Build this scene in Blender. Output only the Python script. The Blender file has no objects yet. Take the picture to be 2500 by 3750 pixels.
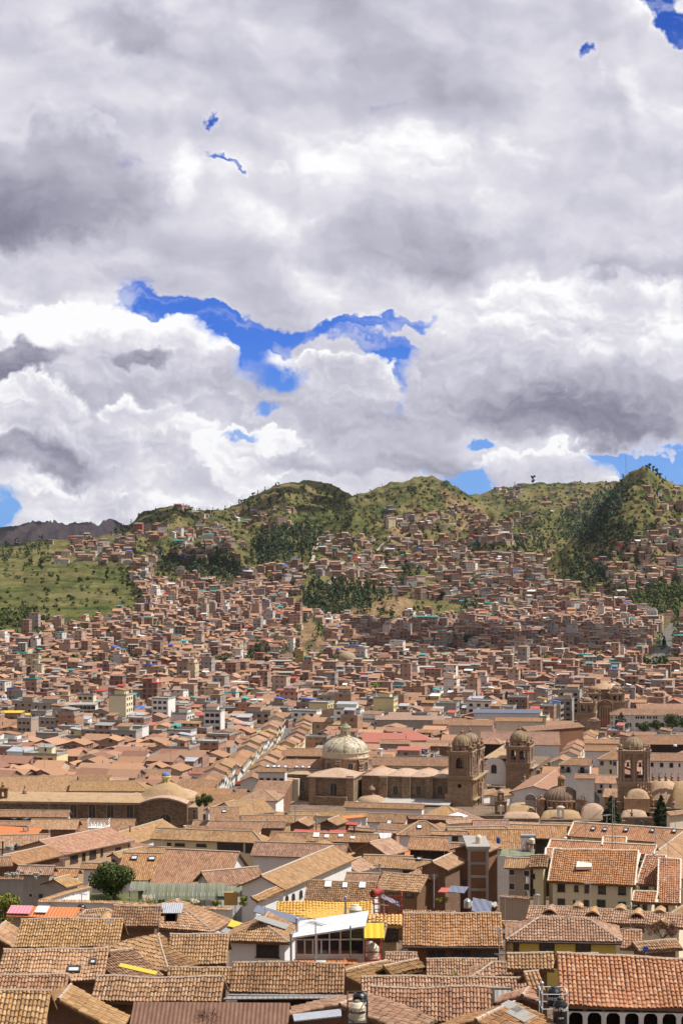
import bpy,math,random
import numpy as np
from mathutils import Vector,Matrix
random.seed(7)
rng=np.random.default_rng(11)
S=bpy.context.scene
COL=S.collection
F,CX,CY=7500.0,1250.0,1875.0
ZO={'a':(0,3250,1.8447),'b':(800,3250,1.8447),'c':(1650,3250,1.8447),'d':(0,2850,1.8447),
      'e':(800,2850,1.8447),'g':(1650,2850,1.8447),'h':(950,2550,1.8447),'i':(1650,2500,1.8447),
      'j':(0,2600,1.6505),'k':(0,2200,1.8447),'l':(800,2200,1.8447),'m':(1650,2200,1.8447),
      'o':(0,0,0.6272),'P':(0,0,1.0)}
def px(fr,x,y):
 ox,oy,s=ZO[fr]
 return ox+x/s,oy+y/s
def ray(p,d):
 return Vector(((p[0]-CX)/F*d,d,-(p[1]-CY)/F*d))
class MB:
 def __init__(self):
  self.V=[];self.n=0;self.LI=[];self.LS=[];self.UV=[];self.MI=[];self.C=[];self.PC=[];self.pc=0;self.hold=False
 def add(self,v,f,mi=0,uv=None,col=None):
  v=np.asarray(v,float).reshape(-1,3);f=np.asarray(f,int)
  if f.size==0:return
  M,k=f.shape
  if uv is None:
   p=v[f]
   e1=p[:,1]-p[:,0];e2=p[:,2]-p[:,0]
   if k==4:e1=p[:,2]-p[:,0];e2=p[:,3]-p[:,1]
   nn=np.cross(e1,e2);nn/=(np.linalg.norm(nn,axis=1,keepdims=True)+1e-12)
   nn*=np.where(nn[:,2:3]<0,-1,1)
   t=np.stack([-nn[:,1],nn[:,0],np.zeros(M)],1)
   L=np.linalg.norm(t,axis=1,keepdims=True)
   t=np.where(L>.08,t/(L+1e-9),np.array([[1.,0,0]]))
   b=np.cross(nn,t)
   uv=np.stack([(p*t[:,None]).sum(2),(p*b[:,None]).sum(2)],2)
  if not self.hold:self.pc+=1
  self.PC.append(self.pc)
  self.V.append(v);self.LI.append((f+self.n).ravel());self.LS.append(np.full(M,k))
  self.UV.append(np.asarray(uv,float).reshape(-1,2))
  self.MI.append(np.full(M,mi)if np.isscalar(mi)else np.asarray(mi))
  c=np.array([[1.,1,1]])if col is None else np.asarray(col,float).reshape(-1,3)
  if len(c)==1:c=np.repeat(c,M,0)
  self.C.append(np.repeat(c,k,0))
  self.n+=len(v)
 def poly(self,pts,mi=0,col=None,uv=None):
  self.add([tuple(p)for p in pts],[list(range(len(pts)))],mi,uv,col)
 def box(self,c,s,X=(1,0,0),Y=(0,1,0),Z=(0,0,1),mi=0,col=None):
  c=np.array(c,float);X=np.array(X,float)*s[0]/2;Y=np.array(Y,float)*s[1]/2;Z=np.array(Z,float)*s[2]/2
  v=[c+a*X+b*Y+g*Z for g in(-1,1)for b in(-1,1)for a in(-1,1)]
  self.add(v,[[0,2,3,1],[4,5,7,6],[0,1,5,4],[2,6,7,3],[0,4,6,2],[1,3,7,5]],mi,None,col)
 def lathe(self,*a,**k):self.pc+=1;self.hold=True;self._lathe(*a,**k);self.hold=False
 def _lathe(self,c,prof,n=24,mi=0,a0=0.0,col=None,caps=True,sc=(1,1)):
  pr=np.array(prof,float);a=a0+np.arange(n)/n*2*math.pi;m=len(pr)
  v=np.zeros((m,n,3))
  v[...,0]=pr[:,:1]*np.cos(a)*sc[0];v[...,1]=pr[:,:1]*np.sin(a)*sc[1];v[...,2]=pr[:,1:2]
  v=v.reshape(-1,3)+np.array(c,float)
  f=[];uv=[];R=max(pr[:,0].max(),.01)
  L=np.concatenate([[0],np.cumsum(np.hypot(*np.diff(pr,axis=0).T))])
  for i in range(m-1):
   for j in range(n):
    k=(j+1)%n
    f.append([i*n+j,i*n+k,(i+1)*n+k,(i+1)*n+j])
    uj,uk=j/n*2*math.pi*R,(j+1)/n*2*math.pi*R
    uv.append([[uj,L[i]],[uk,L[i]],[uk,L[i+1]],[uj,L[i+1]]])
  self.add(v,f,mi,uv,col)
  if caps:
   for i,fl in((0,True),(m-1,False)):
    if pr[i,0]>.005:
     idx=list(range(n))if not fl else list(range(n))[::-1]
     self.add(v[i*n:(i+1)*n],[idx],mi,None,col)
 def tube(self,*a,**k):self.pc+=1;self.hold=True;self._tube(*a,**k);self.hold=False
 def _tube(self,a,b,r,n=6,mi=0,r2=None,col=None):
  a=Vector(a);b=Vector(b);d=(b-a)
  if d.length<1e-6:return
  z=d.normalized();x=z.orthogonal().normalized();y=z.cross(x);r2=r if r2 is None else r2
  v=[a+(x*math.cos(t)+y*math.sin(t))*r for t in[i*2*math.pi/n for i in range(n)]]
  v+=[b+(x*math.cos(t)+y*math.sin(t))*r2 for t in[i*2*math.pi/n for i in range(n)]]
  self.add([tuple(q)for q in v],[[i,(i+1)%n,n+(i+1)%n,n+i]for i in range(n)],mi,None,col)
  self.add([tuple(q)for q in v[n:]],[list(range(n))],mi,None,col)
 def pieces(self):
  out={};off=0;st=[]
  for v in self.V:st.append(off);off+=len(v)
  for i,p in enumerate(self.PC):
   m=out.setdefault(p,MB());m.LI.append(self.LI[i]-st[i]+m.n);m.V.append(self.V[i]);m.n+=len(self.V[i])
   for a in('LS','UV','MI','C','PC'):getattr(m,a).append(getattr(self,a)[i])
  return list(out.values())
 def build(self,name,mats,parent=None,smooth=False,origin=None):
  if not self.V:return None
  if not isinstance(mats,(list,tuple)):mats=[mats]
  o0=Vector(origin)if origin is not None else(parent_org(parent)if parent else Vector((0,0,0)))
  V=np.concatenate(self.V)-np.array(o0);LI=np.concatenate(self.LI);LS=np.concatenate(self.LS)
  me=bpy.data.meshes.new(name)
  me.vertices.add(len(V));me.vertices.foreach_set('co',V.ravel())
  me.loops.add(len(LI));me.loops.foreach_set('vertex_index',LI)
  me.polygons.add(len(LS));me.polygons.foreach_set('loop_start',np.concatenate([[0],np.cumsum(LS)[:-1]]))
  me.polygons.foreach_set('material_index',np.concatenate(self.MI).astype(np.int32))
  uvl=me.uv_layers.new(name='UVMap');uvl.data.foreach_set('uv',np.concatenate(self.UV).ravel())
  ca=me.color_attributes.new('Col','FLOAT_COLOR','CORNER')
  C=np.concatenate(self.C);ca.data.foreach_set('color',np.concatenate([C,np.ones((len(C),1))],1).ravel())
  me.update(calc_edges=True)
  me.polygons.foreach_set('use_smooth',np.full(len(LS),bool(smooth)))
  for m in mats:me.materials.append(m)
  o=bpy.data.objects.new(name,me);COL.objects.link(o)
  if parent:
   o.parent=parent
  elif origin is not None:
   o.location=o0
  return o
def parent_org(p):
 o=Vector(p.location)
 while p.parent:
  p=p.parent;o+=Vector(p.location)
 return o
ALLT=[]
def tag(o,label=None,cat=None,group=None,kind=None):
 if label:o['label']=label
 if cat:o['category']=cat
 if group:o['group']=group
 if kind:o['kind']=kind
 if cat:ALLT.append(o)
 return o
def thing(name,label,cat,loc,group=None):
 o=bpy.data.objects.new(name,None);COL.objects.link(o);o.location=loc;o.empty_display_size=.5
 return tag(o,label,cat,group)
def struct(o):
 o['kind']='structure';return o
def copy_tree(o,loc,label,group=None,rz=None,scale=None):
 c=o.copy();COL.objects.link(c);c.location=loc;c['label']=label
 if group:c['group']=group
 if rz is not None:c.rotation_euler=(0,0,rz)
 if scale:c.scale=(scale,scale,scale)
 def rec(src,dst):
  for ch in list(src.children):
   k=ch.copy();COL.objects.link(k);k.parent=dst;rec(ch,k)
 rec(o,c)
 return c
def new_mat(name):
 m=bpy.data.materials.new(name);m.use_nodes=True
 return m,NT(m.node_tree)
class NT:
 def __init__(self,t):self.t=t;t.nodes.clear()
 def n(self,ty,**kw):
  nd=self.t.nodes.new(ty)
  for k,v in kw.items():setattr(nd,k,v)
  return nd
 def l(self,a,b):self.t.links.new(a,b)
 def val(self,sock,v):
  if hasattr(v,'is_linked')or isinstance(v,bpy.types.NodeSocket):self.l(v,sock)
  else:sock.default_value=v
 def math(self,op,a,b=0.0,c=None,clamp=False):
  nd=self.n('ShaderNodeMath',operation=op,use_clamp=clamp);self.val(nd.inputs[0],a);self.val(nd.inputs[1],b)
  if c is not None:self.val(nd.inputs[2],c)
  return nd.outputs[0]
 def vmath(self,op,a,b=(0,0,0)):
  nd=self.n('ShaderNodeVectorMath',operation=op);self.val(nd.inputs[0],a)
  if op=='SCALE':self.val(nd.inputs[3],b)
  else:self.val(nd.inputs[1],b)
  return nd.outputs[0]
 def mix(self,f,a,b,bt='MIX'):
  nd=self.n('ShaderNodeMix',data_type='RGBA',blend_type=bt)
  self.val(nd.inputs[0],f)
  for s,v in((nd.inputs[6],a),(nd.inputs[7],b)):
   if isinstance(v,tuple)and len(v)==3:v=(*v,1)
   self.val(s,v)
  return nd.outputs[2]
 def noise(self,vec,scale,detail=3,rough=.5,out='Fac',dims='3D',dist=0.0):
  nd=self.n('ShaderNodeTexNoise',noise_dimensions=dims)
  if vec is not None:self.l(vec,nd.inputs['Vector'])
  nd.inputs['Scale'].default_value=scale;nd.inputs['Detail'].default_value=detail
  nd.inputs['Roughness'].default_value=rough;nd.inputs['Distortion'].default_value=dist
  return nd.outputs[0]if out=='Fac' else nd.outputs[1]
 def white(self,vec):
  nd=self.n('ShaderNodeTexWhiteNoise',noise_dimensions='3D');self.l(vec,nd.inputs['Vector']);return nd.outputs
 def ramp(self,f,stops,interp='LINEAR'):
  nd=self.n('ShaderNodeValToRGB');cr=nd.color_ramp;cr.interpolation=interp
  while len(cr.elements)>1:cr.elements.remove(cr.elements[-1])
  cr.elements[0].position=stops[0][0];cr.elements[0].color=(*stops[0][1],1)
  for p,c in stops[1:]:
   e=cr.elements.new(p);e.color=(*c,1)
  self.l(f,nd.inputs[0]);return nd.outputs[0]
 def mr(self,v,a,b,c=0.0,d=1.0,smooth=False):
  nd=self.n('ShaderNodeMapRange');nd.interpolation_type='SMOOTHSTEP' if smooth else 'LINEAR'
  self.val(nd.inputs[0],v)
  for i,q in enumerate((a,b,c,d)):nd.inputs[i+1].default_value=q
  return nd.outputs[0]
 def comb(self,x,y,z=0.0):
  nd=self.n('ShaderNodeCombineXYZ');self.val(nd.inputs[0],x);self.val(nd.inputs[1],y);self.val(nd.inputs[2],z);return nd.outputs[0]
 def sep(self,v):
  nd=self.n('ShaderNodeSeparateXYZ');self.l(v,nd.inputs[0]);return nd.outputs
 def bsdf(self,col,rough=.9,bump=None,bs=.3,metallic=0.0,bd=1.0,spec=.3,**kw):
  b=self.n('ShaderNodeBsdfPrincipled');self.val(b.inputs['Base Color'],(*col,1)if isinstance(col,tuple)and len(col)==3 else col)
  self.val(b.inputs['Roughness'],rough);b.inputs['Metallic'].default_value=metallic
  b.inputs['Specular IOR Level'].default_value=spec
  if bump is not None:
   bn=self.n('ShaderNodeBump');bn.inputs['Strength'].default_value=bs;bn.inputs['Distance'].default_value=bd
   self.l(bump,bn.inputs['Height']);self.l(bn.outputs[0],b.inputs['Normal'])
  o=self.n('ShaderNodeOutputMaterial');self.l(b.outputs[0],o.inputs[0]);return b
def uvn(t):return t.n('ShaderNodeUVMap').outputs[0]
def pos(t):return t.n('ShaderNodeNewGeometry').outputs['Position']
def objrand(t):return t.n('ShaderNodeObjectInfo').outputs['Random']
def hsv(t,col,h=.5,s=1.0,v=1.0):
 nd=t.n('ShaderNodeHueSaturation');t.val(nd.inputs['Hue'],h);t.val(nd.inputs['Saturation'],s);t.val(nd.inputs['Value'],v)
 t.l(col,nd.inputs['Color']);return nd.outputs[0]
TW,TL=.235,.42
M={}
def tile_mat(name,pal,near=False,stain=.5,W=TW,L=TL,bumps=True):
 m,t=new_mat(name)
 u,v,_=t.sep(uvn(t))
 cu=t.math('DIVIDE',u,W);cv=t.math('DIVIDE',v,L)
 iu=t.math('FLOOR',cu);
 jit=t.math('MULTIPLY',t.white(t.comb(iu,3.0,1.0))[0],1.0)
 cv=t.math('ADD',cv,jit)if not near else cv
 iv=t.math('FLOOR',cv)
 r=objrand(t)
 wn=t.white(t.comb(iu,iv,t.math('MULTIPLY',r,50.0)))
 n=len(pal)
 mu=np.mean(pal,0);pal=[tuple(mu+(np.array(q)-mu)*(.62 if near else .55))for q in pal]
 c=t.ramp(wn[0],[(i/n,p)for i,p in enumerate(pal)],'CONSTANT')
 c=hsv(t,c,t.mr(r,0,1,.492,.510),t.mr(r,0,1,.92,1.12),t.mr(t.white(t.comb(r,1.0,7.0))[0],0,1,.86,1.08))
 p=pos(t)
 big=t.noise(p,.35,4,.65)
 c=t.mix(t.math('MULTIPLY',t.mr(big,.5,.72),stain),c,hsv(t,c,.5,.8,.55))
 c=t.mix(t.math('MULTIPLY',t.mr(t.noise(p,1.3,5,.7),.58,.75),stain),c,(.16,.10,.065))
 c=t.mix(t.math('MULTIPLY',t.mr(t.noise(p,.9,4,.7),.30,.42,1,0),stain*.7),c,(.52,.36,.23))
 sk=t.noise(t.comb(t.math('MULTIPLY',u,1.6),t.math('MULTIPLY',v,.22),r),1.0,4,.65)
 c=t.mix(t.math('MULTIPLY',t.mr(sk,.52,.70),stain*1.2),c,(.135,.085,.055))
 if not near:
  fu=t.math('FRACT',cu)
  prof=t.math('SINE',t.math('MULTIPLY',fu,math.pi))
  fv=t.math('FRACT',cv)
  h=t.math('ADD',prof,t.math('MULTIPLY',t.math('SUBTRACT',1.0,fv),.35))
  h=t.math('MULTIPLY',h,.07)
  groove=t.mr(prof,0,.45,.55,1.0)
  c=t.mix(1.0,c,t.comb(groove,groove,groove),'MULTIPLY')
  t.bsdf(c,.95,h,.8,bd=1.0,spec=.15)
 else:
  t.bsdf(c,.93,t.noise(p,14,3,.6),.25,bd=.03,spec=.2)
 return m
TAN=[(.42,.255,.15),(.46,.285,.17),(.38,.22,.125),(.50,.325,.205),(.32,.185,.105),(.44,.255,.145),(.54,.37,.245),(.40,.22,.12),(.23,.135,.085)]
ORA=[(.40,.215,.125),(.44,.25,.145),(.35,.185,.105),(.48,.29,.18),(.29,.15,.085),(.42,.215,.12),(.50,.32,.21),(.37,.18,.10),(.22,.12,.08)]
BRN=[(.33,.185,.115),(.37,.215,.135),(.28,.155,.095),(.41,.25,.165),(.23,.125,.08),(.35,.19,.11),(.44,.29,.20),(.30,.16,.10),(.17,.105,.07)]
NEW=[(.46,.215,.12),(.50,.25,.15),(.41,.185,.105),(.53,.305,.20),(.42,.195,.11),(.47,.225,.13),(.55,.36,.255),(.38,.17,.095),(.33,.16,.105)]
YEL=[(.62,.36,.09),(.66,.40,.11),(.58,.32,.08),(.64,.38,.10)]
for k,pal,st in(('tan',TAN,.35),('ora',ORA,.3),('brn',BRN,.4),('new',NEW,.15)):
 M['t_'+k]=tile_mat('roof_tiles_'+k,pal,False,st)
 M['n_'+k]=tile_mat('barrel_tiles_'+k,pal,True,st)
M['n_yel']=tile_mat('yellow_roof_tiles',YEL,True,.12,W=.3,L=.45)
M['t_yel']=tile_mat('yellow_roof_tiles_far',YEL,False,.12,W=.3,L=.45)
def wall_mat(name,col,dirt=.35,dcol=(.22,.17,.12),bs=.15):
 m,t=new_mat(name);p=pos(t);r=objrand(t)
 c=hsv(t,t.mix(0.0,col,col),t.mr(r,0,1,.49,.51),t.mr(r,0,1,.8,1.1),t.mr(r,0,1,1.04,.9))
 a=t.noise(p,.6,6,.7)
 st=t.noise(t.vmath('MULTIPLY',p,(2.2,2.2,.25)),1.0,4,.65)
 c=t.mix(t.math('MULTIPLY',t.mr(a,.5,.8),dirt),c,dcol)
 c=t.mix(t.math('MULTIPLY',t.mr(st,.52,.75),dirt*.8),c,dcol)
 t.bsdf(c,.95,t.noise(p,3,6,.7),bs,bd=.1,spec=.2);return m
M['white']=wall_mat('white_plaster',(.78,.77,.74),.25)
M['cream']=wall_mat('cream_plaster',(.72,.64,.42),.15)
M['yellow']=wall_mat('yellow_plaster',(.74,.62,.17),.12)
M['grey']=wall_mat('grey_plaster',(.42,.39,.35),.5)
M['pinkgrey']=wall_mat('pinkish_plaster',(.47,.38,.31),.35)
M['ochre']=wall_mat('ochre_plaster',(.50,.33,.17),.3)
M['pale']=wall_mat('pale_plaster',(.70,.62,.50),.3)
M['blue']=wall_mat('blue_paint',(.05,.10,.45),.15)
M['teal']=wall_mat('teal_paint',(.03,.40,.42),.15)
M['redwall']=wall_mat('red_paint',(.35,.04,.03),.2)
M['rustwall']=wall_mat('rust_brown_plaster',(.17,.07,.04),.3)
M['adobe']=wall_mat('adobe',(.21,.12,.068),.7,(.13,.075,.045),.8)
M['dark']=wall_mat('dark_timber',(.045,.03,.022),.3)
M['concrete']=wall_mat('bare_concrete',(.36,.34,.31),.5)
M['mound']=wall_mat('lime_washed_vault',(.44,.295,.18),.95,(.22,.14,.085),.7)
M['terracap']=wall_mat('terracotta_cap',(.42,.17,.08),.4)
M['darkdome']=wall_mat('dark_dome_stone',(.21,.15,.10),.7,(.07,.05,.035),.5)
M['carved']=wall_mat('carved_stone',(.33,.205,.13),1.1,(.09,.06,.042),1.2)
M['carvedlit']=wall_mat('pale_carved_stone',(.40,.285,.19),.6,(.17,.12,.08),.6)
M['ribdome']=wall_mat('ribbed_dome_stone',(.36,.27,.18),.7,(.10,.075,.05),.4)
M['creamstone']=wall_mat('limewashed_ring',(.62,.53,.38),.5,(.34,.25,.15),.2)
M['mortar']=wall_mat('ridge_mortar',(.47,.36,.27),.6)
def stone_mat(name,cols,mort,bw=.7,bh=.32,bs=.8):
 m,t=new_mat(name);p=pos(t)
 br=t.n('ShaderNodeTexBrick');
 dv=t.vmath('SCALE',t.noise(p,1.2,2,.5,'Color'),.22)
 t.l(t.vmath('ADD',uvn(t),dv),br.inputs['Vector'])
 br.inputs['Scale'].default_value=1.0;br.inputs['Brick Width'].default_value=bw;br.inputs['Row Height'].default_value=bh
 br.inputs['Mortar Size'].default_value=.035;br.inputs['Color1'].default_value=(0,0,0,1);br.inputs['Color2'].default_value=(1,1,1,1)
 br.inputs['Mortar'].default_value=(.5,.5,.5,1);br.inputs['Mortar Smooth'].default_value=.4
 c=t.ramp(br.outputs['Color'],[(i/max(1,len(cols)-1),q)for i,q in enumerate(cols)])
 c=t.mix(br.outputs['Fac'],c,mort)
 c=t.mix(t.math('MULTIPLY',t.mr(t.noise(p,.25,5,.7),.48,.7),.6),c,hsv(t,c,.5,.9,.5))
 h=t.math('ADD',t.math('MULTIPLY',br.outputs['Fac'],-.08),t.math('MULTIPLY',t.noise(p,3,5,.7),.12))
 t.bsdf(c,.95,h,bs,bd=1.0,spec=.15);return m
M['stone']=stone_mat('rubble_stone',[(.17,.12,.085),(.26,.185,.125),(.34,.24,.16),(.20,.13,.085)],(.11,.075,.05))
M['ashlar']=stone_mat('ashlar_stone',[(.30,.205,.135),(.36,.255,.17),(.42,.30,.20),(.31,.21,.14)],(.22,.15,.10),1.0,.45,.4)
M['brick']=stone_mat('red_brick',[(.30,.115,.06),(.36,.15,.08),(.27,.10,.055)],(.24,.15,.10),.3,.12,.3)
def brickframe_mat(name,brick,attr=False):
 """brick infill between concrete floor bands and posts, dark window openings"""
 m,t=new_mat(name);u,v,_=t.sep(uvn(t));p=pos(t);r=objrand(t)
 if attr:
  ca=t.n('ShaderNodeVertexColor');ca.layer_name='Col';base=ca.outputs[0]
  lum=t.n('ShaderNodeRGBToBW');t.l(base,lum.inputs[0]);r=t.math('FRACT',t.math('MULTIPLY',lum.outputs[0],91.7))
 else:
  base=hsv(t,t.mix(0.0,brick,brick),t.mr(r,0,1,.488,.508),t.mr(r,0,1,.85,1.1),t.mr(r,0,1,.85,1.15))
 uu=t.math('DIVIDE',t.math('ADD',u,t.math('MULTIPLY',r,7.0)),3.1);vv=t.math('DIVIDE',t.math('ADD',v,t.math('MULTIPLY',r,5.0)),2.75)
 fu,fv=t.math('FRACT',uu),t.math('FRACT',vv)
 post=t.math('LESS_THAN',fu,.09);band=t.math('LESS_THAN',fv,.11)
 frame=t.math('MAXIMUM',post,band)
 wn=t.white(t.comb(t.math('FLOOR',uu),t.math('FLOOR',vv),t.math('MULTIPLY',r,31.0)))[0]
 wx=t.math('MULTIPLY',t.math('GREATER_THAN',fu,.34),t.math('LESS_THAN',fu,.74))
 wy=t.math('MULTIPLY',t.math('GREATER_THAN',fv,.40),t.math('LESS_THAN',fv,.82))
 nrm=t.sep(t.n('ShaderNodeNewGeometry').outputs['Normal'])
 vert=t.math('LESS_THAN',t.math('ABSOLUTE',nrm[2]),.3)
 win=t.math('MULTIPLY',t.math('MULTIPLY',wx,wy),t.math('GREATER_THAN',wn,.42))
 c=t.mix(t.math('MULTIPLY',t.mr(t.noise(p,.5,4,.7),.45,.75),.5),base,hsv(t,base,.5,.8,.6))
 c=t.mix(t.math('MULTIPLY',frame,.55),c,(.46,.38,.31))
 c=t.mix(t.math('MULTIPLY',win,.85),c,(.04,.035,.036))
 rough=t.mr(win,0,1,.92,.3)
 t.bsdf(c,rough,spec=.2);return m
M['bframe']=brickframe_mat('brick_infill',(.38,.215,.145))
M['attrwall']=brickframe_mat('hillside_walls',(.4,.2,.1),True)
def attr_mat(name,rough=.9,nscale=.6,amt=.35,bs=0.0):
 m,t=new_mat(name);p=pos(t);ca=t.n('ShaderNodeVertexColor');ca.layer_name='Col';c=ca.outputs[0]
 c=t.mix(t.math('MULTIPLY',t.mr(t.noise(p,nscale,5,.7),.42,.75),amt),c,hsv(t,c,.5,.9,.5))
 t.bsdf(c,rough,spec=.2);return m
M['attr']=attr_mat('painted_by_part')
M['attrroof']=attr_mat('hillside_roofs',.85,1.2,.5)
def sheet_mat(name,col,col2=None,per=.25,metallic=0.0,rough=.5,rust=.3,bs=.9):
 m,t=new_mat(name);u,v,_=t.sep(uvn(t));p=pos(t)
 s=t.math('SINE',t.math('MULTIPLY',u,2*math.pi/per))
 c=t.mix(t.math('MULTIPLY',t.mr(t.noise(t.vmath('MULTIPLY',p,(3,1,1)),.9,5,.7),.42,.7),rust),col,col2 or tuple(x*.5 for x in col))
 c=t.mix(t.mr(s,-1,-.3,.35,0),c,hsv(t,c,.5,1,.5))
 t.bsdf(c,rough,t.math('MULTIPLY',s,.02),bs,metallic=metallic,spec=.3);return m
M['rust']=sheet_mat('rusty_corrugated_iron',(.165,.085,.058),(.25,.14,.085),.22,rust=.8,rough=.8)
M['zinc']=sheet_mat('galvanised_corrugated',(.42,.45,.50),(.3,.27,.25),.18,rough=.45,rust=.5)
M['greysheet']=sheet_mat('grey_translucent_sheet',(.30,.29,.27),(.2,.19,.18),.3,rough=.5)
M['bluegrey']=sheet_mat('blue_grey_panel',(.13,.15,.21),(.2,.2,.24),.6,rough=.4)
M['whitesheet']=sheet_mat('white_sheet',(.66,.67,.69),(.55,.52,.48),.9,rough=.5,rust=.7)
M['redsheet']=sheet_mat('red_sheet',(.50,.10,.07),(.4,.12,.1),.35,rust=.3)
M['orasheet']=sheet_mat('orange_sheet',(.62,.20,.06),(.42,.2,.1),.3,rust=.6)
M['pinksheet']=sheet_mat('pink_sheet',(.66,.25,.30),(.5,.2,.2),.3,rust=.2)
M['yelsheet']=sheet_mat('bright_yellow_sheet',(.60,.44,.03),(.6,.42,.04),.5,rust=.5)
M['greensheet']=sheet_mat('greenish_translucent_canopy',(.20,.21,.13),(.12,.13,.08),1.1,rust=.5)
def plain(name,col,rough=.6,metallic=0.0,spec=.4,nz=0.15):
 m,t=new_mat(name);p=pos(t)
 c=t.mix(t.math('MULTIPLY',t.mr(t.noise(p,2.0,4,.6),.4,.7),nz),col,tuple(x*.5 for x in col))
 t.bsdf(c,rough,metallic=metallic,spec=spec);return m
M['glass']=plain('window_glass',(.025,.028,.035),.12,spec=.6)
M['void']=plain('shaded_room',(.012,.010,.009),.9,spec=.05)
M['frame']=plain('window_frame_dark',(.06,.04,.03),.6)
M['wframe']=plain('window_frame_white',(.6,.58,.54),.6)
M['gframe']=plain('window_frame_green',(.03,.09,.05),.6)
M['surround']=plain('carved_window_surround',(.36,.25,.15),.8)
M['skylight']=plain('skylight_glass',(.55,.60,.64),.15,spec=.6)
M['blacktank']=plain('black_plastic',(.012,.013,.018),.38)
M['creamtank']=plain('cream_plastic',(.66,.58,.44),.45)
M['bluetank']=plain('blue_plastic',(.02,.07,.35),.4)
M['whitep']=plain('white_paint',(.8,.8,.78),.5)
M['steel']=plain('galvanised_steel',(.45,.45,.46),.35,.6)
M['redsteel']=plain('red_painted_steel',(.30,.035,.02),.5)
M['greensteel']=plain('green_painted_steel',(.16,.22,.12),.6)
M['bronze']=plain('bronze_bell',(.05,.05,.04),.4,.5)
M['bluetarp']=plain('blue_tarp',(.05,.16,.62),.6)
M['skin']=plain('skin',(.35,.19,.12),.6)
M['pampas']=plain('pampas_plume',(.62,.55,.40),.9)
def leaf_mat(name,a,b,c3,tr=.25):
 m,t=new_mat(name);p=pos(t)
 wn=t.white(t.vmath('SNAP',p,(.25,.25,.25)))[0]
 c=t.ramp(t.noise(p,1.2,3,.6),[(.3,a),(.5,b),(.7,c3)])
 c=t.mix(t.math('MULTIPLY',wn,.5),c,hsv(t,c,.51,1,1.5))
 t.bsdf(c,.75,spec=.2);return m
M['leaf']=leaf_mat('tree_leaves',(.035,.06,.015),(.06,.085,.022),(.11,.12,.03))
M['leafdark']=leaf_mat('dark_conifer_needles',(.016,.034,.014),(.028,.05,.02),(.05,.075,.028))
M['rubble']=plain('rubble_grey',(.42,.39,.35),.9)
M['leafyel']=leaf_mat('yellow_green_leaves',(.10,.11,.02),(.17,.18,.03),(.22,.20,.05))
M['leafblue']=leaf_mat('eucalyptus_leaves',(.03,.058,.040),(.045,.08,.055),(.075,.11,.065))
M['leafred']=leaf_mat('reddish_twigs',(.10,.035,.03),(.13,.06,.04),(.07,.07,.03))
M['bark']=plain('tree_bark',(.10,.07,.05),.95)
M['pinkred']=sheet_mat('faded_red_roof',(.42,.145,.11),(.34,.13,.1),.5,rough=.8,rust=.4)
M['rustpale']=sheet_mat('streaked_hall_roof',(.36,.25,.19),(.24,.11,.07),.8,rough=.8,rust=.9)
M['yellowpale']=wall_mat('pale_yellow_plaster',(.74,.66,.38),.2)
M['mustard']=wall_mat('mustard_plaster',(.46,.27,.03),.3)
M['leafolive']=leaf_mat('olive_scrub',(.035,.042,.014),(.06,.065,.022),(.095,.085,.032))
M['sandstone']=stone_mat('sandy_rubble',[(.24,.165,.11),(.34,.24,.16),(.43,.31,.205),(.28,.19,.125)],(.15,.105,.07))
M['leafwood']=leaf_mat('woodland_leaves',(.022,.040,.018),(.038,.060,.024),(.065,.085,.032))
_D=[0,40,70,105,120,155,190,240,320,390,480,560,620,690,760,850,1020,1230,1600,1750,9000]
_R=[-8,-14,-19.5,-25.4,-28.4,-32.6,-36.1,-40.8,-50.1,-58.5,-68.8,-76.5,-80.6,-85,-88.7,-93.5,-98.6,-102,-97,-95,-95]
ROWD=np.array([(3900,92),(3750,105),(3650,120),(3450,155),(3300,190),(3150,240),(3050,320),(3000,390),(2950,480),(2900,560),
                 (2850,620),(2800,690),(2750,760),(2700,850),(2600,1020),(2500,1230)],float)
def row_depth(y):return float(np.interp(y,ROWD[::-1,0],ROWD[::-1,1]))
def vnoise(x,y,seed=0):
 xi=np.floor(x).astype(np.int64);yi=np.floor(y).astype(np.int64);xf=x-xi;yf=y-yi
 def h(a,b):
  n=(a*374761393+b*668265263+seed*974711)&0x7fffffff
  n=((n^(n>>13))*1274126177)&0x7fffffff
  return((n^(n>>16))&0xffff)/65535.0
 s=xf*xf*(3-2*xf);q=yf*yf*(3-2*yf)
 return(h(xi,yi)*(1-s)+h(xi+1,yi)*s)*(1-q)+(h(xi,yi+1)*(1-s)+h(xi+1,yi+1)*s)*q
def fbm(x,y,o=4,seed=0,ridged=False):
 a=1.0;r=0;t=0
 for i in range(o):
  v=vnoise(x,y,seed+i*17)
  if ridged:v=1-np.abs(2*v-1)
  r=r+v*a;t+=a;a*=.5;x=x*2.03+5.1;y=y*2.03+1.7
 return r/t
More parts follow.
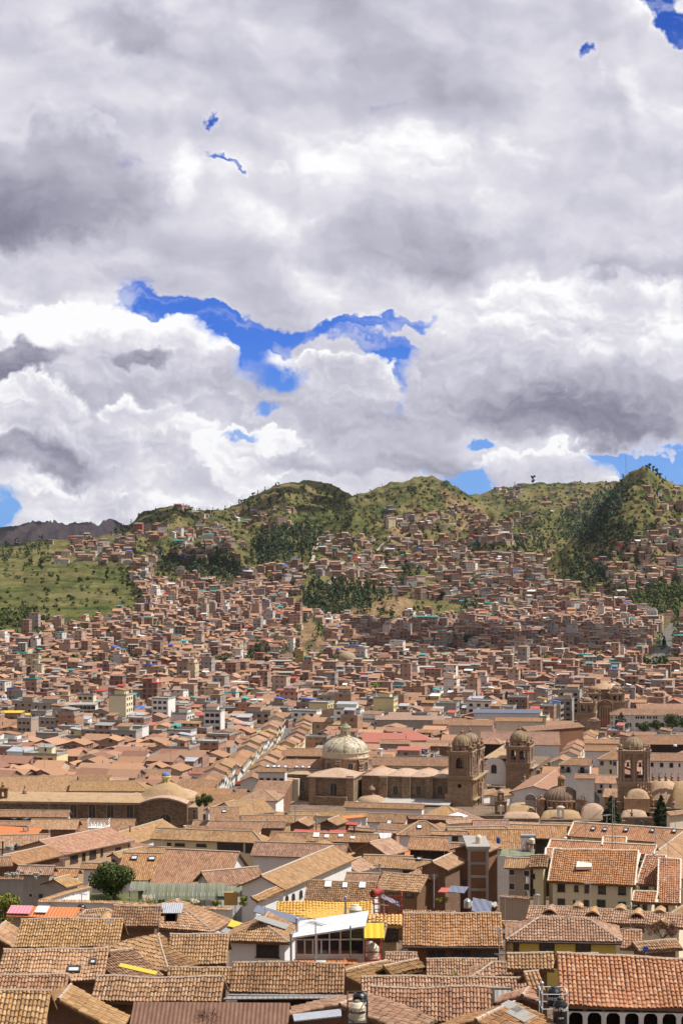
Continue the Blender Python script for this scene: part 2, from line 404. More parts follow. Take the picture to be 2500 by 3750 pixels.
HILLS=[
 (2450,1620,.85,10,[(-500,1250),(0,1250),(100,1240),(200,1234),(290,1222),(330,1222),(400,1300),(480,1400),(560,1470)]),
 (2750,1800,1.0,24,[(200,1320),(250,1250),(290,1208),(330,1177),(370,1164),(400,1161),(430,1166),(480,1177),(520,1174),(560,1190),(640,1290),(700,1360)]),
 (3000,1900,1.1,42,[(300,1300),(400,1215),(460,1187),(520,1172),(560,1155),(590,1138),(620,1123),(660,1114),(690,1106),(710,1105),(740,1108),(775,1120),(815,1142),(860,1185),(920,1250),(1000,1350)]),
 (3100,1950,1.15,46,[(640,1330),(700,1250),(760,1180),(815,1139),(850,1127),(900,1109),(950,1098),(985,1094),(1005,1097),(1040,1114),(1080,1137),(1150,1180),(1230,1230),(1300,1290),(1380,1380)]),
 (3900,2500,.9,26,[(800,1250),(1000,1165),(1080,1136),(1130,1127),(1180,1114),(1240,1107),(1300,1109),(1380,1106),(1500,1112),(1600,1125),(1800,1150)]),
 (2800,1900,1.0,48,[(1100,1430),(1200,1350),(1270,1285),(1330,1215),(1380,1160),(1430,1107),(1455,1085),(1475,1079),(1500,1084),(1530,1100),(1568,1116),(1650,1150),(1850,1180),(2100,1200)]),
 (1760,1570,.6,8,[(610,1520),(655,1450),(675,1420),(700,1409),(725,1411),(745,1440),(765,1490),(790,1530)]),
 (2080,1900,.6,12,[(800,1450),(850,1398),(885,1376),(915,1369),(945,1373),(985,1398),(1040,1420),(1080,1440)]),
 (6600,5200,1.0,60,[(-900,1190),(-300,1225),(0,1214),(40,1207),(65,1201),(90,1207),(120,1217),(150,1221),(185,1207),(210,1209),(240,1213),(270,1209),(320,1216),(500,1225),(1700,1225),(2500,1215)]),
]
FLOOR=-101.0
def terrain(x,y):
 x=np.asarray(x,float);y=np.asarray(y,float);ys=np.maximum(y,1.0)
 base=np.interp(y,_D,_R)-6.3
 xo=(x/ys*F+CX)*.6272
 z=base.copy()if isinstance(base,np.ndarray)else np.array(base)
 for i,(D,d0,ex,gd,pl)in enumerate(HILLS):
  p=np.array(pl,float)
  row=np.interp(xo,p[:,0],p[:,1])
  if i!=8:
   row=row+np.maximum(0,p[0,0]-xo)*(1.2 if i in(6,7)else .6)*(0 if i in(0,)else 1)+np.maximum(0,xo-p[-1,0])*(1.2 if i in(6,7)else .6)*(0 if i in(4,5)else 1)
  zs=-(row/.6272-CY)/F*D+(fbm(xo/14.,xo*0+i,3,60+i)-.5)*D*.0022
  t=(y-d0)/(D-d0)
  tc=np.clip(t,0,1)
  zz=FLOOR+(zs-FLOOR)*tc**ex
  g=fbm(x/150.+i*3,y/520.+i,4,3+i,True)**1.6-.42
  g2=fbm(x/60.,y/90.,3,40+i)-.5
  env=np.sin(np.pi*tc)**.8
  zz=zz+g*gd*2.0*env+g2*gd*.3*env
  zz=np.where(t>1,zs-(y-D)*.35,zz)
  zz=np.where(t<0,-300,zz)
  z=np.maximum(z,zz)
 z=z+np.where(y>1500,(fbm(x/18.,y/25.,2,77)-.5)*3.0,0)
 return z
_GU=np.linspace(-.62,.62,1001);_GD=np.concatenate([np.arange(1,1400,12.),np.arange(1400,4400,7.),np.arange(4400,7200,60.)])
_GZ=None
def tfast(x,y):
 global _GZ
 if _GZ is None:
  U,D_=np.meshgrid(_GU,_GD);_GZ=terrain(U*D_,D_)
 x=np.asarray(x,float);y=np.maximum(np.asarray(y,float),1.0)
 fu=np.clip((x/y+.62)/1.24*1000,0,999.99);iu=fu.astype(int);fu=fu-iu
 fd=np.interp(y,_GD,np.arange(len(_GD)));i_=np.minimum(fd.astype(int),len(_GD)-2);fd=fd-i_
 return(_GZ[i_,iu]*(1-fu)+_GZ[i_,iu+1]*fu)*(1-fd)+(_GZ[i_+1,iu]*(1-fu)+_GZ[i_+1,iu+1]*fu)*fd
def tz(x,y):return float(tfast(np.array([x]),np.array([y]))[0])
def hit(ox,oy,d0=1200.,d1=4300.):
 """where the view rays through measured points (arrays) meet the ground"""
 ox=np.asarray(ox,float)/.6272;oy=np.asarray(oy,float)/.6272
 ds=np.arange(d0,d1,8.0)
 X=(ox[:,None]-CX)/F*ds;Z=-(oy[:,None]-CY)/F*ds
 T=tfast(X,np.broadcast_to(ds,X.shape))
 below=Z<T
 k=below.argmax(1);ok=below.any(1)
 d=ds[k]
 return(ox-CX)/F*d,d,T[np.arange(len(d)),k],ok
def inpoly(x,y,P):
 P=np.array(P,float);c=np.zeros(x.shape,bool);j=len(P)-1
 for i in range(len(P)):
  a=((P[i,1]>y)!=(P[j,1]>y))&(x<(P[j,0]-P[i,0])*(y-P[i,1])/(P[j,1]-P[i,1]+1e-9)+P[i,0])
  c^=a;j=i
 return c
Z_FIELD=[(-600,1300),(0,1290),(120,1300),(300,1310),(310,1350),(325,1400),(250,1425),(120,1440),(0,1475),(-600,1500)]
Z_CLIFF=[[(690,1425),(720,1418),(760,1480),(760,1505),(680,1495)],[(800,1400),(885,1372),(945,1372),(955,1420),(880,1440),(800,1430)]]
Z_SOIL=[[(880,1215),(1010,1165),(1000,1200),(900,1250)],[(1000,1110),(1090,1160),(1150,1210),(1060,1220)],[(1340,1260),(1420,1235),(1380,1290),(1330,1300)]]
Z_GREEN=[[(810,1150),(835,1150),(840,1240),(810,1240)],[(620,1160),(780,1140),(790,1260),(700,1220)],[(720,1260),(700,1330),(680,1340),(700,1280)],
           [(950,1385),(1080,1400),(1060,1440),(960,1420)],[(620,1500),(740,1500),(740,1530),(620,1530)],[(1260,1180),(1330,1140),(1340,1220),(1280,1260)],[(1400,1310),(1568,1300),(1568,1420),(1450,1400)]]
def make_terrain():
 us=np.concatenate([np.linspace(-.62,-.2,60),np.linspace(-.198,.198,420),np.linspace(.2,.62,60)])
 ds=np.concatenate([np.linspace(-60,0,5),np.linspace(6,560,90),np.linspace(566,1500,110),np.linspace(1504,3300,430),np.linspace(3310,4300,70),np.linspace(4330,9500,90)])
 U,Dd=np.meshgrid(us,ds)
 X=U*np.maximum(Dd,60);Y=Dd
 Z=terrain(X,Y)
 n,m=X.shape
 V=np.stack([X,Y,Z],2).reshape(-1,3)
 i=np.arange(n-1)[:,None]*m+np.arange(m-1)[None]
 f=np.stack([i,i+1,i+m+1,i+m],2).reshape(-1,4)
 mb=MB();mb.add(V,f)
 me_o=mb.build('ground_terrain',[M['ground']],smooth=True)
 me=me_o.data
 xo=(V[:,0]/np.maximum(V[:,1],1)*F+CX)*.6272;yo=(CY-V[:,2]/np.maximum(V[:,1],1)*F)*.6272
 far=V[:,1]>1450
 jx=xo+(fbm(V[:,0]/20,V[:,1]/30,3,5)-.5)*30;jy=yo+(fbm(V[:,0]/20,V[:,1]/30,3,9)-.5)*16
 a=np.zeros((len(V),4),np.float32);a[:,3]=1
 a[:,0]=inpoly(jx,jy,Z_FIELD)&far&(V[:,1]<2500)
 for q in Z_GREEN:a[:,0]=np.maximum(a[:,0],(inpoly(jx,jy,q)&far&(V[:,1]<3950))*.8)
 for q in Z_SOIL:a[:,1]=np.maximum(a[:,1],(inpoly(jx,jy,q)&far)*.8)
 for q in Z_CLIFF:a[:,1]=np.maximum(a[:,1],(inpoly(jx,jy,q)&far&(V[:,1]<2100))*1.)
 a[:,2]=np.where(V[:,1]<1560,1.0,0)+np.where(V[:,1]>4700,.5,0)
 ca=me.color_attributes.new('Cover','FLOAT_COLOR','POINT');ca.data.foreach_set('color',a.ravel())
 struct(me_o)
 return me_o
def ground_mat():
 m,t=new_mat('ground_cover');p=pos(t)
 ca=t.n('ShaderNodeVertexColor');ca.layer_name='Cover';s=t.n('ShaderNodeSeparateColor');t.l(ca.outputs[0],s.inputs[0])
 g,so,town=s.outputs
 q=t.vmath('MULTIPLY',p,(1,.55,1))
 n1=t.noise(q,.006,8,.62);n2=t.noise(q,.03,7,.68);n3=t.noise(q,.14,4,.7)
 mixn=t.math('ADD',t.math('MULTIPLY',n2,.55),t.math('ADD',t.math('MULTIPLY',n1,.3),t.math('MULTIPLY',n3,.25)))
 scrub=t.ramp(mixn,[(.40,(.014,.024,.010)),(.48,(.035,.050,.017)),(.54,(.10,.095,.034)),(.61,(.17,.14,.06)),(.70,(.19,.12,.065))])
 zz=t.sep(p)[2]
 band=t.noise(t.comb(t.math('MULTIPLY',t.sep(p)[0],.012),t.math('MULTIPLY',zz,.35),t.math('MULTIPLY',t.sep(p)[1],.004)),1.0,4,.6)
 field=t.ramp(t.math('ADD',t.math('MULTIPLY',mixn,.45),t.math('MULTIPLY',t.math('ADD',t.math('MULTIPLY',t.math('SUBTRACT',band,.5),1.5),.5),.55)),[(.36,(.12,.085,.045)),(.41,(.03,.045,.012)),(.46,(.055,.075,.018)),(.50,(.11,.12,.032)),(.55,(.07,.07,.026)),(.60,(.17,.15,.06)),(.68,(.11,.09,.04))])
 soil=t.ramp(t.math('ADD',t.math('MULTIPLY',n3,.5),t.math('MULTIPLY',n2,.5)),[(.35,(.07,.07,.03)),(.48,(.20,.13,.07)),(.58,(.30,.20,.11)),(.7,(.16,.14,.06))])
 c=t.mix(t.math('MULTIPLY',g,t.mr(n1,.35,.6,1.0,.55)),scrub,field);c=t.mix(so,c,soil)
 dirt=t.ramp(n3,[(.35,(.12,.08,.055)),(.6,(.22,.155,.11))])
 ridge_shade=t.mix(t.mr(n2,.4,.6),(.035,.028,.038),(.06,.045,.045))  # far ridge: cloud shade and bluish haze put into the ground colour
 c=t.mix(t.mr(town,.5,1.0),c,dirt)
 c=t.mix(t.math('MULTIPLY',t.math('GREATER_THAN',town,.4),t.math('LESS_THAN',town,.7)),c,ridge_shade)
 t.bsdf(c,.95,t.math('ADD',t.math('MULTIPLY',n2,8.0),t.math('MULTIPLY',n3,2.0)),.7,bd=1.0,spec=.05)
 return m
M['ground']=ground_mat()
FOOT=[]
def occ(c,ax,hl,hw):FOOT.append((c[0],c[1],ax[0],ax[1],hl,hw))
def tile_strips(mb,poly,W=TW,L=TL,H=.085,mi=0,seed=0):
 """rows of overlapping barrel tiles laid over one planar slope polygon (first edge = eave)"""
 P=np.array([tuple(q)for q in poly]);o=P[0]
 e=P[1]-P[0];e/=np.linalg.norm(e);nn=np.cross(e,P[-1]-P[0]);nn/=np.linalg.norm(nn)
 if nn[2]<0:nn=-nn
 b=np.cross(nn,e);
 if b[2]<0:b=-b
 uv=np.stack([(P-o)@e,(P-o)@b],1)
 u0,u1=uv[:,0].min(),uv[:,0].max()
 nc=int((u1-u0)/W)
 if nc<2:return
 W=(u1-u0)/nc
 uc=u0+(np.arange(nc)+.5)*W
 r=np.random.default_rng(seed)
 prof_u=np.array([-.5,-.30,0,.30,.5])*W;prof_h=np.array([0,.74,1,.74,0])*H
 VV=[];FF=[];UVV=[];base=0
 k=len(uv)
 for c,u in enumerate(uc):
  vs=[]
  for i in range(k):
   a,q=uv[i],uv[(i+1)%k]
   if(a[0]-u)*(q[0]-u)<=0 and abs(a[0]-q[0])>1e-6:
    vs.append(a[1]+(q[1]-a[1])*(u-a[0])/(q[0]-a[0]))
  if len(vs)<2:continue
  v0,v1=min(vs),max(vs)
  if v1-v0<.15:continue
  j0=v0-r.random()*L*.35
  ed=np.arange(j0,v1,L);ed=np.append(ed,v1)
  ed[0]=v0-r.random()*.06
  nt=len(ed)-1
  if nt<1:continue
  lift=r.normal(0,.010,nt);du=np.cumsum(r.normal(0,.004,nt));ww=r.uniform(.92,1.03,nt)
  for s,(hh,wsc)in enumerate(((.035,1.06),(.0,.86))):
   vv=ed[:-1]if s==0 else ed[1:]+.02
   U=u+du[:,None]+prof_u[None]*ww[:,None]*wsc
   Hh=prof_h[None]*wsc+hh+lift[:,None]
   pts=o+U[...,None]*e+vv[:,None,None]*b+Hh[...,None]*nn
   if s==0:A=pts
   else:B=pts
  v=np.stack([A,B],1).reshape(-1,3)
  t=np.arange(nt)[:,None]*10+np.arange(4)[None]
  f=np.stack([t,t+1,t+6,t+5],2).reshape(-1,4)
  fr=np.stack([np.arange(nt)*10+q for q in(0,1,2,3,4)],1)
  VV.append(v);FF.append(f+base)
  cu=(c+.5)*TW;cv=(np.arange(nt)+.5)*TL
  q=np.repeat(np.stack([np.full(nt,cu),cv],1),4,0)
  UVV.append(np.repeat(q[:,None],4,1))
  base+=len(v)
 if VV:mb.add(np.concatenate(VV),np.concatenate(FF),mi,np.concatenate(UVV))
def slab(mb,poly,th=.16,mi=0,mi_edge=None):
 P=[Vector(p)for p in poly];Q=[p-Vector((0,0,th))for p in P];n=len(P)
 mb.poly(P,mi)
 me=mi if mi_edge is None else mi_edge
 mb.poly(Q[::-1],me)
 for i in range(n):mb.poly([P[i],Q[i],Q[(i+1)%n],P[(i+1)%n]],me)
WINM={}
def win_meshes(kind,w,h,arched=False,frame='frame',pane='glass',lod=0):
 """window: a frame standing proud of the wall with mullions, pane inside; returned as (frame mesh, pane mesh)"""
 key=(kind,round(w,1),round(h,1),arched,frame,pane,lod)
 if key in WINM:return WINM[key]
 w,h=round(w,1),round(h,1);w=max(w,.3);h=max(h,.3)
 fr=MB();t=min(.12,w*.12);dp=.08
 if not arched:
  for sx in(-1,1):fr.box((sx*(w/2),-dp/2,0),(t,dp,h+t))
  for sz in(-1,1):fr.box((0,-dp/2,sz*(h/2)),(w-t,dp*.96,t))
  if w>.7 and lod==0:fr.box((0,-dp*.35,0),(t*.6,dp*.5,h-t))
  if h>.8 and lod==0:fr.box((0,-dp*.35,h*.12),(w-t,dp*.45,t*.5))
  fr.box((0,-dp*.8,-h/2-t*.9),(w+t*2.5,dp*1.9,t*.7))
  pn=MB();pn.poly([(-w/2,-.03,-h/2),(w/2,-.03,-h/2),(w/2,-.03,h/2),(-w/2,-.03,h/2)])
 else:
  n=10;rr=w/2;hz=h/2-rr
  arc=[(math.cos(math.pi*i/n),math.sin(math.pi*i/n))for i in range(n+1)]
  inner=[(rr,-h/2)]+[(rr*c,hz+rr*s)for c,s in arc]+[(-rr,-h/2)]
  ro=rr+t*1.6
  outer=[(ro,-h/2)]+[(ro*c,hz+ro*s)for c,s in arc]+[(-ro,-h/2)]
  for i in range(len(inner)-1):
   a,b_,c,d=inner[i],inner[i+1],outer[i+1],outer[i]
   fr.poly([(a[0],-dp,a[1]),(d[0],-dp,d[1]),(c[0],-dp,c[1]),(b_[0],-dp,b_[1])])
   fr.poly([(a[0],0,a[1]),(a[0],-dp,a[1]),(b_[0],-dp,b_[1]),(b_[0],0,b_[1])])
   fr.poly([(d[0],0,d[1]),(c[0],0,c[1]),(c[0],-dp,c[1]),(d[0],-dp,d[1])])
  fr.box((0,-dp*.7,-h/2-t*.5),(2*ro+.1,dp*1.6,t))
  if lod==0:fr.box((0,-dp*.3,0),(t*.6,dp*.4,h*.96))
  pn=MB();pn.poly([(x,-.03,z)for x,z in inner[::-1]][::-1])
 fo=fr.build('window',M[frame],origin=(0,0,0));po=pn.build('pane',M[pane],origin=(0,0,0))
 r=(fo.data,po.data);bpy.data.objects.remove(fo);bpy.data.objects.remove(po)
 WINM[key]=r;return r
def add_window(parent,wpos,ax,w,h,arched=False,frame='frame',pane='glass',lod=0,name='window',label=None):
 """place a window on a wall whose outward normal is to the right-hand side (-Y local)"""
 fm,pm=win_meshes(name,w,h,arched,frame,pane,lod)
 o=bpy.data.objects.new(name,fm);COL.objects.link(o);o.parent=parent
 o.location=Vector(wpos)-parent_org(parent);o.rotation_euler=(0,0,math.atan2(ax[1],ax[0]))
 if label:o['label']=label
 k=bpy.data.objects.new('pane',pm);COL.objects.link(k);k.parent=o
 return o
def plane_hit(p,o,n):
 d=Vector(((p[0]-CX)/F,1,-(p[1]-CY)/F));t=Vector(o).dot(n)/d.dot(n);return d*t
def sag(mb):
 for v in mb.V:
  v[:,2]+=(fbm(v[:,0]*.28+9,v[:,1]*.28,2,21)-.5)*.34
NEAR=215.0
def house(fr,ax_,ay_,bx_,by_,rx,ry,label,d=None,hip=(0,0),tile='tan',wall='pale',wins=(),shed=False,oh=.45,name='tiled_house',
          cat='house',pk=.44,plock=6000.,wh=None,cap='mortar',w=None,autow=None,group=None,backw=None,near=None,fascia=None):
 pa,pb,pr=px(fr,ax_,ay_),px(fr,bx_,by_),px(fr,rx,ry)
 if d is None:d=row_depth((pa[1]+pb[1])/2)
 A=ray(pa,d);dB=-A.z*F/(pb[1]-CY);B=ray(pb,dB);B.z=A.z
 ax=(B-A);ax.z=0;L=ax.length;ax.normalize();n=Vector((-ax.y,ax.x,0))
 if n.y<0:n=-n
 Mid=(A+B)/2
 best=None
 for ww in([w]if w else np.linspace(.8,16,160)):
  for pp in np.linspace(.28,.60,17):
   q=Mid+n*ww+Vector((0,0,pp*ww))
   sx=q.x/q.y*F+CX;sy=CY-q.z/q.y*F
   e=(sx-pr[0])**2+(sy-pr[1])**2+plock*(pp-pk)**2
   if best is None or e<best[0]:best=(e,ww,pp)
 _,w,p=best
 wb=backw or(0.0 if shed else w)
 up=Vector((0,0,p*w))
 RA=A+n*w+up+ax*(hip[0]*w*.9 if hip[0]else 0);RB=B+n*w+up-ax*(hip[1]*w*.9 if hip[1]else 0)
 if(RB-RA).dot(ax)<.2:
  c=(RA+RB)/2;RA=c-ax*.1;RB=c+ax*.1
 A2=A+n*(w+wb);B2=B+n*(w+wb)
 if wb:A2.z=B2.z=A.z+p*(w-wb)
 else:A2,B2=RA.copy(),RB.copy()
 near=(d<NEAR)if near is None else near
 zb=min(tz(q.x,q.y)for q in(A,B,A2,B2))-.8
 if wh:zb=A.z-wh
 base=(A+B+A2+B2)/4;base.z=zb
 T=thing(name,label,cat,base,group)
 mb=MB();mt=M[('n_' if near else 't_')+tile]if('t_'+tile)in M else M[tile]
 mats=[mt,M['adobe']if tile in('tan','ora','brn','new')else mt]
 sl=[[A,B,RB,RA]]
 if wb:sl.append([B2,A2,RA,RB])
 if hip[0]:sl.append([A2,A,RA])
 if hip[1]:sl.append([B,B2,RB])
 dr=Vector((0,0,.03))
 for i,s in enumerate(sl):
  slab(mb,s,.15,0,1)
  if near and('n_'+tile)in M:
   nn=(s[1]-s[0]).cross(s[-1]-s[0]);nn=nn if nn.z>0 else-nn
   if nn.dot(-(s[0]+s[1])/2)>-.3*nn.length*s[0].length*.2:
    yl=tile=='yel'
    tile_strips(mb,[q+dr for q in s],W=.3 if yl else(.192 if fr in 'ab' else .222),L=TL,H=.10 if yl else .10,seed=len(ALLT)*5+i)
 if near:sag(mb)
 roof=mb.build('roof',mats,T)
 if tile=='new' and fr=='g':cap='pale'
 if cap and d<800:
  mc=MB();r_=.11 if near else .13;up1=Vector((0,0,.07 if near else .03))
  segs=([(A,RA),(B,RB)]if tile=='new' and fr=='g' and not hip[0]and not hip[1]else[])+[(RA,RB)]+([(A,RA)]if hip[0]else[])+([(B,RB)]if hip[1]else[])
  for a,b in segs:
   k=max(1,int((b-a).length/.5))if near else 1
   for j in range(k):
    q0=a.lerp(b,j/k);q1=a.lerp(b,(j+1)/k)
    mc.tube(q0+up1,q1+up1,r_*random.uniform(.9,1.1),6,r2=r_*.85)
  if near:sag(mc)
  mc.build('ridge_cap',M[cap]if cap in M else M['mortar'],roof)
 if fascia:
  mf=MB();mf.tube(A+Vector((0,0,-.12))-n*.05,B+Vector((0,0,-.12))-n*.05,.1,6);mf.build('gutter',M[fascia],roof)
 o1=ax*oh+n*oh;a=A+o1;b=B-ax*oh+n*oh;a2=A2+ax*oh-n*(oh if wb else .02);b2=B2-ax*oh-n*(oh if wb else .02)
 ze=A.z-.16+p*oh
 a.z=b.z=ze;a2.z=b2.z=(A2.z-.16+p*oh)if wb else ze
 mw=MB();lo=lambda q:Vector((q.x,q.y,zb))
 mw.poly([lo(a),lo(b),b,a])
 mw.poly([lo(b2),lo(a2),a2 if wb else Vector((a2.x,a2.y,RA.z-.2)),b2 if wb else Vector((b2.x,b2.y,RB.z-.2))][::1])
 for(q,q2,R_,h_)in((a,a2,RA,hip[0]),(b,b2,RB,hip[1])):
  pts=[lo(q),q]
  if not wb:pts+=[Vector((q2.x,q2.y,R_.z-.2)),lo(q2)]
  elif h_:pts+=[q2,lo(q2)]
  else:
   rp=Vector((0,0,0))+q+n*(w-oh);rp.z=R_.z-.17;pts+=[rp,q2,lo(q2)]
  mw.poly(pts)
 W_=mw.build('wall',M[wall],T)
 occ(base,ax,L/2,(w+wb)/2)
 H=dict(T=T,wall=W_,roof=roof,A=A,B=B,ax=ax,n=n,w=w,p=p,a=a,b=b,RA=RA,RB=RB,L=L,d=d,zb=zb,A2=A2,B2=B2,fr=fr)
 for q in wins:win(H,*q)
 if autow:
  nw,ww,hh,dz=autow[:4];rows=autow[4]if len(autow)>4 else 1
  fk=autow[5]if len(autow)>5 else 'frame'
  for r in range(rows):
   for i in range(nw):
    c=a.lerp(b,(i+.5)/nw);c.z=ze-dz-r*2.8
    if c.z-hh/2>zb:add_window(W_,c-n*.0,ax,ww,hh,False,fk,'glass',0 if d<500 else 1)
 return H
def win(H,face,x0,y0,x1,y1,arched=False,frame='frame',pane='glass',name='window',fr=None):
 fr=fr or H['fr']
 if face=='F':o,nrm,axd=H['a'],H['n'],H['ax']
 elif face=='R':o,nrm,axd=H['b'],H['ax'],H['n']
 else:o,nrm,axd=H['a'],-H['ax'],-H['n']
 q0=plane_hit(px(fr,x0,y1),o,nrm);q1=plane_hit(px(fr,x1,y0),o,nrm)
 c=(q0+q1)/2;w=abs((q1-q0).dot(axd));h=abs(q1.z-q0.z)
 return add_window(H['wall'],c,axd,min(w,6),min(h,6),arched,frame,pane,0 if H['d']<500 else 1,name)
def on_roof(H,fr,x,y):
 """point of the front slope seen at a measured point"""
 nn=H['ax'].cross((H['n']*H['w']+Vector((0,0,H['p']*H['w'])))).normalized()
 if nn.z<0:nn=-nn
 return plane_hit(px(fr,x,y),H['A'],nn),nn
def skylight(H,fr,x0,y0,x1,y1,mat='skylight',name='skylight',sheet=False):
 q,nn=on_roof(H,fr,(x0+x1)/2,(y0+y1)/2)
 a=on_roof(H,fr,x0,y1)[0];b=on_roof(H,fr,x1,y1)[0];c=on_roof(H,fr,(x0+x1)/2,y0)[0];e=on_roof(H,fr,(x0+x1)/2,y1)[0]
 X=H['ax'];Y=nn.cross(X);w=abs((b-a).dot(X));l=(c-e).length
 mb=MB();mb.box(q+nn*.13,(w,l,.06),X,Y,nn)
 o=mb.build(name,M[mat],H['roof'])
 if not sheet:
  m2=MB()
  for s in(-1,1):
   m2.box(q+nn*.16+X*s*w/2,(.1,l+.1,.12),X,Y,nn);m2.box(q+nn*.16+Y*s*l/2,(w-.1,.1,.11),X,Y,nn)
  m2.build('frame',M['frame'],o)
 return o
HS={}
def h(key,*a,**k):
 HS[key]=house(*a,**k);return HS[key]
h('a1','a',-60,962,300,962,120,700,'tan barrel tiled roof filling the bottom left corner of the photo',tile='tan',wall='adobe')
h('a2','a',-60,742,440,742,200,600,'low reddish tiled roof just above the bottom left corner roof',tile='ora',wall='adobe')
h('a3','a',-30,640,700,640,380,427,'wide tan tiled roof with two glass skylights, left edge of the photo',tile='tan',wall='adobe')
h('a4','a',610,772,1490,785,1040,606,'long pale tan tiled roof directly behind the rusty corrugated roof',tile='tan',wall='adobe')
h('a5','a',800,985,872,872,445,712,'small gabled roof with side facing tiles over a dark open gable, bottom left',tile='tan',wall='adobe',d=111)
h('a6','a',1140,580,1362,525,920,390,'peaked tan roof above the bright yellow plastic strip',tile='tan',wall='adobe',hip=(1,0))
h('a7','a',800,655,1110,605,650,545,'low broken tan roof below the bright yellow plastic strip',tile='tan',wall='adobe')
h('a8','a',95,414,800,418,440,213,'tan tiled roof with an olive bush growing in front of it',tile='tan',wall='adobe')
h('a9','a',495,316,915,322,745,196,'raised tan roof with an eyebrow dormer and a red round dish',tile='tan',wall='adobe',d=172)
h('a10','a',500,412,790,417,660,335,'narrow tan roof band under the raised roof with the eyebrow dormer',tile='tan',wall='adobe',d=168)
h('a11','a',90,415,182,320,0,262,'tan roof facing right over a bare adobe wall, left edge of the photo',tile='tan',wall='adobe')
h('a12','a',745,262,1075,262,910,126,'brownish tiled roof behind the red round dish roof',tile='brn',wall='adobe')
h('a12b','a',520,215,800,196,650,148,'low tan roof end with mortared hips beside the black tank',tile='tan',wall='adobe',hip=(1,1))
h('a13','a',1442,303,1572,222,1130,128,'large smooth tan roof with a box dormer, above the yellow plastic strip',tile='tan',wall='pinkgrey',hip=(1,0),d=176)
h('a14','a',1120,527,1530,528,1320,330,'weathered tan roof in the hollow left of the white house',tile='tan',wall='adobe')
h('a15','a',1120,655,1570,655,1360,552,'thin tan roof band left of the long dark tiled roof',tile='tan',wall='adobe')
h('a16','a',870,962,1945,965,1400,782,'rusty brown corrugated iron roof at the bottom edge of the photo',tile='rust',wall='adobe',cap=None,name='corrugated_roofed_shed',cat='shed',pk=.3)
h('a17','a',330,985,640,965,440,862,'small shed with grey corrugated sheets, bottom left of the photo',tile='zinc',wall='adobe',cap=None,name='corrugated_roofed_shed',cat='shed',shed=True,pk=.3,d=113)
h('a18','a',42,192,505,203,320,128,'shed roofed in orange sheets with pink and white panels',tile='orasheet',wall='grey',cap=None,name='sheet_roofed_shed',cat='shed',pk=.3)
h('b1','b',70,716,845,722,470,520,'long dark tan tiled roof with a grey gutter, bottom centre',tile='brn',wall='dark',fascia='steel')
h('b2','b',1030,705,1350,604,975,560,'triangular tan roof plane between two dark tiled roofs, bottom centre',tile='tan',wall='adobe',d=140)
h('b3','b',960,735,2090,738,1500,618,'very long thin roof band right of bottom centre',tile='tan',wall='adobe',d=123)
h('b4','b',1020,908,1990,920,1450,690,'large orange tiled roof with a grey roof window near the black tanks',tile='ora',wall='adobe',d=112)
h('b5','b',1310,1010,1462,905,900,770,'smooth tan roof beside the cream and black water tanks',tile='tan',wall='adobe',d=106)
h('b6','b',478,380,560,285,300,215,'white house with a big dark shaded window and a grey panelled roof',tile='tan',wall='white',hip=(1,0),d=162,
  wins=())
h('b9','b',388,215,1040,216,720,101,'long bright yellow tiled roof behind the white sheet roof',tile='yel',wall='ochre',cap=None,d=193)
h('b9b','b',1005,266,1238,268,1120,186,'ochre house with a bright yellow tiled roof and a dark opening',tile='yel',wall='ochre',cap=None,d=172,
  wins=[('F',1120,288,1212,358)])
h('b10','b',1003,346,1118,350,1068,237,'tiny tiled lean-to between the glass room and the ochre house',tile='tan',wall='adobe',shed=True,d=163)
h('b12','b',1240,396,1922,402,1590,177,'large reddish tiled house with a dark timber gallery, right of centre',tile='ora',wall='rustwall',fascia='frame',d=160,
  wins=[('F',1412,425,1530,490),('F',1575,425,1705,490),('F',1735,425,1890,490)])
h('b13','b',1110,532,1330,538,1240,445,'low tan roof with dry weeds on its ridge, right of the small tank',tile='tan',wall='adobe',d=146)
h('b13b','b',1170,600,1405,545,1270,480,'short tan roof with tiles running sideways, right of bottom centre',tile='tan',wall='adobe',d=142)
h('b14','b',1402,608,1890,612,1640,490,'tan tiled roof with agaves on it, below the timber gallery house',tile='tan',wall='adobe',d=143)
h('c1','c',130,622,530,628,400,508,'tan hipped roof left of the big bottom right roof',tile='tan',wall='adobe',hip=(1,1),d=134)
h('c2','c',372,360,1155,374,765,209,'yellow walled house with a tan hipped roof and dark windows',tile='tan',wall='yellow',hip=(1,1),fascia='frame',d=166,
  wins=[('F',605,380,693,458),('F',848,386,940,456),('F',425,375,458,438)])
h('c3','c',503,217,1570,275,1000,148,'long tiled roof with white mortar ridge and three eyebrow dormers',tile='tan',wall='cream',d=192,
  wins=[('F',1110,255,1155,292),('F',1250,262,1300,294)])
h('c5','c',740,818,1720,834,1150,483,'big orange tiled roof over a white arcade, bottom right corner',tile='new',wall='white',d=103)
h('c6','c',378,560,700,565,520,452,'tan tiled roof directly behind the black tanks',tile='tan',wall='adobe',d=131)
h('c6b','c',780,520,1010,520,900,450,'sliver of tan roof under the yellow house',tile='tan',wall='adobe',d=140)
h('c7','c',535,705,640,700,580,560,'small steep tan roof at the left gable of the bottom right house',tile='tan',wall='adobe',d=118)
h('c8','c',520,1100,770,960,300,850,'orange roof with two long skylight strips, bottom edge right of centre',tile='ora',wall='adobe',d=97)
h('c9','c',660,820,700,760,500,740,'shaded orange roof corner beside the black tanks',tile='ora',wall='adobe',d=106)
h('c10','c',1270,440,1570,412,1400,350,'tan roofed adobe house with a blue satellite dish, right edge',tile='tan',wall='adobe',d=162)
h('c11','c',1140,415,1290,420,1215,290,'reddish tiled roof right of the yellow house',tile='ora',wall='white',d=178)
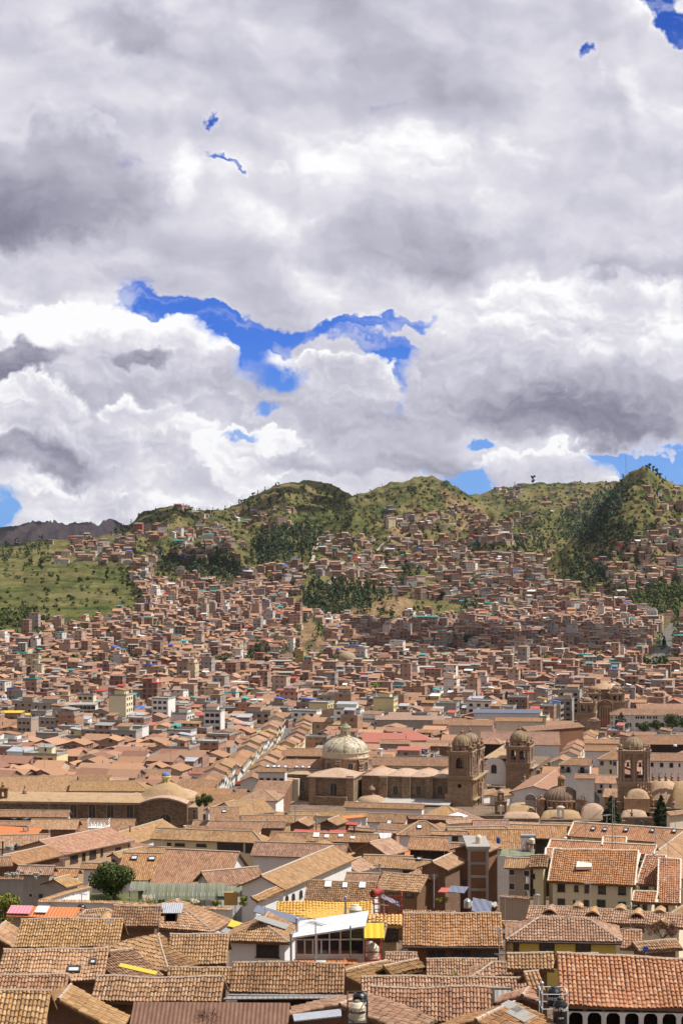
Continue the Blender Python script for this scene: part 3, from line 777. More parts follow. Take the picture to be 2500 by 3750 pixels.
h('c12','c',360,280,470,275,410,250,'small patched tan roof behind the yellow house',tile='tan',wall='adobe',d=182)
h('g1','g',655,706,1243,728,975,490,'cream walled block with many dark windows and a stepped tiled roof',tile='new',wall='cream',d=212,
  wins=[('F',723,720,768,763),('F',835,727,860,768),('F',905,730,930,772),('F',998,735,1043,777),('F',1135,740,1178,783),
  ('F',723,818,768,863,False,'gframe'),('F',828,825,860,866,False,'gframe'),('F',900,828,930,872,False,'gframe'),('F',990,825,1040,878,False,'gframe'),('F',1135,840,1178,884,False,'gframe')])
h('g2','g',525,608,652,612,600,530,'narrow cream wing with two small windows, left of the cream block',tile='brn',wall='cream',d=213,
  wins=[('F',548,648,568,682),('F',546,750,567,784)])
h('g2b','g',634,542,740,545,700,477,'short tiled roof stepping up from the narrow cream wing',tile='new',wall='cream',d=222)
h('g3','g',1254,718,1396,727,1370,520,'tall cream wing with a white verge and one dark window',tile='new',wall='cream',d=213,
  wins=[('F',1280,722,1330,775)])
h('g3b','g',1222,844,1382,852,1320,775,'small low tiled porch roof in front of the tall cream wing',tile='new',wall='cream',d=203,
  wins=[('F',1248,852,1273,890),('F',1297,856,1323,892)])
h('g3c','g',1394,848,1548,853,1510,553,'long sloping tiled wing at the right edge above the dormered roof',tile='new',wall='cream',d=206,
  wins=[('F',1415,855,1465,892)])
h('g4','g',650,478,1370,518,1010,430,'long cream house with a white mortar ridge behind the cream block',tile='new',wall='cream',d=233)
h('g4b','g',1020,458,1180,463,1110,398,'cream roof turret with its own small tiled roof and a tall antenna',tile='new',wall='cream',d=232,wh=2.2)
h('g4c','g',948,576,1256,592,1130,508,'raised tiled dormer on top of the cream block',tile='new',wall='pale',d=216,wh=.9)
h('g5','g',788,392,1620,448,1190,308,'long tiled roof with five skylights and a chimney, right edge',tile='new',wall='cream',d=262)
h('g6','g',386,402,778,412,600,320,'reddish tiled roof left of the roof with five skylights',tile='ora',wall='dark',d=268)
h('g7','g',90,478,560,482,330,348,'wide reddish tiled roof carrying a blue barrel',tile='ora',wall='white',d=258)
h('g7b','g',-20,362,405,350,200,322,'thin tan roof strip below the two bell towers',tile='tan',wall='white',d=285,hip=(0,1))
h('g8','g',252,500,350,458,170,438,'tall dark brick building with a cream tank on its tan roof',tile='tan',wall='brick',d=222,pk=.25)
h('g9','g',360,607,530,612,460,541,'pinkish plaster house with four paned windows',tile='tan',wall='pinkgrey',d=216,
  wins=[('F',393,618,433,657,False,'wframe'),('F',491,624,532,664,False,'wframe'),('F',393,712,433,753,False,'wframe'),('F',491,714,532,758,False,'wframe')])
h('g10','g',-20,622,110,560,-60,545,'shaded adobe house left of the tall dark brick building',tile='tan',wall='adobe',d=215)
h('g10b','g',-20,500,125,505,60,442,'tan tiled roof left of the cream tank',tile='ora',wall='ochre',d=240)
h('g11','g',-20,385,110,390,50,358,'white walled house with one dark window under the bell towers',tile='brn',wall='white',d=258,
  wins=[('F',10,385,47,420)])
h('g12','g',1600,700,1850,480,1470,440,'huge smooth tan roof side at the right edge of the photo',tile='tan',wall='cream',d=225)
h('g13','g',1475,1010,1640,900,1550,860,'tan roof corner at the right edge below the sloping wings',tile='tan',wall='cream',d=188)
h('e1','e',452,757,930,545,541,551,'white church-like hall with arched windows and a long tan roof',tile='tan',wall='white',d=222,
  wins=[('F',452,798,466,840,True),('F',496,782,510,828,True),('F',547,760,561,812,True),('F',596,738,608,782,True)])
h('e1b','e',268,834,440,768,320,783,'small tiled lean-to against the white hall',tile='tan',wall='white',d=203,shed=True)
h('e2','e',-60,738,330,700,240,524,'big brown tiled roof left of the white arched hall',tile='brn',wall='white',d=228)
h('e3','e',212,524,850,545,530,432,'broad brown tiled roof behind the white arched hall',tile='brn',wall='white',d=285)
h('e4','d',1012,411,1777,441,1400,340,'hipped house with cream wall left and a dark timber gallery right',tile='tan',wall='cream',hip=(0,1),d=322,
  wins=[('F',1130,440,1155,460),('F',1185,444,1245,456),('F',1330,449,1390,460),('F',1470,432,1640,486),('F',1660,436,1760,500)])
h('e5','e',938,640,1066,606,900,545,'white gabled house with a tall barred window',tile='tan',wall='white',d=246,wins=())
h('e6','e',960,604,1300,613,1130,523,'tan tiled roof behind the white gabled house',tile='tan',wall='white',d=262)
h('e7','e',1212,612,1570,634,1400,545,'tan tiled roof with two roof windows right of centre',tile='tan',wall='dark',d=258)
h('e8','e',843,706,1070,714,975,644,'small brown roof between white gable and adobe house',tile='brn',wall='white',d=226)
h('e9','e',575,834,1048,842,850,702,'brown tiled roof with three white skylights',tile='brn',wall='white',d=208)
h('e10','e',1052,750,1358,772,1260,648,'adobe house with a patched tan roof behind the red solar heater',tile='tan',wall='adobe',d=214,
  wins=[('F',1150,778,1178,795),('F',1265,780,1310,803)])
h('e11','e',1432,692,1524,655,1370,598,'tan hipped roof on a tall bare adobe wall',tile='tan',wall='adobe',hip=(1,0),d=222)
h('e12','e',1142,526,1286,490,1095,412,'barn with a dark gable and a smooth tan roof',tile='tan',wall='adobe',d=285)
h('e13','e',1200,387,1545,390,1370,292,'pyramid roofed house with a white skylight',tile='brn',wall='white',hip=(1,1),d=335)
h('e14','e',1268,482,1640,496,1420,388,'tiled house over a shaded arcade, below the bell towers',tile='ora',wall='dark',d=292)
h('e15','e',1430,384,1610,388,1500,357,'white block with a small dark window and a thin tiled roof',tile='tan',wall='white',d=318,
  wins=[('F',1492,385,1526,418)])
h('e16a','e',340,408,600,414,470,362,'rust stained low tiled roof in the crowded middle of town',tile='brn',wall='rustwall',d=345)
h('e16b','e',500,366,730,378,620,345,'flat orange painted roof in the crowded middle of town',tile='redsheet',wall='adobe',d=365,cap=None,name='sheet_roofed_shed',cat='shed',pk=.3)
h('e16c','e',740,378,885,383,812,347,'orange red peaked sheet roof beside grey chimneys',tile='redsheet',wall='adobe',d=362,cap=None,name='sheet_roofed_shed',cat='shed',pk=.3)
h('e16d','e',590,428,1075,437,830,372,'brown roof dotted with white skylights, middle of town',tile='brn',wall='adobe',d=332)
h('e16e','e',1040,405,1160,408,1095,368,'pale translucent roof panel house, middle of town',tile='whitesheet',wall='adobe',d=340,cap=None,name='sheet_roofed_shed',cat='shed')
h('e17a','e',-60,292,140,290,30,196,'brown roof with a skylight below the street of parked cars',tile='brn',wall='white',d=415)
h('e17b','e',130,255,395,232,160,165,'wide smooth tan roof below the street of parked cars',tile='tan',wall='white',d=440)
h('e17c','e',150,300,640,302,380,252,'long low brown tiled roof left of the tall grey chimney',tile='brn',wall='white',d=395)
h('e17d','e',480,256,1010,264,740,226,'long thin tiled roof below the stone transept',tile='tan',wall='white',d=440)
h('e17e','e',1000,298,1262,304,1130,238,'tiled roof with green mossy strips below the stone nave',tile='brn',wall='white',d=400)
h('e17f','e',842,198,1382,213,1100,164,'long dark tiled shed with a white strip wall against the church',tile='brn',wall='white',d=515)
h('e17g','e',1255,274,1640,288,1430,246,'tiled house with a dark timber upper floor beneath the bell tower',tile='brn',wall='rustwall',d=415)
h('e17h','e',1392,250,1620,260,1530,186,'tan peaked roof at the foot of the bell tower',tile='tan',wall='white',hip=(1,1),d=450)
h('e17i','e',0,334,450,340,220,288,'low tan tiled roof behind the timber gallery house',tile='brn',wall='adobe',d=365)
h('e17j','e',140,150,396,156,310,78,'hipped house with plastered wall at the corner of the car street',tile='tan',wall='white',hip=(1,1),d=515)
h('e17k','e',606,326,662,300,560,285,'small brown gable with a dark front, middle of town',tile='tan',wall='adobe',d=378)
h('e17l','e',800,320,880,290,775,268,'small gable of grey rubble stone, middle of town',tile='tan',wall='stone',d=370)
h('e17m','e',845,275,985,262,915,240,'orange sheet roof beside a small white turret',tile='orasheet',wall='white',d=405,cap=None,name='sheet_roofed_shed',cat='shed')
h('e17n','e',790,310,935,318,860,292,'red painted shed roof beside grey chimneys',tile='redsheet',wall='redwall',d=380,cap=None,name='sheet_roofed_shed',cat='shed')
h('e17o','e',870,350,1200,375,1010,335,'low mixed roof right of the red painted shed',tile='tan',wall='adobe',d=362)
h('e17p','e',-60,220,130,160,60,165,'brown roof end left of the car street',tile='brn',wall='white',d=455)
h('d1','d',1010,712,1525,738,1300,462,'huge brown tiled roof above the green arched canopy',tile='ora',wall='white',d=238)
h('d2','d',780,690,1070,694,960,506,'brown roof with two skylights right of the big round tree',tile='ora',wall='white',d=244)
h('d4','d',-20,262,462,266,220,213,'dark brown tiled roof over a row of dark windows, far left',tile='brn',wall='pale',d=430,autow=(7,3.0,1.0,.9))
h('d5','d',520,360,900,362,720,278,'brown tiled roof in front of the long stone church wall',tile='brn',wall='white',d=385)
h('d6','d',905,449,1222,350,945,325,'wide smooth tan roof with two small chimneys',tile='tan',wall='white',d=345)
h('d7','d',190,347,520,349,370,280,'tan tiled roof over a red brick wall with grey posts',tile='tan',wall='brick',d=365)
h('d8','d',440,518,912,422,500,390,'long diagonal tiled house with stone wall and tall windows',tile='ora',wall='ochre',d=285,
  wins=[('F',478,520,522,568),('F',556,505,574,558),('F',607,488,646,538),('F',680,475,694,524),('F',782,468,812,490),('F',868,448,876,466)])
h('d8b','d',128,592,435,520,165,500,'long low tan roof at the left, in line with the diagonal house',tile='ora',wall='rustwall',d=262)
h('d9','d',-20,478,340,470,200,386,'patched tan roof at the left edge above the grey tanks',tile='tan',wall='white',d=310)
h('d10','d',-20,322,340,325,160,289,'thin tan roof strip with a yellowish edge, far left',tile='ora',wall='ochre',d=395)
h('d10b','d',-20,412,190,412,70,346,'brown roof left of two silver vent pipes',tile='brn',wall='white',d=345)
h('d11','d',100,652,350,657,210,578,'tiled house with peeling brick and concrete wall, left',tile='tan',wall='grey',d=226,
  wins=[('F',195,780,220,805,False,'wframe'),('F',265,787,287,808),('F',322,790,345,810,False,'wframe')])
h('d12','d',340,664,520,668,400,590,'orange roof patch right of the peeling brick house',tile='new',wall='white',d=238)
h('d13','d',450,740,565,712,410,682,'little tan roof left of the big round tree',tile='tan',wall='grey',d=218)
h('d14','d',-60,600,90,592,10,533,'brown roof corner at the left edge over the junk terrace',tile='brn',wall='adobe',d=240)
h('d15','d',985,502,1146,505,1075,466,'small tan roof above the roof with two skylights',tile='tan',wall='white',d=300)
h('d16','d',535,613,760,618,640,566,'tiled roof strip behind the big round tree',tile='brn',wall='white',d=262)
h('d17','d',800,540,1000,497,880,460,'pale tan roof left of the roof with two skylights',tile='tan',wall='pinkgrey',d=285)
h('d18','d',1285,345,1420,348,1360,284,'tan roof under the right end of the stone church',tile='tan',wall='white',d=420)
h('d19','d',1265,305,1390,306,1330,286,'low tiled porch at the right end of the stone church',tile='brn',wall='white',d=455)
h('d20','d',590,724,800,727,700,694,'white garden house behind the big round tree',tile='brn',wall='white',d=236)
h('j1','j',-20,502,436,494,220,402,'enormous smooth tan roof behind the left church',tile='tan',wall='white',d=560)
h('j2','j',415,491,900,492,650,424,'long tan roof with a row of small arches, behind the left church',tile='tan',wall='white',d=560,hip=(0,1),autow=(16,.8,1.2,1.3))
h('j3','j',300,460,455,460,375,394,'tan roof wedge between two long tan roofs, left',tile='tan',wall='white',d=575)
h('j4','j',1040,382,1440,395,1240,342,'long brown tiled house left of the car street',tile='brn',wall='white',d=690)
h('j5','j',834,405,1030,405,930,360,'brown tiled house with two big dark windows behind the blue lantern',tile='brn',wall='pale',d=655,wins=[('F',842,410,870,428),('F',888,410,916,428),('F',935,410,945,428)])
h('j6','j',366,340,508,342,440,305,'pale house with an orange yellow roof, left',tile='t_yel',wall='pale',d=790,autow=(5,1.4,1.2,1.6,2))
h('j7','j',467,263,650,264,560,230,'white two storey house with blue windows, left',tile='brn',wall='white',d=880,autow=(6,1.2,1.4,3.2,1))
h('j8','j',810,262,945,262,880,236,'pale two storey house with brown roof, left of centre',tile='brn',wall='pale',d=880,autow=(4,1.4,1.3,1.6,2))
h('j9','j',595,326,740,327,660,290,'orange walled house with brown roof, left',tile='brn',wall='ochre',d=800,autow=(4,1.6,1.2,1.6,1))
h('j10','j',930,326,1045,328,985,302,'white house with grey sheets on its brown roof',tile='brn',wall='white',d=800,autow=(3,1.8,1.2,1.5,1))
h('j11','j',1130,385,1230,390,1180,380,'bright red flat roof beside a white patch',tile='redsheet',wall='white',d=670,cap=None)
h('i1','i',300,262,620,264,470,236,'long tan roof behind the grey gable wall',tile='brn',wall='pale',d=860)
h('i2','i',200,420,740,424,480,333,'very large brown roof behind the two bell towers',tile='brn',wall='white',d=700)
h('i3','i',725,558,948,563,840,510,'white house with black iron balconies, right',tile='brn',wall='white',d=585,hip=(1,0),
  wins=[('F',745,568,765,580),('F',783,572,803,605),('F',875,574,900,606)])
h('i4','i',985,520,1135,524,1080,466,'pale yellow house with blue windows left of the bell gable tower',tile='brn',wall='pale',d=598,hip=(1,0),
  wins=[('F',1010,533,1030,557,False,'blue'),('F',1075,530,1086,552),('F',1097,535,1115,560,False,'blue'),('F',1072,588,1087,614)])
h('i5','i',1330,530,1640,533,1480,478,'long white house with dark blue windows, right edge',tile='brn',wall='white',d=618,
  wins=[('F',1350,543,1368,568),('F',1414,545,1434,570),('F',1478,546,1500,572),('F',1538,548,1550,570)])
h('i6','i',1250,418,1640,420,1440,353,'long brown roof in front of the plaza trees',tile='brn',wall='dark',d=735)
h('i7','i',1072,219,1640,226,1330,178,'long white arcaded plaza building with a pediment',tile='brn',wall='white',d=965,hip=(1,0))
h('i8','i',845,684,940,687,892,652,'small white house with a glazed upper floor',tile='ora',wall='white',d=570,
  wins=[('F',850,686,880,700),('F',884,686,906,700)])
h('i9','i',973,681,1138,684,1050,628,'white two storey house left of the right bell tower',tile='ora',wall='white',d=570,
  wins=[('F',1010,690,1024,712),('F',1070,692,1084,714),('F',992,728,1018,745),('F',1085,732,1112,746)])
h('i10','i',905,868,1142,872,1040,768,'reddish tiled roof behind the conifer with antenna',tile='ora',wall='white',d=600)
h('i11','i',835,648,980,650,905,620,'low reddish roof below the balcony house',tile='ora',wall='white',d=545)
h('i12','i',720,752,860,640,620,690,'reddish roof side climbing behind the ribbed dome',tile='ora',wall='white',d=590)
h('i13','i',330,770,470,752,390,690,'small tan peaked roof in front of the white apse',tile='tan',wall='white',d=590,hip=(1,1))
h('i14','i',205,765,330,745,250,705,'tan roof right of the big bell tower',tile='tan',wall='white',d=600)
h('i15','i',-20,290,290,292,140,250,'long brown roof behind the green cream dome',tile='brn',wall='pale',d=840)
h('i16','i',200,414,340,418,262,360,'tan peaked roof right of the twin domes',tile='ora',wall='dark',d=690,hip=(1,1))
h('i17','i',900,462,1140,464,1020,426,'brown roof with a white sheet right of the green arc',tile='brn',wall='white',d=665)
h('i18','i',520,330,905,300,700,250,'orange brick hall with thin brown roof behind the left bell tower',tile='brn',wall='brick',d=790,pk=.25)
h('i19','i',900,412,1140,414,1020,385,'orange roofs row at the plaza corner',tile='ora',wall='ochre',d=720)
h('i20','i',1480,900,1640,880,1568,845,'gabled timber house at the right edge behind the skylight roof',tile='ora',wall='pale',d=330)
h('i21','i',150,205,600,208,380,180,'long grey purple roof left of the tall dark conifer',tile='bluegrey',wall='white',d=905,cap=None,name='market_hall')
h('i22','i',1260,190,1640,190,1450,138,'big brown roof behind the white arcaded plaza building',tile='brn',wall='dark',d=1015)
h('h1','h',690,312,985,314,840,247,'large pinkish red roof right of the green cream dome',tile='pinkred',wall='grey',d=790,cap=None)
h('h1b','h',975,300,1165,298,1060,238,'second pinkish red roof, hipped, beside the first',tile='pinkred',wall='grey',d=800,cap=None,hip=(0,1))
h('h2','h',752,468,1284,476,1010,412,'long yellow walled house with brown roof behind the nave',tile='brn',wall='yellowpale',d=655,autow=(11,.9,1.0,1.5,1))
h('h3','h',805,322,1020,325,910,290,'orange tiled grey block in front of the pinkish red roof',tile='ora',wall='grey',d=765)
h('h4','h',1010,335,1300,340,1150,312,'brick house with large tan roof behind the twin bell towers',tile='tan',wall='brick',d=750)
h('h5','h',-20,512,180,515,60,470,'white house with a row of skylights left of the stone church',tile='brn',wall='white',d=590,autow=(4,1.0,1.2,2.5,1))
h('h6','h',160,486,420,488,290,428,'tan roof with skylights directly left of the green cream dome',tile='ora',wall='white',d=610)
h('h7','h',170,405,420,408,290,350,'broad tan roof left of the green cream dome',tile='brn',wall='adobe',d=690)
h('h8','h',705,428,890,430,800,395,'tan roof with a small white and red lantern',tile='ora',wall='white',d=680)
h('h9','h',-20,700,116,700,50,632,'tan roof at the left foot of the stone church',tile='tan',wall='yellowpale',d=520)
h('h10','h',1170,190,1640,192,1400,160,'very long thin brown roof in front of the brick district',tile='brn',wall='pale',d=905)
h('h11','h',780,160,1250,162,1010,130,'long rust streaked hall roof above the pinkish red roof',tile='rustpale',wall='grey',d=920,cap=None,name='market_hall')
h('h12','h',870,130,1200,132,1030,108,'upper rust streaked hall roof behind the first hall',tile='rustpale',wall='grey',d=965,cap=None,name='market_hall')
h('g14','g',150,338,400,338,270,286,'dark brown low roof at the foot of the twin bell towers',tile='brn',wall='adobe',d=330)
h('g15','g',-20,312,170,300,80,262,'tan roof beside the terrace parasol below the twin bell towers',tile='tan',wall='white',d=375)
h('g16','g',600,322,830,326,715,305,'thin tan roof wedged behind the reddish roof, below the ribbed dome',tile='tan',wall='adobe',d=330)
for i_,(xa,ya,xb,yb,d_,lb)in enumerate(((352,921,592,921,480,'dark rubble precinct wall, left piece below the mound vaults'),(606,927,835,927,478,'dark rubble precinct wall, middle piece below the mound vaults'),(830,936,1180,936,470,'rubble precinct wall behind the antenna conifer'),(1165,912,1360,912,478,'rubble precinct wall between the two dark conifers'),(1350,880,1640,880,490,'rubble precinct wall at the right edge under the sandy vaults'),(200,900,360,900,500,'stone wall right of the twin bell towers base'))):
 a_=ray(px('i',xa,ya),d_);b_=ray(px('i',xb,yb),d_);zb_=tz(a_.x,a_.y)-1;mb=MB();mb.box(((a_.x+b_.x)/2,d_+.6,(a_.z+zb_)/2),(b_.x-a_.x,1.2,a_.z-zb_));tag(mb.build('stone_wall',M['stone'],origin=(a_.x,a_.y,zb_)),lb,'wall')
def arch_wall(mb,O,X,N,W,H,th,ops,mi=0,zb=0.0,seg=10):
 """wall W x H with openings [(centre, width, sill, springing)] ; O = lower left front corner, X along, N outward normal"""
 O=Vector(O);X=Vector(X);N=Vector(N);Z=Vector((0,0,1))
 xs={0.0,W}
 for c,w,z0,zs in ops:
  for i in range(seg+1):xs.add(round(c-w/2*math.cos(math.pi*i/seg),4))
 xs=sorted(xs)
 def P(x,z,b):return O+X*x+Z*z-N*(th if b else 0)
 def spans(x):
  for c,w,z0,zs in ops:
   if abs(x-c)<w/2:
    return(z0,None,c,w,zs)
  return None
 def top(x,c,w,zs):return zs+math.sqrt(max(0,(w/2)**2-(x-c)**2))
 for a,b in zip(xs[:-1],xs[1:]):
  if b-a<1e-4:continue
  s=spans((a+b)/2)
  if s is None:segs=[(0,0,H,H)]
  else:
   z0,_,c,w,zs=s
   ta,tb=min(top(a,c,w,zs),H-.02),min(top(b,c,w,zs),H-.02)
   segs=([(0,0,z0,z0)]if z0>0.01 else[])+[(ta,tb,H,H)]
   mb.poly([P(a,ta,0),P(b,tb,0),P(b,tb,1),P(a,ta,1)],mi)
   if z0>.01:mb.poly([P(a,z0,0),P(b,z0,0),P(b,z0,1),P(a,z0,1)],mi)
  for la,lb,ha,hb in segs:
   for bk in(0,1):mb.poly([P(a,la,bk),P(b,lb,bk),P(b,hb,bk),P(a,ha,bk)],mi)
 mb.poly([P(0,H,0),P(W,H,0),P(W,H,1),P(0,H,1)],mi)
 for x in(0,W):mb.poly([P(x,0,0),P(x,H,0),P(x,H,1),P(x,0,1)],mi)
 for c,w,z0,zs in ops:
  for sx in(-1,1):mb.poly([P(c+sx*w/2,z0,0),P(c+sx*w/2,zs,0),P(c+sx*w/2,zs,1),P(c+sx*w/2,z0,1)],mi)
class Loc:
 """measured point -> local metres of a building turned by a, standing at distance D"""
 def __init__(s,fr,zx,zy,D,a,label,name,cat='church',zbase=None):
  s.fr,s.D,s.a=fr,D,a;s.O=ray(px(fr,zx,zy),D);s.c,s.s=math.cos(a),math.sin(a)
  s.k=D/F/ZO[fr][2]
  s.zb=tz(s.O.x,s.O.y)-1-s.O.z
  s.T=thing(name,label,cat,s.O);s.T.rotation_euler=(0,0,-a)
 def p(s,zx,zy,y=0.0):
  x=0.0
  for _ in range(4):
   dd=y*s.c-x*s.s
   w=ray(px(s.fr,zx,zy),s.D+dd)-s.O
   x=(w.x-y*s.s)/s.c
  return x,w.z
 def box(s,mb,x0,y0,x1,y1,y=0.0,dep=1.0,mi=0):
  a,zt=s.p(x0,y0,y);b,zb_=s.p(x1,y1,y)
  if y1>5000:zb_=s.zb
  mb.box(((a+b)/2,y+dep/2,(zt+zb_)/2),(abs(b-a),dep,abs(zt-zb_)),mi=mi);return a,b,zt,zb_
 def build(s,mb,name,mat,parent=None,smooth=False):
  if name in('pinnacle','pilaster','panel_post','drum_column','buttress','round_parapet','bell_wall_part'):
   for m in mb.pieces():o=m.build(name,mat,None,smooth,origin=(0,0,0));o.parent=parent or s.T
   return o
  o=mb.build(name,mat,None,smooth,origin=(0,0,0));o.parent=parent or s.T;return o
 def mark(s,x0,x1,y0,y1):
  c=s.O+Vector(((x0+x1)/2*s.c+(y0+y1)/2*s.s,-(x0+x1)/2*s.s+(y0+y1)/2*s.c,0))
  occ(c,(s.c,-s.s),abs(x1-x0)/2,abs(y1-y0)/2)
 def window(s,wallobj,zx,zy,y,w,h,arched=True,frame='surround',face='F',xw=None):
  x,z=s.p(zx,zy,y)
  fm,pm=win_meshes('window',w,h,arched,frame,'glass',0)
  o=bpy.data.objects.new('window',fm);COL.objects.link(o);o.parent=wallobj;o.location=(x,y,z)
  k=bpy.data.objects.new('pane',pm);COL.objects.link(k);k.parent=o
  return o
def pinnacle(mb,c,r,hgt,n=8,mi=0):
 mb.lathe(c,[(r*.9,0),(r*.9,hgt*.12),(r*.65,hgt*.15),(r*.62,hgt*.42),(r*.95,hgt*.46),(r*.9,hgt*.52),(r*.45,hgt*.62),(r*.28,hgt*.74),(r*.4,hgt*.82),(r*.12,hgt*.93),(.01,hgt)],n,mi)
def ribs(mb,c,R,Hh,n,r,prof=None,mi=0,a0=0.0,top=.97):
 for i in range(n):
  a=a0+i/n*2*math.pi;pts=[]
  for j in range(9):
   t=j/8*math.pi/2*top
   pts.append(Vector(c)+Vector((math.cos(a)*R*math.cos(t),math.sin(a)*R*math.cos(t),Hh*math.sin(t))))
  for p,q in zip(pts[:-1],pts[1:]):mb.tube(p,q,r,4,mi)
def dome_prof(R,Hh,n=10):return[(R*math.cos(j/n*math.pi/2),Hh*math.sin(j/n*math.pi/2))for j in range(n)]+[(R*.04,Hh)]
def bell_tower(L,cx,cy,hw,z,spec,T=None,mat='carved',lit='carvedlit'):
 """z: list of levels [ground, belfry floor, belfry top, drum top, dome top, finial top]; spec: openings per face etc."""
 z0,z1,z2,z3,z4,z5=z
 T=T or L.T
 mb=MB();mb.box((cx,cy,(z0+z1)/2),(hw*2.08,hw*2.08,z1-z0))
 body=L.build(mb,'tower_base',M['ashlar'],T)
 mb=MB()
 for dz,e,hh in((-.15,.45,.35),(-.55,.28,.45),(-1.0,.12,.5)):mb.box((cx,cy,z1+dz),(hw*2.08+2*e,hw*2.08+2*e,hh))
 for i in range(14):
  for sx,sy in((0,-1),(1,0)):
   u=(i+.5)/14*2-1
   mb.box((cx+(u*hw if sx==0 else sx*(hw*1.04+.2)),cy+(u*hw if sy==0 else sy*(hw*1.04+.2)),z1-1.35),(.22,.22,.3))
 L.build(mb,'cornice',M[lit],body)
 mb=MB();H=z2-z1;no=spec.get('n',1);ow=spec.get('ow',.3)*hw;th=.7
 W=hw*2
 cs=[W/2]if no==1 else[W*.3,W*.7]
 zs=H*spec.get('spring',.62);sill=H*spec.get('sill',.22)
 ops=[(c,ow*2,sill,zs)for c in cs]
 for(ox,oy,X,N)in((cx-hw,cy-hw,(1,0,0),(0,-1,0)),(cx+hw,cy-hw+.003,(0,1,0),(1,0,0)),(cx+hw-.003,cy+hw,(-1,0,0),(0,1,0)),(cx-hw,cy+hw-.003,(0,-1,0),(-1,0,0))):
  arch_wall(mb,(ox,oy,z1),X,N,W-.004,H,th,ops)
 mb.box((cx,cy,z2-.15),(W-1.5,W-1.5,.2));mb.box((cx,cy,z1+.1),(W-1.5,W-1.5,.2))
 bel=L.build(mb,'belfry',M[mat],T)
 mb=MB()
 pos_=[.06,.16,.84,.94]+([.5]if no==2 else[])
 for u in pos_:
  for(X,Y,fx,fy)in((cx-hw+u*W,cy-hw-.12,1,0),(cx+hw+.12,cy-hw+u*W,0,1)):
   mb.lathe((X,Y,z1+.05),[(.30,0),(.30,H*.12),(.21,H*.14),(.19,H*.8),(.30,H*.85),(.32,H*.98)],8)
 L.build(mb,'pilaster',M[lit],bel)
 mb=MB()
 for dz,e,hh in((.25,.55,.3),(-.05,.35,.3),(-.4,.18,.35)):mb.box((cx,cy,z2+dz),(W+2*e,W+2*e,hh))
 L.build(mb,'cornice',M[lit],bel)
 mb=MB()
 for u in np.linspace(-1,1,11):
  for(X,Y)in((cx+u*hw,cy-hw-.2),(cx+hw+.2,cy+u*hw)):mb.box((X,Y,z2+.85),(.16,.16,.9))
 for sx,sy,lx,ly in((0,-1,W+.4,.18),(1,0,.18,W+.4)):mb.box((cx+sx*(hw+.2),cy+sy*(hw+.2),z2+1.36),(lx,ly,.14))
 L.build(mb,'balustrade',M[mat],bel)
 if spec.get('bells',True):
  for c in cs:
   mb=MB();r=ow*.62;zt=z1+zs+ow*.3
   mb.lathe((cx-hw+c,cy-hw+.8,zt-r*2.2),[(r,0),(r*.82,r*.25),(r*.6,r*.9),(r*.5,r*1.5),(r*.15,r*1.8)],12)
   mb.tube((cx-hw+c-ow,cy-hw+.8,zt-r*.3),(cx-hw+c+ow,cy-hw+.8,zt-r*.3),.09,5)
   L.build(mb,'bell',M['bronze'],bel)
 mb=MB();Rd=hw*spec.get('rd',.78);zd0=z2+.4
 mb.lathe((cx,cy,zd0),[(Rd,0),(Rd,(z3-zd0)*.8),(Rd*1.12,(z3-zd0)*.88),(Rd*1.1,z3-zd0)],8,0,math.pi/8)
 dr=L.build(mb,'drum',M[mat],T)
 if spec.get('drumwin'):
  for aa in range(8):
   an=aa*math.pi/4
   fm,pm=win_meshes('window',Rd*.36,(z3-zd0)*.55,True,'surround','void',1)
   o=bpy.data.objects.new('window',fm);COL.objects.link(o);o.parent=dr;k=bpy.data.objects.new('pane',pm);COL.objects.link(k);k.parent=o
   rr=Rd*math.cos(math.pi/8)+.02
   o.location=(cx+rr*math.sin(an),cy-rr*math.cos(an),zd0+(z3-zd0)*.42);o.rotation_euler=(0,0,an)
 mb=MB();mb.lathe((cx,cy,z3),dome_prof(Rd*.98,z4-z3),24)
 dm=L.build(mb,'dome',M['ribdome'],T,True)
 mb=MB();ribs(mb,(cx,cy,z3),Rd*.99,z4-z3,16,.09);L.build(mb,'rib',M['carved'],dm)
 mb=MB();pinnacle(mb,(cx,cy,z4-.2),hw*.18,z5-z4+.2);L.build(mb,'finial',M['carved'],dm)
 mb=MB()
 for i,(sx,sy)in enumerate(((-1,-1),(1,-1),(1,1),(-1,1))):
  pinnacle(mb,(cx+sx*hw*.9,cy+sy*hw*.9,z2+.4),hw*.21,(z3-z2)*1.15)
 for i in range(8):
  an=i*math.pi/4+math.pi/8;pinnacle(mb,(cx+Rd*1.02*math.cos(an),cy+Rd*1.02*math.sin(an),z3-.1),hw*.10,(z4-z3)*.42,6)
 L.build(mb,'pinnacle',M[mat],T)
 return body,bel
def dome_mat():
 m,t=new_mat('dome_glazed_tiles');u,v,_=t.sep(uvn(t))
 a=t.math('DIVIDE',u,.62);b=t.math('DIVIDE',v,.42)
 zig=t.math('PINGPONG',a,1.0)
 s=t.math('ADD',b,t.math('MULTIPLY',zig,1.3))
 idx=t.math('FLOOR',s);wn=t.white(t.comb(idx,t.math('FLOOR',a),2.0))[0]
 c=t.ramp(wn,[(0,(.50,.45,.33)),(.3,(.34,.32,.21)),(.5,(.58,.51,.38)),(.68,(.24,.21,.14)),(.82,(.46,.37,.26))],'CONSTANT')
 c=t.mix(t.mr(t.noise(pos(t),.5,5,.7),.5,.7,0,.6),c,(.16,.12,.08))
 t.bsdf(c,.5,spec=.4);return m
M['domet']=dome_mat()
L=Loc('h',705,545,600,math.radians(14),'great brown stone church with a patterned cream green dome and twin bell towers','stone_church')
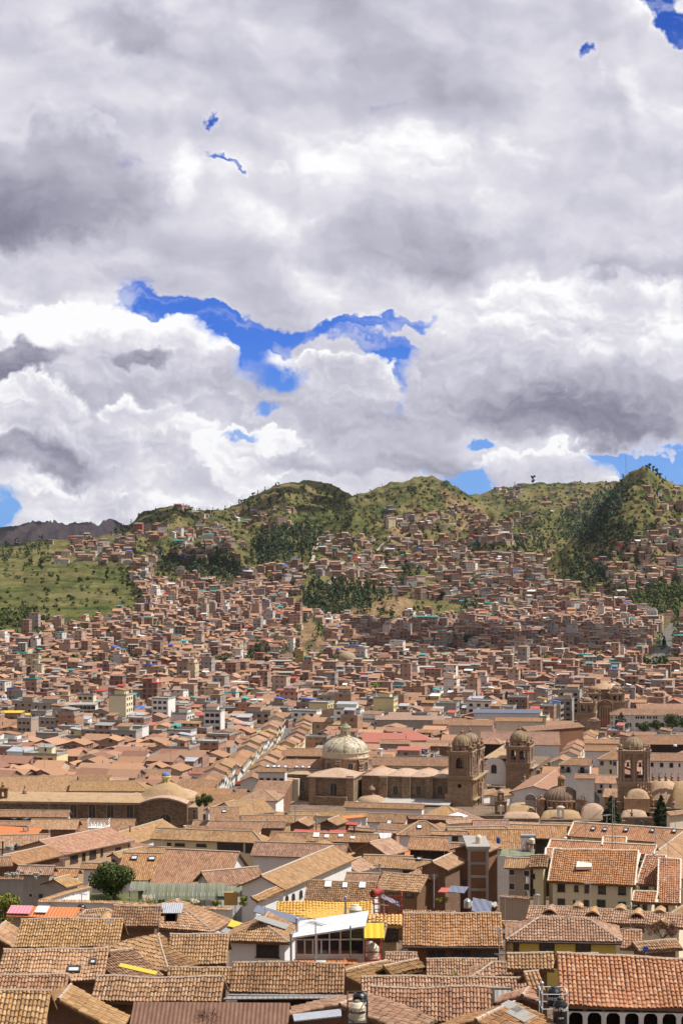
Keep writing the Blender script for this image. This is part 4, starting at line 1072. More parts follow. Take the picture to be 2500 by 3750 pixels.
mb=MB();x0,zt=L.p(690,538);x1,_=L.p(1300,538);zb=L.zb
dep=15.0
mb.box(((x0+x1)/2,dep/2,(zt+zb)/2),(x1-x0,dep,zt-zb))
nave=L.build(mb,'nave',M['sandstone'])
for zx in(918,1073,1220):L.window(nave,zx,637,0,1.45,2.7)
mb=MB()
for a,b in((806,860),(960,1016),(1118,1170)):
 L.box(mb,a,546,b,9999,-1.6,1.6)
L.build(mb,'buttress',M['sandstone'],nave)
mb=MB();mb.box(((x0+x1)/2,-.1,zt+.1),(x1-x0+.2,1.0,.25));L.build(mb,'cornice',M['carvedlit'],nave)
mb=MB()
bays=[(705,860),(862,1018),(1012,1170),(1165,1290)]
for a,b in bays:
 xa,_=L.p(a,540);xb,_=L.p(b,540);xm=(xa+xb)/2;za=zt+.24
 n=7
 P_=[]
 for j in range(n):
  for i in range(n):
   u,v=i/(n-1),j/(n-1);hh=math.sin(u*math.pi)**.8*math.sin(v*math.pi)**.6*1.25
   P_.append((xa+(xb-xa)*u,v*dep,za+hh))
 mb.add(P_,[[j*n+i,j*n+i+1,(j+1)*n+i+1,(j+1)*n+i]for j in range(n-1)for i in range(n-1)])
L.build(mb,'vault_roof',M['mound'],nave,True)
yt=-6.5
mb=MB();a,b,zt2,_=L.box(mb,333,540,634,9999,yt,20)
tr=L.build(mb,'transept',M['sandstone']);L.window(tr,500,628,yt,1.9,3.6)
for q_ in((333,380),(584,634.2)):mb=MB();L.box(mb,q_[0],541,q_[1],9999,yt-.8,.8);L.build(mb,'buttress',M['ashlar'],tr)
mb=MB();L.box(mb,378,678,586,9999,yt-2.4,2.4);L.build(mb,'lower_wall',M['sandstone'],tr)
mb=MB();xm=(a+b)/2;ym=yt+5;zz=zt2
c4=[(a-.4,yt-1.2,zz),(b+.4,yt-1.2,zz),(b+.4,yt+20,zz+.2),(a-.4,yt+20,zz+.2)];ap=(xm,ym+1,zz+1.9)
for i in range(4):mb.poly([c4[i],c4[(i+1)%4],ap])
for i in range(4):mb.poly([c4[i],c4[(i+1)%4],tuple(np.array(c4[(i+1)%4])-(0,0,.35)),tuple(np.array(c4[i])-(0,0,.35))])
L.build(mb,'transept_roof',M['mound'],tr)
mb=MB();L.box(mb,212,530,336,9999,2,14);ap_=L.build(mb,'apse',M['sandstone']);L.window(ap_,286,608,2,1.4,2.9)
mb=MB();a,b,z_,_=L.box(mb,216,560,262,9999,-.4,2.4);L.build(mb,'buttress',M['creamstone'],ap_)
mb=MB();a,b,z_,_=L.box(mb,117,572,213,9999,-2,12);lw=L.build(mb,'sacristy',M['sandstone'])
mb=MB();mb.poly([(a-.2,-2.2,z_),(b+.2,-2.2,z_),((a+b)/2+1,4,z_+1.1)]);mb.poly([(b+.2,-2.2,z_),(b+.2,10,z_),((a+b)/2+1,4,z_+1.1)]);mb.poly([(a-.2,-2.2,z_),(a-.2,10,z_),((a+b)/2+1,4,z_+1.1)]);L.build(mb,'sacristy_roof',M['mound'],lw)
mb=MB();a,_z=L.p(180,528,2);b,_z2=L.p(420,528,2);zz=L.p(286,528,2)[1];c4=[(a,1.4,zz),(b,1.4,zz),(b,18,zz),(a,18,zz)];ap=((a+b)/2,9,zz+1.4)
for i in range(4):mb.poly([c4[i],c4[(i+1)%4],ap])
L.build(mb,'apse_roof',M['mound'],ap_)
mb=MB();
for(xa,xb,yt_,yy,hh)in((150,330,735,-7,1.0),(230,372,745,-9,1.1)):
 A_,z_=L.p(xa,yt_+12,yy);B_,_=L.p(xb,yt_+12,yy)
 for i in range(8):
  t0,t1=math.pi*i/8,math.pi*(i+1)/8;m_=(A_+B_)/2;r_=(B_-A_)/2
  mb.poly([(m_-r_*math.cos(t0),yy,z_+hh*math.sin(t0)),(m_-r_*math.cos(t1),yy,z_+hh*math.sin(t1)),(m_-r_*math.cos(t1),yy+7,z_+hh*math.sin(t1)),(m_-r_*math.cos(t0),yy+7,z_+hh*math.sin(t0))])
  mb.poly([(m_-r_*math.cos(t0),yy,z_+hh*math.sin(t0)),(m_-r_*math.cos(t1),yy,z_+hh*math.sin(t1)),(m_-r_*math.cos(t1),yy,z_-8),(m_-r_*math.cos(t0),yy,z_-8)])
L.build(mb,'low_vault',M['mound'])
mb=MB();a,zq=L.p(655,716,-8);b,_=L.p(1275,716,-8);mb.box(((a+b)/2,-4.0,(zq+zb)/2),(b-a,7.9,zq-zb));ai=L.build(mb,'side_aisle',M['sandstone'])
mb=MB();mb.poly([(a-.3,-8.4,zq+.05),(b+.3,-8.4,zq+.05),(b+.3,-.02,zq+.75),(a-.3,-.02,zq+.75)]);mb.poly([(a-.3,-8.4,zq+.05),(b+.3,-8.4,zq+.05),(b+.3,-8.4,zq-.3),(a-.3,-8.4,zq-.3)]);L.build(mb,'aisle_roof',M['grey'],ai)
cxd,zcd=L.p(757,700,-4.5);mb=MB();mb.lathe((cxd,-4.5,zcd-.3),[(4.3,0),(4.2,.3),(3.4,.9),(2.2,1.45),(1.0,1.7),(.05,1.75)],24);sd_=L.build(mb,'small_dome',M['mound'],ai,True)
mb=MB();mb.lathe((cxd,-4.5,zcd+1.2),[(.85,0),(.7,.2),(.62,.3),(.62,1.6),(1.15,1.75),(1.1,1.95),(.8,2.4),(.35,2.75),(.15,3.0),(.02,3.3)],8);L.build(mb,'lantern',M['carved'],sd_)
R=6.9;cyd=9.0;cxd,_=L.p(580,500,cyd);ztop=L.p(580,428,cyd-R)[1];zdr=L.p(580,540,cyd-R)[1]
mb=MB();mb.lathe((cxd,cyd,zdr-1),[(R,0),(R,ztop-zdr+.7),(R*1.04,ztop-zdr+.8),(R*1.04,ztop-zdr+1.05)],32);drum=L.build(mb,'drum',M['ashlar'])
for an in(-.55,.45,1.35,-1.4):
 fm,pm=win_meshes('window',1.5,2.4,True,'surround','glass',0);o=bpy.data.objects.new('window',fm);COL.objects.link(o);o.parent=drum
 k=bpy.data.objects.new('pane',pm);COL.objects.link(k);k.parent=o
 o.location=(cxd+(R+.03)*math.sin(an),cyd-(R+.03)*math.cos(an),(zdr+ztop)/2+.1);o.rotation_euler=(0,0,an)
for an in(-1.0,-.05,.9,-1.75):
 mb=MB()
 for u in(-.42,.42):
  for(zz,r_)in((-1.3,.55),(-.35,.42),(.75,.62),(1.5,.4)):
   c=Vector((cxd+(R+.35)*math.sin(an)+u*math.cos(an),cyd-(R+.35)*math.cos(an)+u*math.sin(an),(zdr+ztop)/2+zz+.2))
   mb.tube(c-Vector((math.cos(an),math.sin(an),0))*.38,c+Vector((math.cos(an),math.sin(an),0))*.38,r_,10)
 L.build(mb,'scroll_buttress',M['carved'],drum)
zring=L.p(580,388,cyd-R)[1]
mb=MB();mb.lathe((cxd,cyd,ztop+.05),[(R*1.02,0),(R*1.02,.25),(R*.985,.3),(R*.985,zring-ztop-.3),(R*1.03,zring-ztop-.2),(R*1.03,zring-ztop)],48);L.build(mb,'ring',M['creamstone'])
mb=MB()
for i in range(16):
 an=i/16*2*math.pi;mb.box((cxd+R*.99*math.sin(an),cyd-R*.99*math.cos(an),(ztop+zring)/2),(.35,.25,zring-ztop-.4),(math.cos(an),math.sin(an),0),(-math.sin(an),math.cos(an),0))
L.build(mb,'panel_post',M['creamstone'])
zap=L.p(577,262,cyd)[1];mb=MB();mb.lathe((cxd,cyd,zring),dome_prof(R*1.0,zap-zring-.35,16),64);dome=L.build(mb,'dome',M['domet'],None,True)
mb=MB();ribs(mb,(cxd,cyd,zring),R*1.0,zap-zring-.35,8,.10,a0=.2);L.build(mb,'rib',M['carved'],dome)
mb=MB();arch=[(.62*2*math.pi*1.25/8/2,.42,.5,2.1)];rl=1.28;zl=zap-.5
for i in range(8):
 an=i*math.pi/4+.2;X=Vector((math.cos(an),math.sin(an),0));N=Vector((math.sin(an),-math.cos(an),0));wd=2*rl*math.tan(math.pi/8)
 arch_wall(mb,Vector((cxd,cyd,zl))+N*rl-X*wd/2,X,N,wd,2.75,.22,[(wd/2,.52,.7,1.9)],seg=6)
 mb.tube(Vector((cxd,cyd,zl))+N*(rl+.08)-X*wd/2,Vector((cxd,cyd,zl+2.7))+N*(rl+.08)-X*wd/2,.13,6)
mb.lathe((cxd,cyd,zl-.1),[(1.75,0),(1.7,.3),(1.45,.5),(1.2,.55)],8);mb.lathe((cxd,cyd,zl+2.7),[(1.4,0),(1.65,.15),(1.6,.3),(1.2,.35)],16)
lan=L.build(mb,'lantern',M['creamstone'],dome)
mb=MB();mb.lathe((cxd,cyd,zl+3.05),[(1.35,0),(.95,.45),(.5,.75),(.32,1.1),(.3,1.25),(.05,1.35)],16);mb.tube((cxd,cyd,zl+4.3),(cxd,cyd,zl+5.9),.07,5);mb.box((cxd,cyd,zl+5.4),(.7,.08,.1));L.build(mb,'lantern_cap',M['greensteel'],lan)
k=L.k
for i,(cxp,yy)in enumerate(((1352,-.5),(1408,15.5))):
 hw=3.35
 cx_,zfl=L.p(cxp,537,yy-hw);cy_=yy
 lev=[L.zb]+[L.p(cxp,q,yy-hw)[1]-.0 for q in((537,384)if i==0 else(520,366))]+[L.p(cxp,q,yy)[1]for q in((322,258,212)if i==0 else(296,244,205))]
 bell_tower(L,cx_,cy_,hw,lev,dict(n=1,ow=.34,rd=.80,drumwin=True,spring=.62,sill=.30))
 if i==0:FX=cx_+hw;hw0=hw
mb=MB();a,b,z_,_=L.box(mb,1250,662,1432,9999,-.5-hw0-.35,7.2);L.build(mb,'plinth',M['ashlar'])
mb=MB();x_,z_=L.p(1351,607,-.5-hw0-.1);mb.tube((x_,-.5-hw0*1.04-.02,z_),(x_,-.5-hw0*1.04-.10,z_),.55,16);L.build(mb,'round_window',M['void'])
mb=MB();y0_,y1_=-.5+hw0,15.5-hw0;zc=L.p(1352,537,-4)[1];fx=FX-1.0
mb.box((fx,(y0_+y1_)/2,(zc-1+L.zb)/2),(2.4,y1_-y0_+.5,zc-1-L.zb))
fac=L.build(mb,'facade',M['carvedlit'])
mb=MB();m_=(y0_+y1_)/2;r_=(y1_-y0_)/2-.4
for i in range(12):
 t0,t1=math.pi*i/12,math.pi*(i+1)/12
 mb.tube((fx+1.6,m_-r_*math.cos(t0),zc-.8+4.2*math.sin(t0)),(fx+1.6,m_-r_*math.cos(t1),zc-.8+4.2*math.sin(t1)),.42,6)
 mb.poly([(fx+1.0,m_-r_*math.cos(t0),zc-1+4.2*math.sin(t0)),(fx+1.0,m_-r_*math.cos(t1),zc-1+4.2*math.sin(t1)),(fx+1.0,m_,zc-1)])
 mb.poly([(fx-.2,m_-r_*math.cos(t0),zc-1+4.2*math.sin(t0)),(fx-.2,m_-r_*math.cos(t1),zc-1+4.2*math.sin(t1)),(fx-.2,m_,zc-1)])
L.build(mb,'pediment',M['carved'],fac)
mb=MB();random.seed(3)
for lev,(za,zb2)in enumerate(((zc-6.8,zc-1.6),(zc-13,zc-7.4),(L.zb+1,zc-13.6))):
 for yv in np.linspace(-.5-hw0+.4,15.5+hw0-.4,15):
  xx=FX+(.35 if(yv<y0_ or yv>y1_)else .8)
  mb.lathe((xx,yv,za),[(.34,0),(.34,.4),(.22,.5),(.2,(zb2-za)*.85),(.34,(zb2-za)*.9),(.36,zb2-za)],6)
 mb.box((FX+.45,7.5,zb2+.3),(1.6,16+2*hw0,.3));mb.box((FX+.3,7.5,zb2),(1.1,15.6+2*hw0,.25))
L.build(mb,'column',M['carvedlit'],fac)
mb=MB()
for yv in(-2.5,-.5,1.5,14,15.5,17):pinnacle(mb,(FX+.5,yv,zc+.1),.4,2.2,6)
for _ in range(26):
 mb.box((FX+1.0,random.uniform(1.5,13.5),random.uniform(zc-12,zc-2)),(.5,random.uniform(.3,.9),random.uniform(.4,1.4)))
mb.box((FX+1.05,7.5,L.zb+4),(.5,3.4,7));L.build(mb,'carving',M['carved'],fac)
L.mark(L.p(117,0,0)[0],FX+2,-9,19)
L=Loc('i',380,545,640,math.radians(15),'brown stone church with a single bell tower and a white rounded end wall','stone_church')
hw=3.6;cx_,z1=L.p(451,541,0);lev=[L.zb,z1,L.p(451,440,0)[1]]+[L.p(451,q,hw)[1]for q in(384,322,290)]
body,bel=bell_tower(L,cx_,hw,hw,lev,dict(n=2,ow=.22,rd=.80,drumwin=True,spring=.66,sill=.18))
mb=MB();a,za=L.p(212,505,2);b,_=L.p(380,505,2);zl=L.p(300,690,2)[1];m_=(a+b)/2;r_=(b-a)/2;zs=L.p(300,585,2)[1];prof=[(m_-r_*math.cos(math.pi*i/16),zs+(za-zs)*math.sin(math.pi*i/16))for i in range(17)]
mb.poly([(x,2,z)for x,z in prof]+[(b,2,zl),(a,2,zl)]);
mb.poly([(a,2,zl),(a,24,zl),(a,24,zs),(a,2,zs)])
apse=L.build(mb,'end_wall',M['white']);L.window(apse,291,585,2,1.5,2.6)
mb=MB()
for(x0_,z0_),(x1_,z1_)in zip(prof[:-1],prof[1:]):mb.poly([(x0_,1.9,z0_),(x1_,1.9,z1_),(x1_,30,z1_+.3),(x0_,30,z0_+.3)])
L.build(mb,'barrel_roof',M['mound'],apse,True)
mb=MB();a,zz=L.p(215,512,3);b,_=L.p(420,512,3);top=L.p(300,468,10)[1]
mb.poly([(a,3,zz),(b,3,zz),(b,12,top),(a+2,12,top)]);mb.poly([(a,3,zz),(a+2,12,top),(a+2,30,top),(a,30,zz)]);mb.poly([(a+2,12,top),(b,12,top),(b,32,top+.3),(a+2,32,top+.3)])
L.build(mb,'nave_roof',M['mound'])
mb=MB();xr=cx_+hw;zt=z1-.3
mb.box((xr-2.0,22,(zt-2+L.zb)/2),(5.5,30,zt-2-L.zb));nv=L.build(mb,'nave',M['stone'])
mb=MB()
for yv in(10,17,24,31):mb.box((xr+1.3,yv,(zt-3+L.zb)/2),(1.2,1.3,zt-3-L.zb))
L.build(mb,'buttress',M['ashlar'],nv)
mb=MB()
for lvl in range(3):
 zq=zt-1.5-lvl*5.0
 for yv in np.linspace(.6,9.5,7):mb.lathe((xr+.5,yv,zq-4.4),[(.32,0),(.2,.4),(.2,3.6),(.34,4.2)],6)
 mb.box((xr+.6,5,zq),(1.5,10.5,.3))
pinnacle(mb,(xr-1.2,-1.2,L.p(480,660,-1)[1]),.5,2.0);mb.box((xr-1.2,-1.2,L.p(480,668,-1)[1]-3),(2.2,1.8,6.4))
L.build(mb,'portal',M['carvedlit'],body)
L.mark(a-1,xr+2,0,34)
L=Loc('i',297,940,560,math.radians(10),'small stone bell gable with three arched openings between the two churches','bell_gable','bell gable')
mb=MB();a,zt=L.p(297,805);b,_=L.p(376,805);W_=b-a;Hh=zt-L.zb
arch_wall(mb,(a,0,L.zb),(1,0,0),(0,-1,0),W_,Hh,1.3,[(W_*.3,W_*.2,Hh-3.0,Hh-1.3),(W_*.7,W_*.2,Hh-3.0,Hh-1.3),(W_*.5,W_*.42,0.01,3.0)])
arch_wall(mb,(a+W_*.24,0,zt),(1,0,0),(0,-1,0),W_*.52,2.3,1.3,[(W_*.26,W_*.2,.5,1.4)])
gb=L.build(mb,'gable_wall',M['carved'])
mb=MB();mb.box((a+W_/2,.6,zt+.05),(W_+.6,1.7,.3));mb.box((a+W_/2,.6,zt+2.4),(W_*.6,1.6,.3));mb.lathe((a+W_/2,.6,zt+2.5),[(.9,0),(.7,.5),(.2,.8),(.1,1.3)],10)
for q in(.03,.2,.8,.97):pinnacle(mb,(a+W_*q,.6,zt+.1),.25,1.3,6)
L.build(mb,'cornice',M['carvedlit'],gb);L.mark(a,b,0,2)
L=Loc('i',1140,655,545,math.radians(6),'stone church with a big twin arched belfry, ribbed dome and sandy mound vaults','stone_church')
hw=4.0;cx_,z1=L.p(1238,672,0);lev=[L.zb,z1,L.p(1238,470,0)[1]]+[L.p(1238,q,hw)[1]for q in(437,362,335)]
body,bel=bell_tower(L,cx_,hw,hw,lev,dict(n=2,ow=.22,rd=.72,spring=.62,sill=.12))
mb=MB();random.seed(5)
for i in range(11):
 zx,zy=1165+i*20,690+i*4
 x_,z_=L.p([1180,1262,1282,1300,1318,1335,1350,1365,1168,1355,1376][i],[770,690,705,700,715,735,760,790,800,830,860][i],-1.5)
 pinnacle(mb,(x_,-1.2-.2*(i%3),z_-1.8),.42,3.0,8)
mb.box((cx_-hw+.1,-1.2,L.p(1180,800,0)[1]-6),(1.5,1.6,12));mb.box((cx_+hw+1.5,-.8,L.p(1350,800,0)[1]-6),(3.0,1.4,13))
L.build(mb,'pinnacle',M['carved'],body)
cyd=2.0;R=4.65;xd,zd0=L.p(748,800,cyd-R);zd1=L.p(748,700,cyd)[1]
mb=MB();mb.lathe((xd,cyd,zd0-3.2),[(R*1.02,0),(R*1.02,2.7),(R*1.1,2.8),(R*1.1,3.1),(R,3.2)],32);dr=L.build(mb,'drum',M['carved'])
mb=MB()
for i in range(24):
 an=i/24*2*math.pi;mb.lathe((xd+R*1.12*math.cos(an),cyd+R*1.12*math.sin(an),zd0-3.2),[(.22,0),(.22,2.2),(.3,2.6)],6)
for(dx,w_)in((-5.6,2.0),(5.4,2.0)):
 mb.box((xd+dx,cyd-2.5,zd0-2.4),(w_,2.0,4.6));mb.box((xd+dx,cyd-2.5,zd0+.05),(w_+.5,2.4,.3));pinnacle(mb,(xd+dx,cyd-2.5,zd0+.1),.5,1.9)
L.build(mb,'drum_column',M['carved'],dr)
mb=MB();mb.lathe((xd,cyd,zd0),dome_prof(R,zd1-zd0),48);dm=L.build(mb,'ribbed_dome',M['darkdome'],None,True)
mb=MB();ribs(mb,(xd,cyd,zd0),R*1.01,zd1-zd0,28,.13);L.build(mb,'rib',M['carved'],dm)
mb=MB();zl=zd1-.3
for i in range(8):
 an=i*math.pi/4;mb.tube((xd+.85*math.cos(an),cyd+.85*math.sin(an),zl),(xd+.85*math.cos(an),cyd+.85*math.sin(an),zl+2.3),.2,6)
mb.lathe((xd,cyd,zl),[(1.2,0),(1.1,.3),(.55,.35),(.55,2.1),(1.15,2.2),(1.15,2.45)],16);lt=L.build(mb,'lantern',M['carvedlit'],dm)
mb=MB();mb.lathe((xd,cyd,zl+2.4),dome_prof(.98,.85,6),20);L.build(mb,'lantern_cap',M['terracap'],lt,True)
def mound(parent,zx0,zx1,zyt,zyb,y,dep,name='vault_roof',wallbelow=True,e=.33):
 a,zb_=L.p(zx0,zyb,y);b,_=L.p(zx1,zyb,y);zt_=L.p((zx0+zx1)/2,zyt,y+dep/2)[1]
 n,m=14,9;P_=[]
 for j in range(m):
  for i in range(n):
   u,v=i/(n-1),j/(m-1);P_.append((a+(b-a)*u,y+dep*v,zb_+(zt_-zb_)*max(0,1-(2*u-1)**2)**e*max(0,1-(2*v-1)**2)**.5+.12*(vnoise(np.array([u*6.]),np.array([v*5.]),9)[0]-.5)))
 mb=MB();mb.add(P_,[[j*n+i,j*n+i+1,(j+1)*n+i+1,(j+1)*n+i]for j in range(m-1)for i in range(n-1)])
 o=L.build(mb,name,M['mound'],parent,True)
 if wallbelow:
  w_=MB();w_.box(((a+b)/2,y+dep/2,(zb_-.02+L.zb)/2),(b-a-.4,dep-.4,zb_-.02-L.zb));L.build(w_,'wall',M['stone'],o)
 return o
mound(None,380,572,812,880,-1,10)
mound(None,350,600,872,920,-6,7)
mound(None,606,885,855,925,-7,8)
mound(None,870,1045,812,925,-5,8)
mound(None,1184,1342,716,786,-5.2,5,e=.5,wallbelow=False)
mound(None,1330,1560,650,850,1,14)
mound(None,1480,1700,665,850,-1,14)
mound(None,1150,1330,855,915,-9,7)
mb=MB();L.box(mb,1172,784,1344,880,-5.6,5.6);L.build(mb,'vault_parapet',M['mound'])
mb=MB()
for zx in(538,969):
 x_,z_=L.p(zx,790,1.5);mb.tube((x_,1.5,z_),(x_,2.1,z_),1.42,24);mb.box((x_,1.8,z_-2),(2.8,.58,3.6))
L.build(mb,'round_parapet',M['concrete'])
mb=MB();x_,z_=L.p(741,915,-7.5);arch_wall(mb,(x_-.95,-7.5,z_),(1,0,0),(0,-1,0),1.9,2.6,.8,[(.95,.62,.1,1.7)]);wn=L.build(mb,'white_niche',M['white'])
mb=MB();mb.lathe((x_,-7.1,z_+2.6),[(1.2,0),(1.15,.15),(.7,.45),(.05,.6)],16,sc=(1,.6));L.build(mb,'niche_cap',M['creamstone'],wn,True)
mb=MB()
for zx in(1366,1409,1452,1493,1538):x_,z_=L.p(zx,655,3);pinnacle(mb,(x_,3,z_-.4),.5,2.3,8)
x_,z_=L.p(1503,850,-4);pinnacle(mb,(x_,-4,z_),.6,3.0,8)
x_,z_=L.p(1222,915,-9.5);pinnacle(mb,(x_,-9.5,z_),.5,2.6,8)
for zx,zy in((905,800),(908,860),(590,800)):x_,z_=L.p(zx,zy,-2);pinnacle(mb,(x_,-2,z_),.35,2.0,8)
L.build(mb,'pinnacle',M['carved'])
mb=MB();L.box(mb,352,920,590,9999,-8,2);L.box(mb,612,926,830,9999,-8.5,2);L.box(mb,1172,915,1350,9999,-10,2.5);L.box(mb,1340,850,1600,9999,-3,3);L.build(mb,'lower_wall',M['stone'])
L.mark(L.p(350,0,0)[0],L.p(1568,0,0)[0],-11,14)
L=Loc('i',985,280,990,math.radians(-4),'distant twin tower church with a conical roofed drum above the plaza','stone_church')
mb=MB();a,zt=L.p(932,125);b,_=L.p(1205,125);mb.box(((a+b)/2,12,(zt+L.zb)/2),(b-a,20,zt-L.zb));nv=L.build(mb,'nave',M['ashlar'])
for zx in(963,1125):
 hw=3.3;cx_,z1=L.p(zx,130,-1);lev=[L.zb,z1,L.p(zx,78,-1)[1]]+[L.p(zx,q,2)[1]for q in(44,22,6)]
 bell_tower(L,cx_,hw-1,hw,lev,dict(n=2,ow=.2,rd=.6,bells=False))
mb=MB();xm,zt2=L.p(1043,42,10);zr=L.p(1043,100,6)[1];mb.lathe((xm,12,zr-1),[(6.2,0),(6.2,zt2-zr+.4),(6.6,zt2-zr+.6),(6.6,zt2-zr+.8)],16);dr=L.build(mb,'drum',M['ashlar'])
mb=MB();mb.lathe((xm,12,zt2+.1),[(6.9,0),(3.6,1.7),(.8,3.0),(.05,3.4)],16);L.build(mb,'conical_roof',M['mound'],dr)
mb=MB();random.seed(8);a,zt=L.p(998,160,-1.5);b,_=L.p(1092,160,-1.5);mb.box(((a+b)/2,-1.2,(zt+L.zb)/2),(b-a,1.6,zt-L.zb));m_=(a+b)/2
for i in range(10):
 t0,t1=math.pi*i/10,math.pi*(i+1)/10;mb.tube((m_-(b-a)/2*math.cos(t0),-1.6,zt+3*math.sin(t0)),(m_-(b-a)/2*math.cos(t1),-1.6,zt+3*math.sin(t1)),.3,6)
mb.lathe((m_,-1.0,zt),[(5,0),(4.4,1.6),(2.4,2.8),(.1,3)],16,sc=(1,.12))
for q in np.linspace(a+.4,b-.4,6):
 mb.tube((q,-2.2,L.zb+2),(q,-2.2,zt),.35,6)
for _ in range(18):mb.box((random.uniform(a+1,b-1),-2.2,random.uniform(zt-7,zt+3)),(.8,.5,.9))
L.build(mb,'carved_portal',M['carved'])
mb=MB();x_,z_=L.p(1043,270,-2.3);mb.box((x_,-2.3,z_+.5),(2.6,.2,5.5));L.build(mb,'door',M['redwall'])
L.mark(a-6,b+8,-3,22)
L=Loc('i',915,180,960,math.radians(12),'brown bell tower with a small white dome beside the distant twin tower church','bell_tower','bell tower')
hw=4.0;cx_,z1=L.p(915,205,0);lev=[L.zb,z1,L.p(915,142,0)[1]]+[L.p(915,q,hw)[1]for q in(122,96,75)]
bell_tower(L,cx_,hw,hw,lev,dict(n=2,ow=.2,rd=.6,bells=False));L.mark(cx_-hw,cx_+hw,0,8)
L=Loc('i',968,350,880,0,'carved stone gateway arch below the twin tower church','stone_gateway','gateway')
mb=MB();a,zt=L.p(938,290);b,_=L.p(1040,290);arch_wall(mb,(a,0,L.zb),(1,0,0),(0,-1,0),b-a,zt-L.zb-3,2,[((b-a)*.3,3.4,.01,3.5),((b-a)*.78,2.2,.01,3)])
x2,zt2=L.p(968,265);mb.box((x2,1,zt2-1.5),(5.5,1.8,4));mb.lathe((x2,1,zt2),[(2.6,0),(2.0,1.2),(.2,1.8),(.1,2.8)],12,sc=(1,.4));L.build(mb,'arch',M['carved']);L.mark(a,b,0,2)
L=Loc('j',0,558,500,math.radians(5),'long rubble stone church with arched windows and a blue capped lantern, left','stone_church')
k=L.k
mb=MB();a,zt=L.p(-40,560);b,_=L.p(905,560);dep=13;mb.box(((a+b)/2,dep/2,(zt+L.zb)/2),(b-a,dep,zt-L.zb));nv=L.build(mb,'nave',M['stone'])
for zx in(444,557,668,785):L.window(nv,zx,612,0,1.6,3.2)
zr=L.p(400,503,7)[1];mb=MB();n=8
for i in range(n):
 t0,t1=i/n,(i+1)/n;f_=lambda t_:(-.5+t_*(dep+1),zt+.1+(zr-zt)*math.sin(math.pi*(.06+.88*t_)))
 (ya,za),(yb,zb_)=f_(t0),f_(t1);mb.poly([(a,ya,za),(b+.5,ya,za),(b+.5,yb,zb_),(a,yb,zb_)])
mb.poly([(a,-.5,zt+.3),(b,-.5,zt+.3),(b,-.5,zt-.2),(a,-.5,zt-.2)]);L.build(mb,'vault_roof',M['mound'],nv,False)
mb=MB();a,zt=L.p(838,566,-1.5);b,zt1=L.p(1130,562,-1.5);zpk=L.p(985,532,-1.5)[1];pr_=[]
for i in range(13):
 u=i/12;pr_.append((a+(b-a)*u,zt+(zpk-zt)*math.sin(math.pi*min(1,u*1.0))**1.0*(1 if u<.5 else 1)))
mb.poly([(x,-1.5,z)for x,z in pr_]+[(b,-1.5,L.zb),(a,-1.5,L.zb)]);
mb.poly([(b,-1.5,L.zb),(b,15,L.zb),(b,15,zt),(b,-1.5,zt)]);mb.poly([(a,-1.5,L.zb),(a,15,L.zb),(a,15,zt),(a,-1.5,zt)])
cr=L.build(mb,'crossing_wall',M['stone']);L.window(cr,1000,672,-1.5,2.7,3.4,True)
mb=MB()
for(x0_,z0_),(x1_,z1_)in zip(pr_[:-1],pr_[1:]):
 mb.poly([(x0_,-2,z0_+.1),(x1_,-2,z1_+.1),(x1_,15.5,z1_+.4),(x0_,15.5,z0_+.4)]);mb.poly([(x0_,-2,z0_+.1),(x1_,-2,z1_+.1),(x1_,-2,z1_-.3),(x0_,-2,z0_-.3)])
L.build(mb,'crossing_roof',M['mound'],cr)
L.window(cr,1176,635,-1.5,.6,2.2)
mb=MB();c_,z_=L.p(1160,570,2);mb.box((b+1.2,4,(zt+L.zb)/2-.5),(2.4,8,zt-L.zb-1));L.build(mb,'buttress',M['ashlar'],cr)
mb=MB();xc,zc_=L.p(1003,530,6.5);mb.lathe((xc,6.5,zc_-.6),[(4.7*1.55,0),(4.65*1.55,.8),(6.2,1.3),(4.2,2.9),(2.2,4.0),(1.3,4.35),(1.2,4.4)],28,sc=(1,.85));dm=L.build(mb,'cone_dome',M['mound'],None,False)
zl=L.p(1003,444,6.5)[1];mb=MB()
for i in range(8):
 an=i*math.pi/4+.39;X=Vector((math.cos(an),math.sin(an),0));N=Vector((math.sin(an),-math.cos(an),0));wd=2*.98*math.tan(math.pi/8)
 arch_wall(mb,Vector((xc,6.5,zl-.2))+N*.98-X*wd/2,X,N,wd,1.75,.15,[(wd/2,.4,.3,1.1)],seg=6)
mb.lathe((xc,6.5,zl-.5),[(1.5,0),(1.4,.3),(1.0,.35)],12);mb.lathe((xc,6.5,zl+1.5),[(1.05,0),(1.25,.1),(1.2,.25),(.9,.3)],16);lt=L.build(mb,'lantern',M['yellow'],dm)
mb=MB();mb.lathe((xc,6.5,zl+1.8),dome_prof(1.05,1.0,8),20);L.build(mb,'lantern_cap',M['blue'],lt,True)
mb=MB();mb.tube((xc,6.5,zl+2.7),(xc,6.5,zl+3.6),.05,5);L.build(mb,'cross',M['frame'],lt)
mb=MB();x_,z_=L.p(20,530,2)
arch_wall(mb,(x_-1.2,1,L.p(0,556,1)[1]-.2),(1,0,0),(0,-1,0),2.4,3.6,1.2,[(1.2,.8,.8,2.2)]);mb.box((x_,1.6,z_+2.2),(2.9,1.7,.3));pinnacle(mb,(x_,1.6,z_+2.3),.6,1.6);L.build(mb,'bell_gable',M['carved'])
mb=MB();x_,z_=L.p(149,495,5);mb.lathe((x_,5,z_-.3),[(.6,0),(.5,.5),(.15,.9),(.08,1.9)],8);mb.box((x_,5,z_+1.2),(.7,.1,.1));L.build(mb,'cross',M['carved'])
L.mark(L.p(-40,0,0)[0],b+3,-3,16)
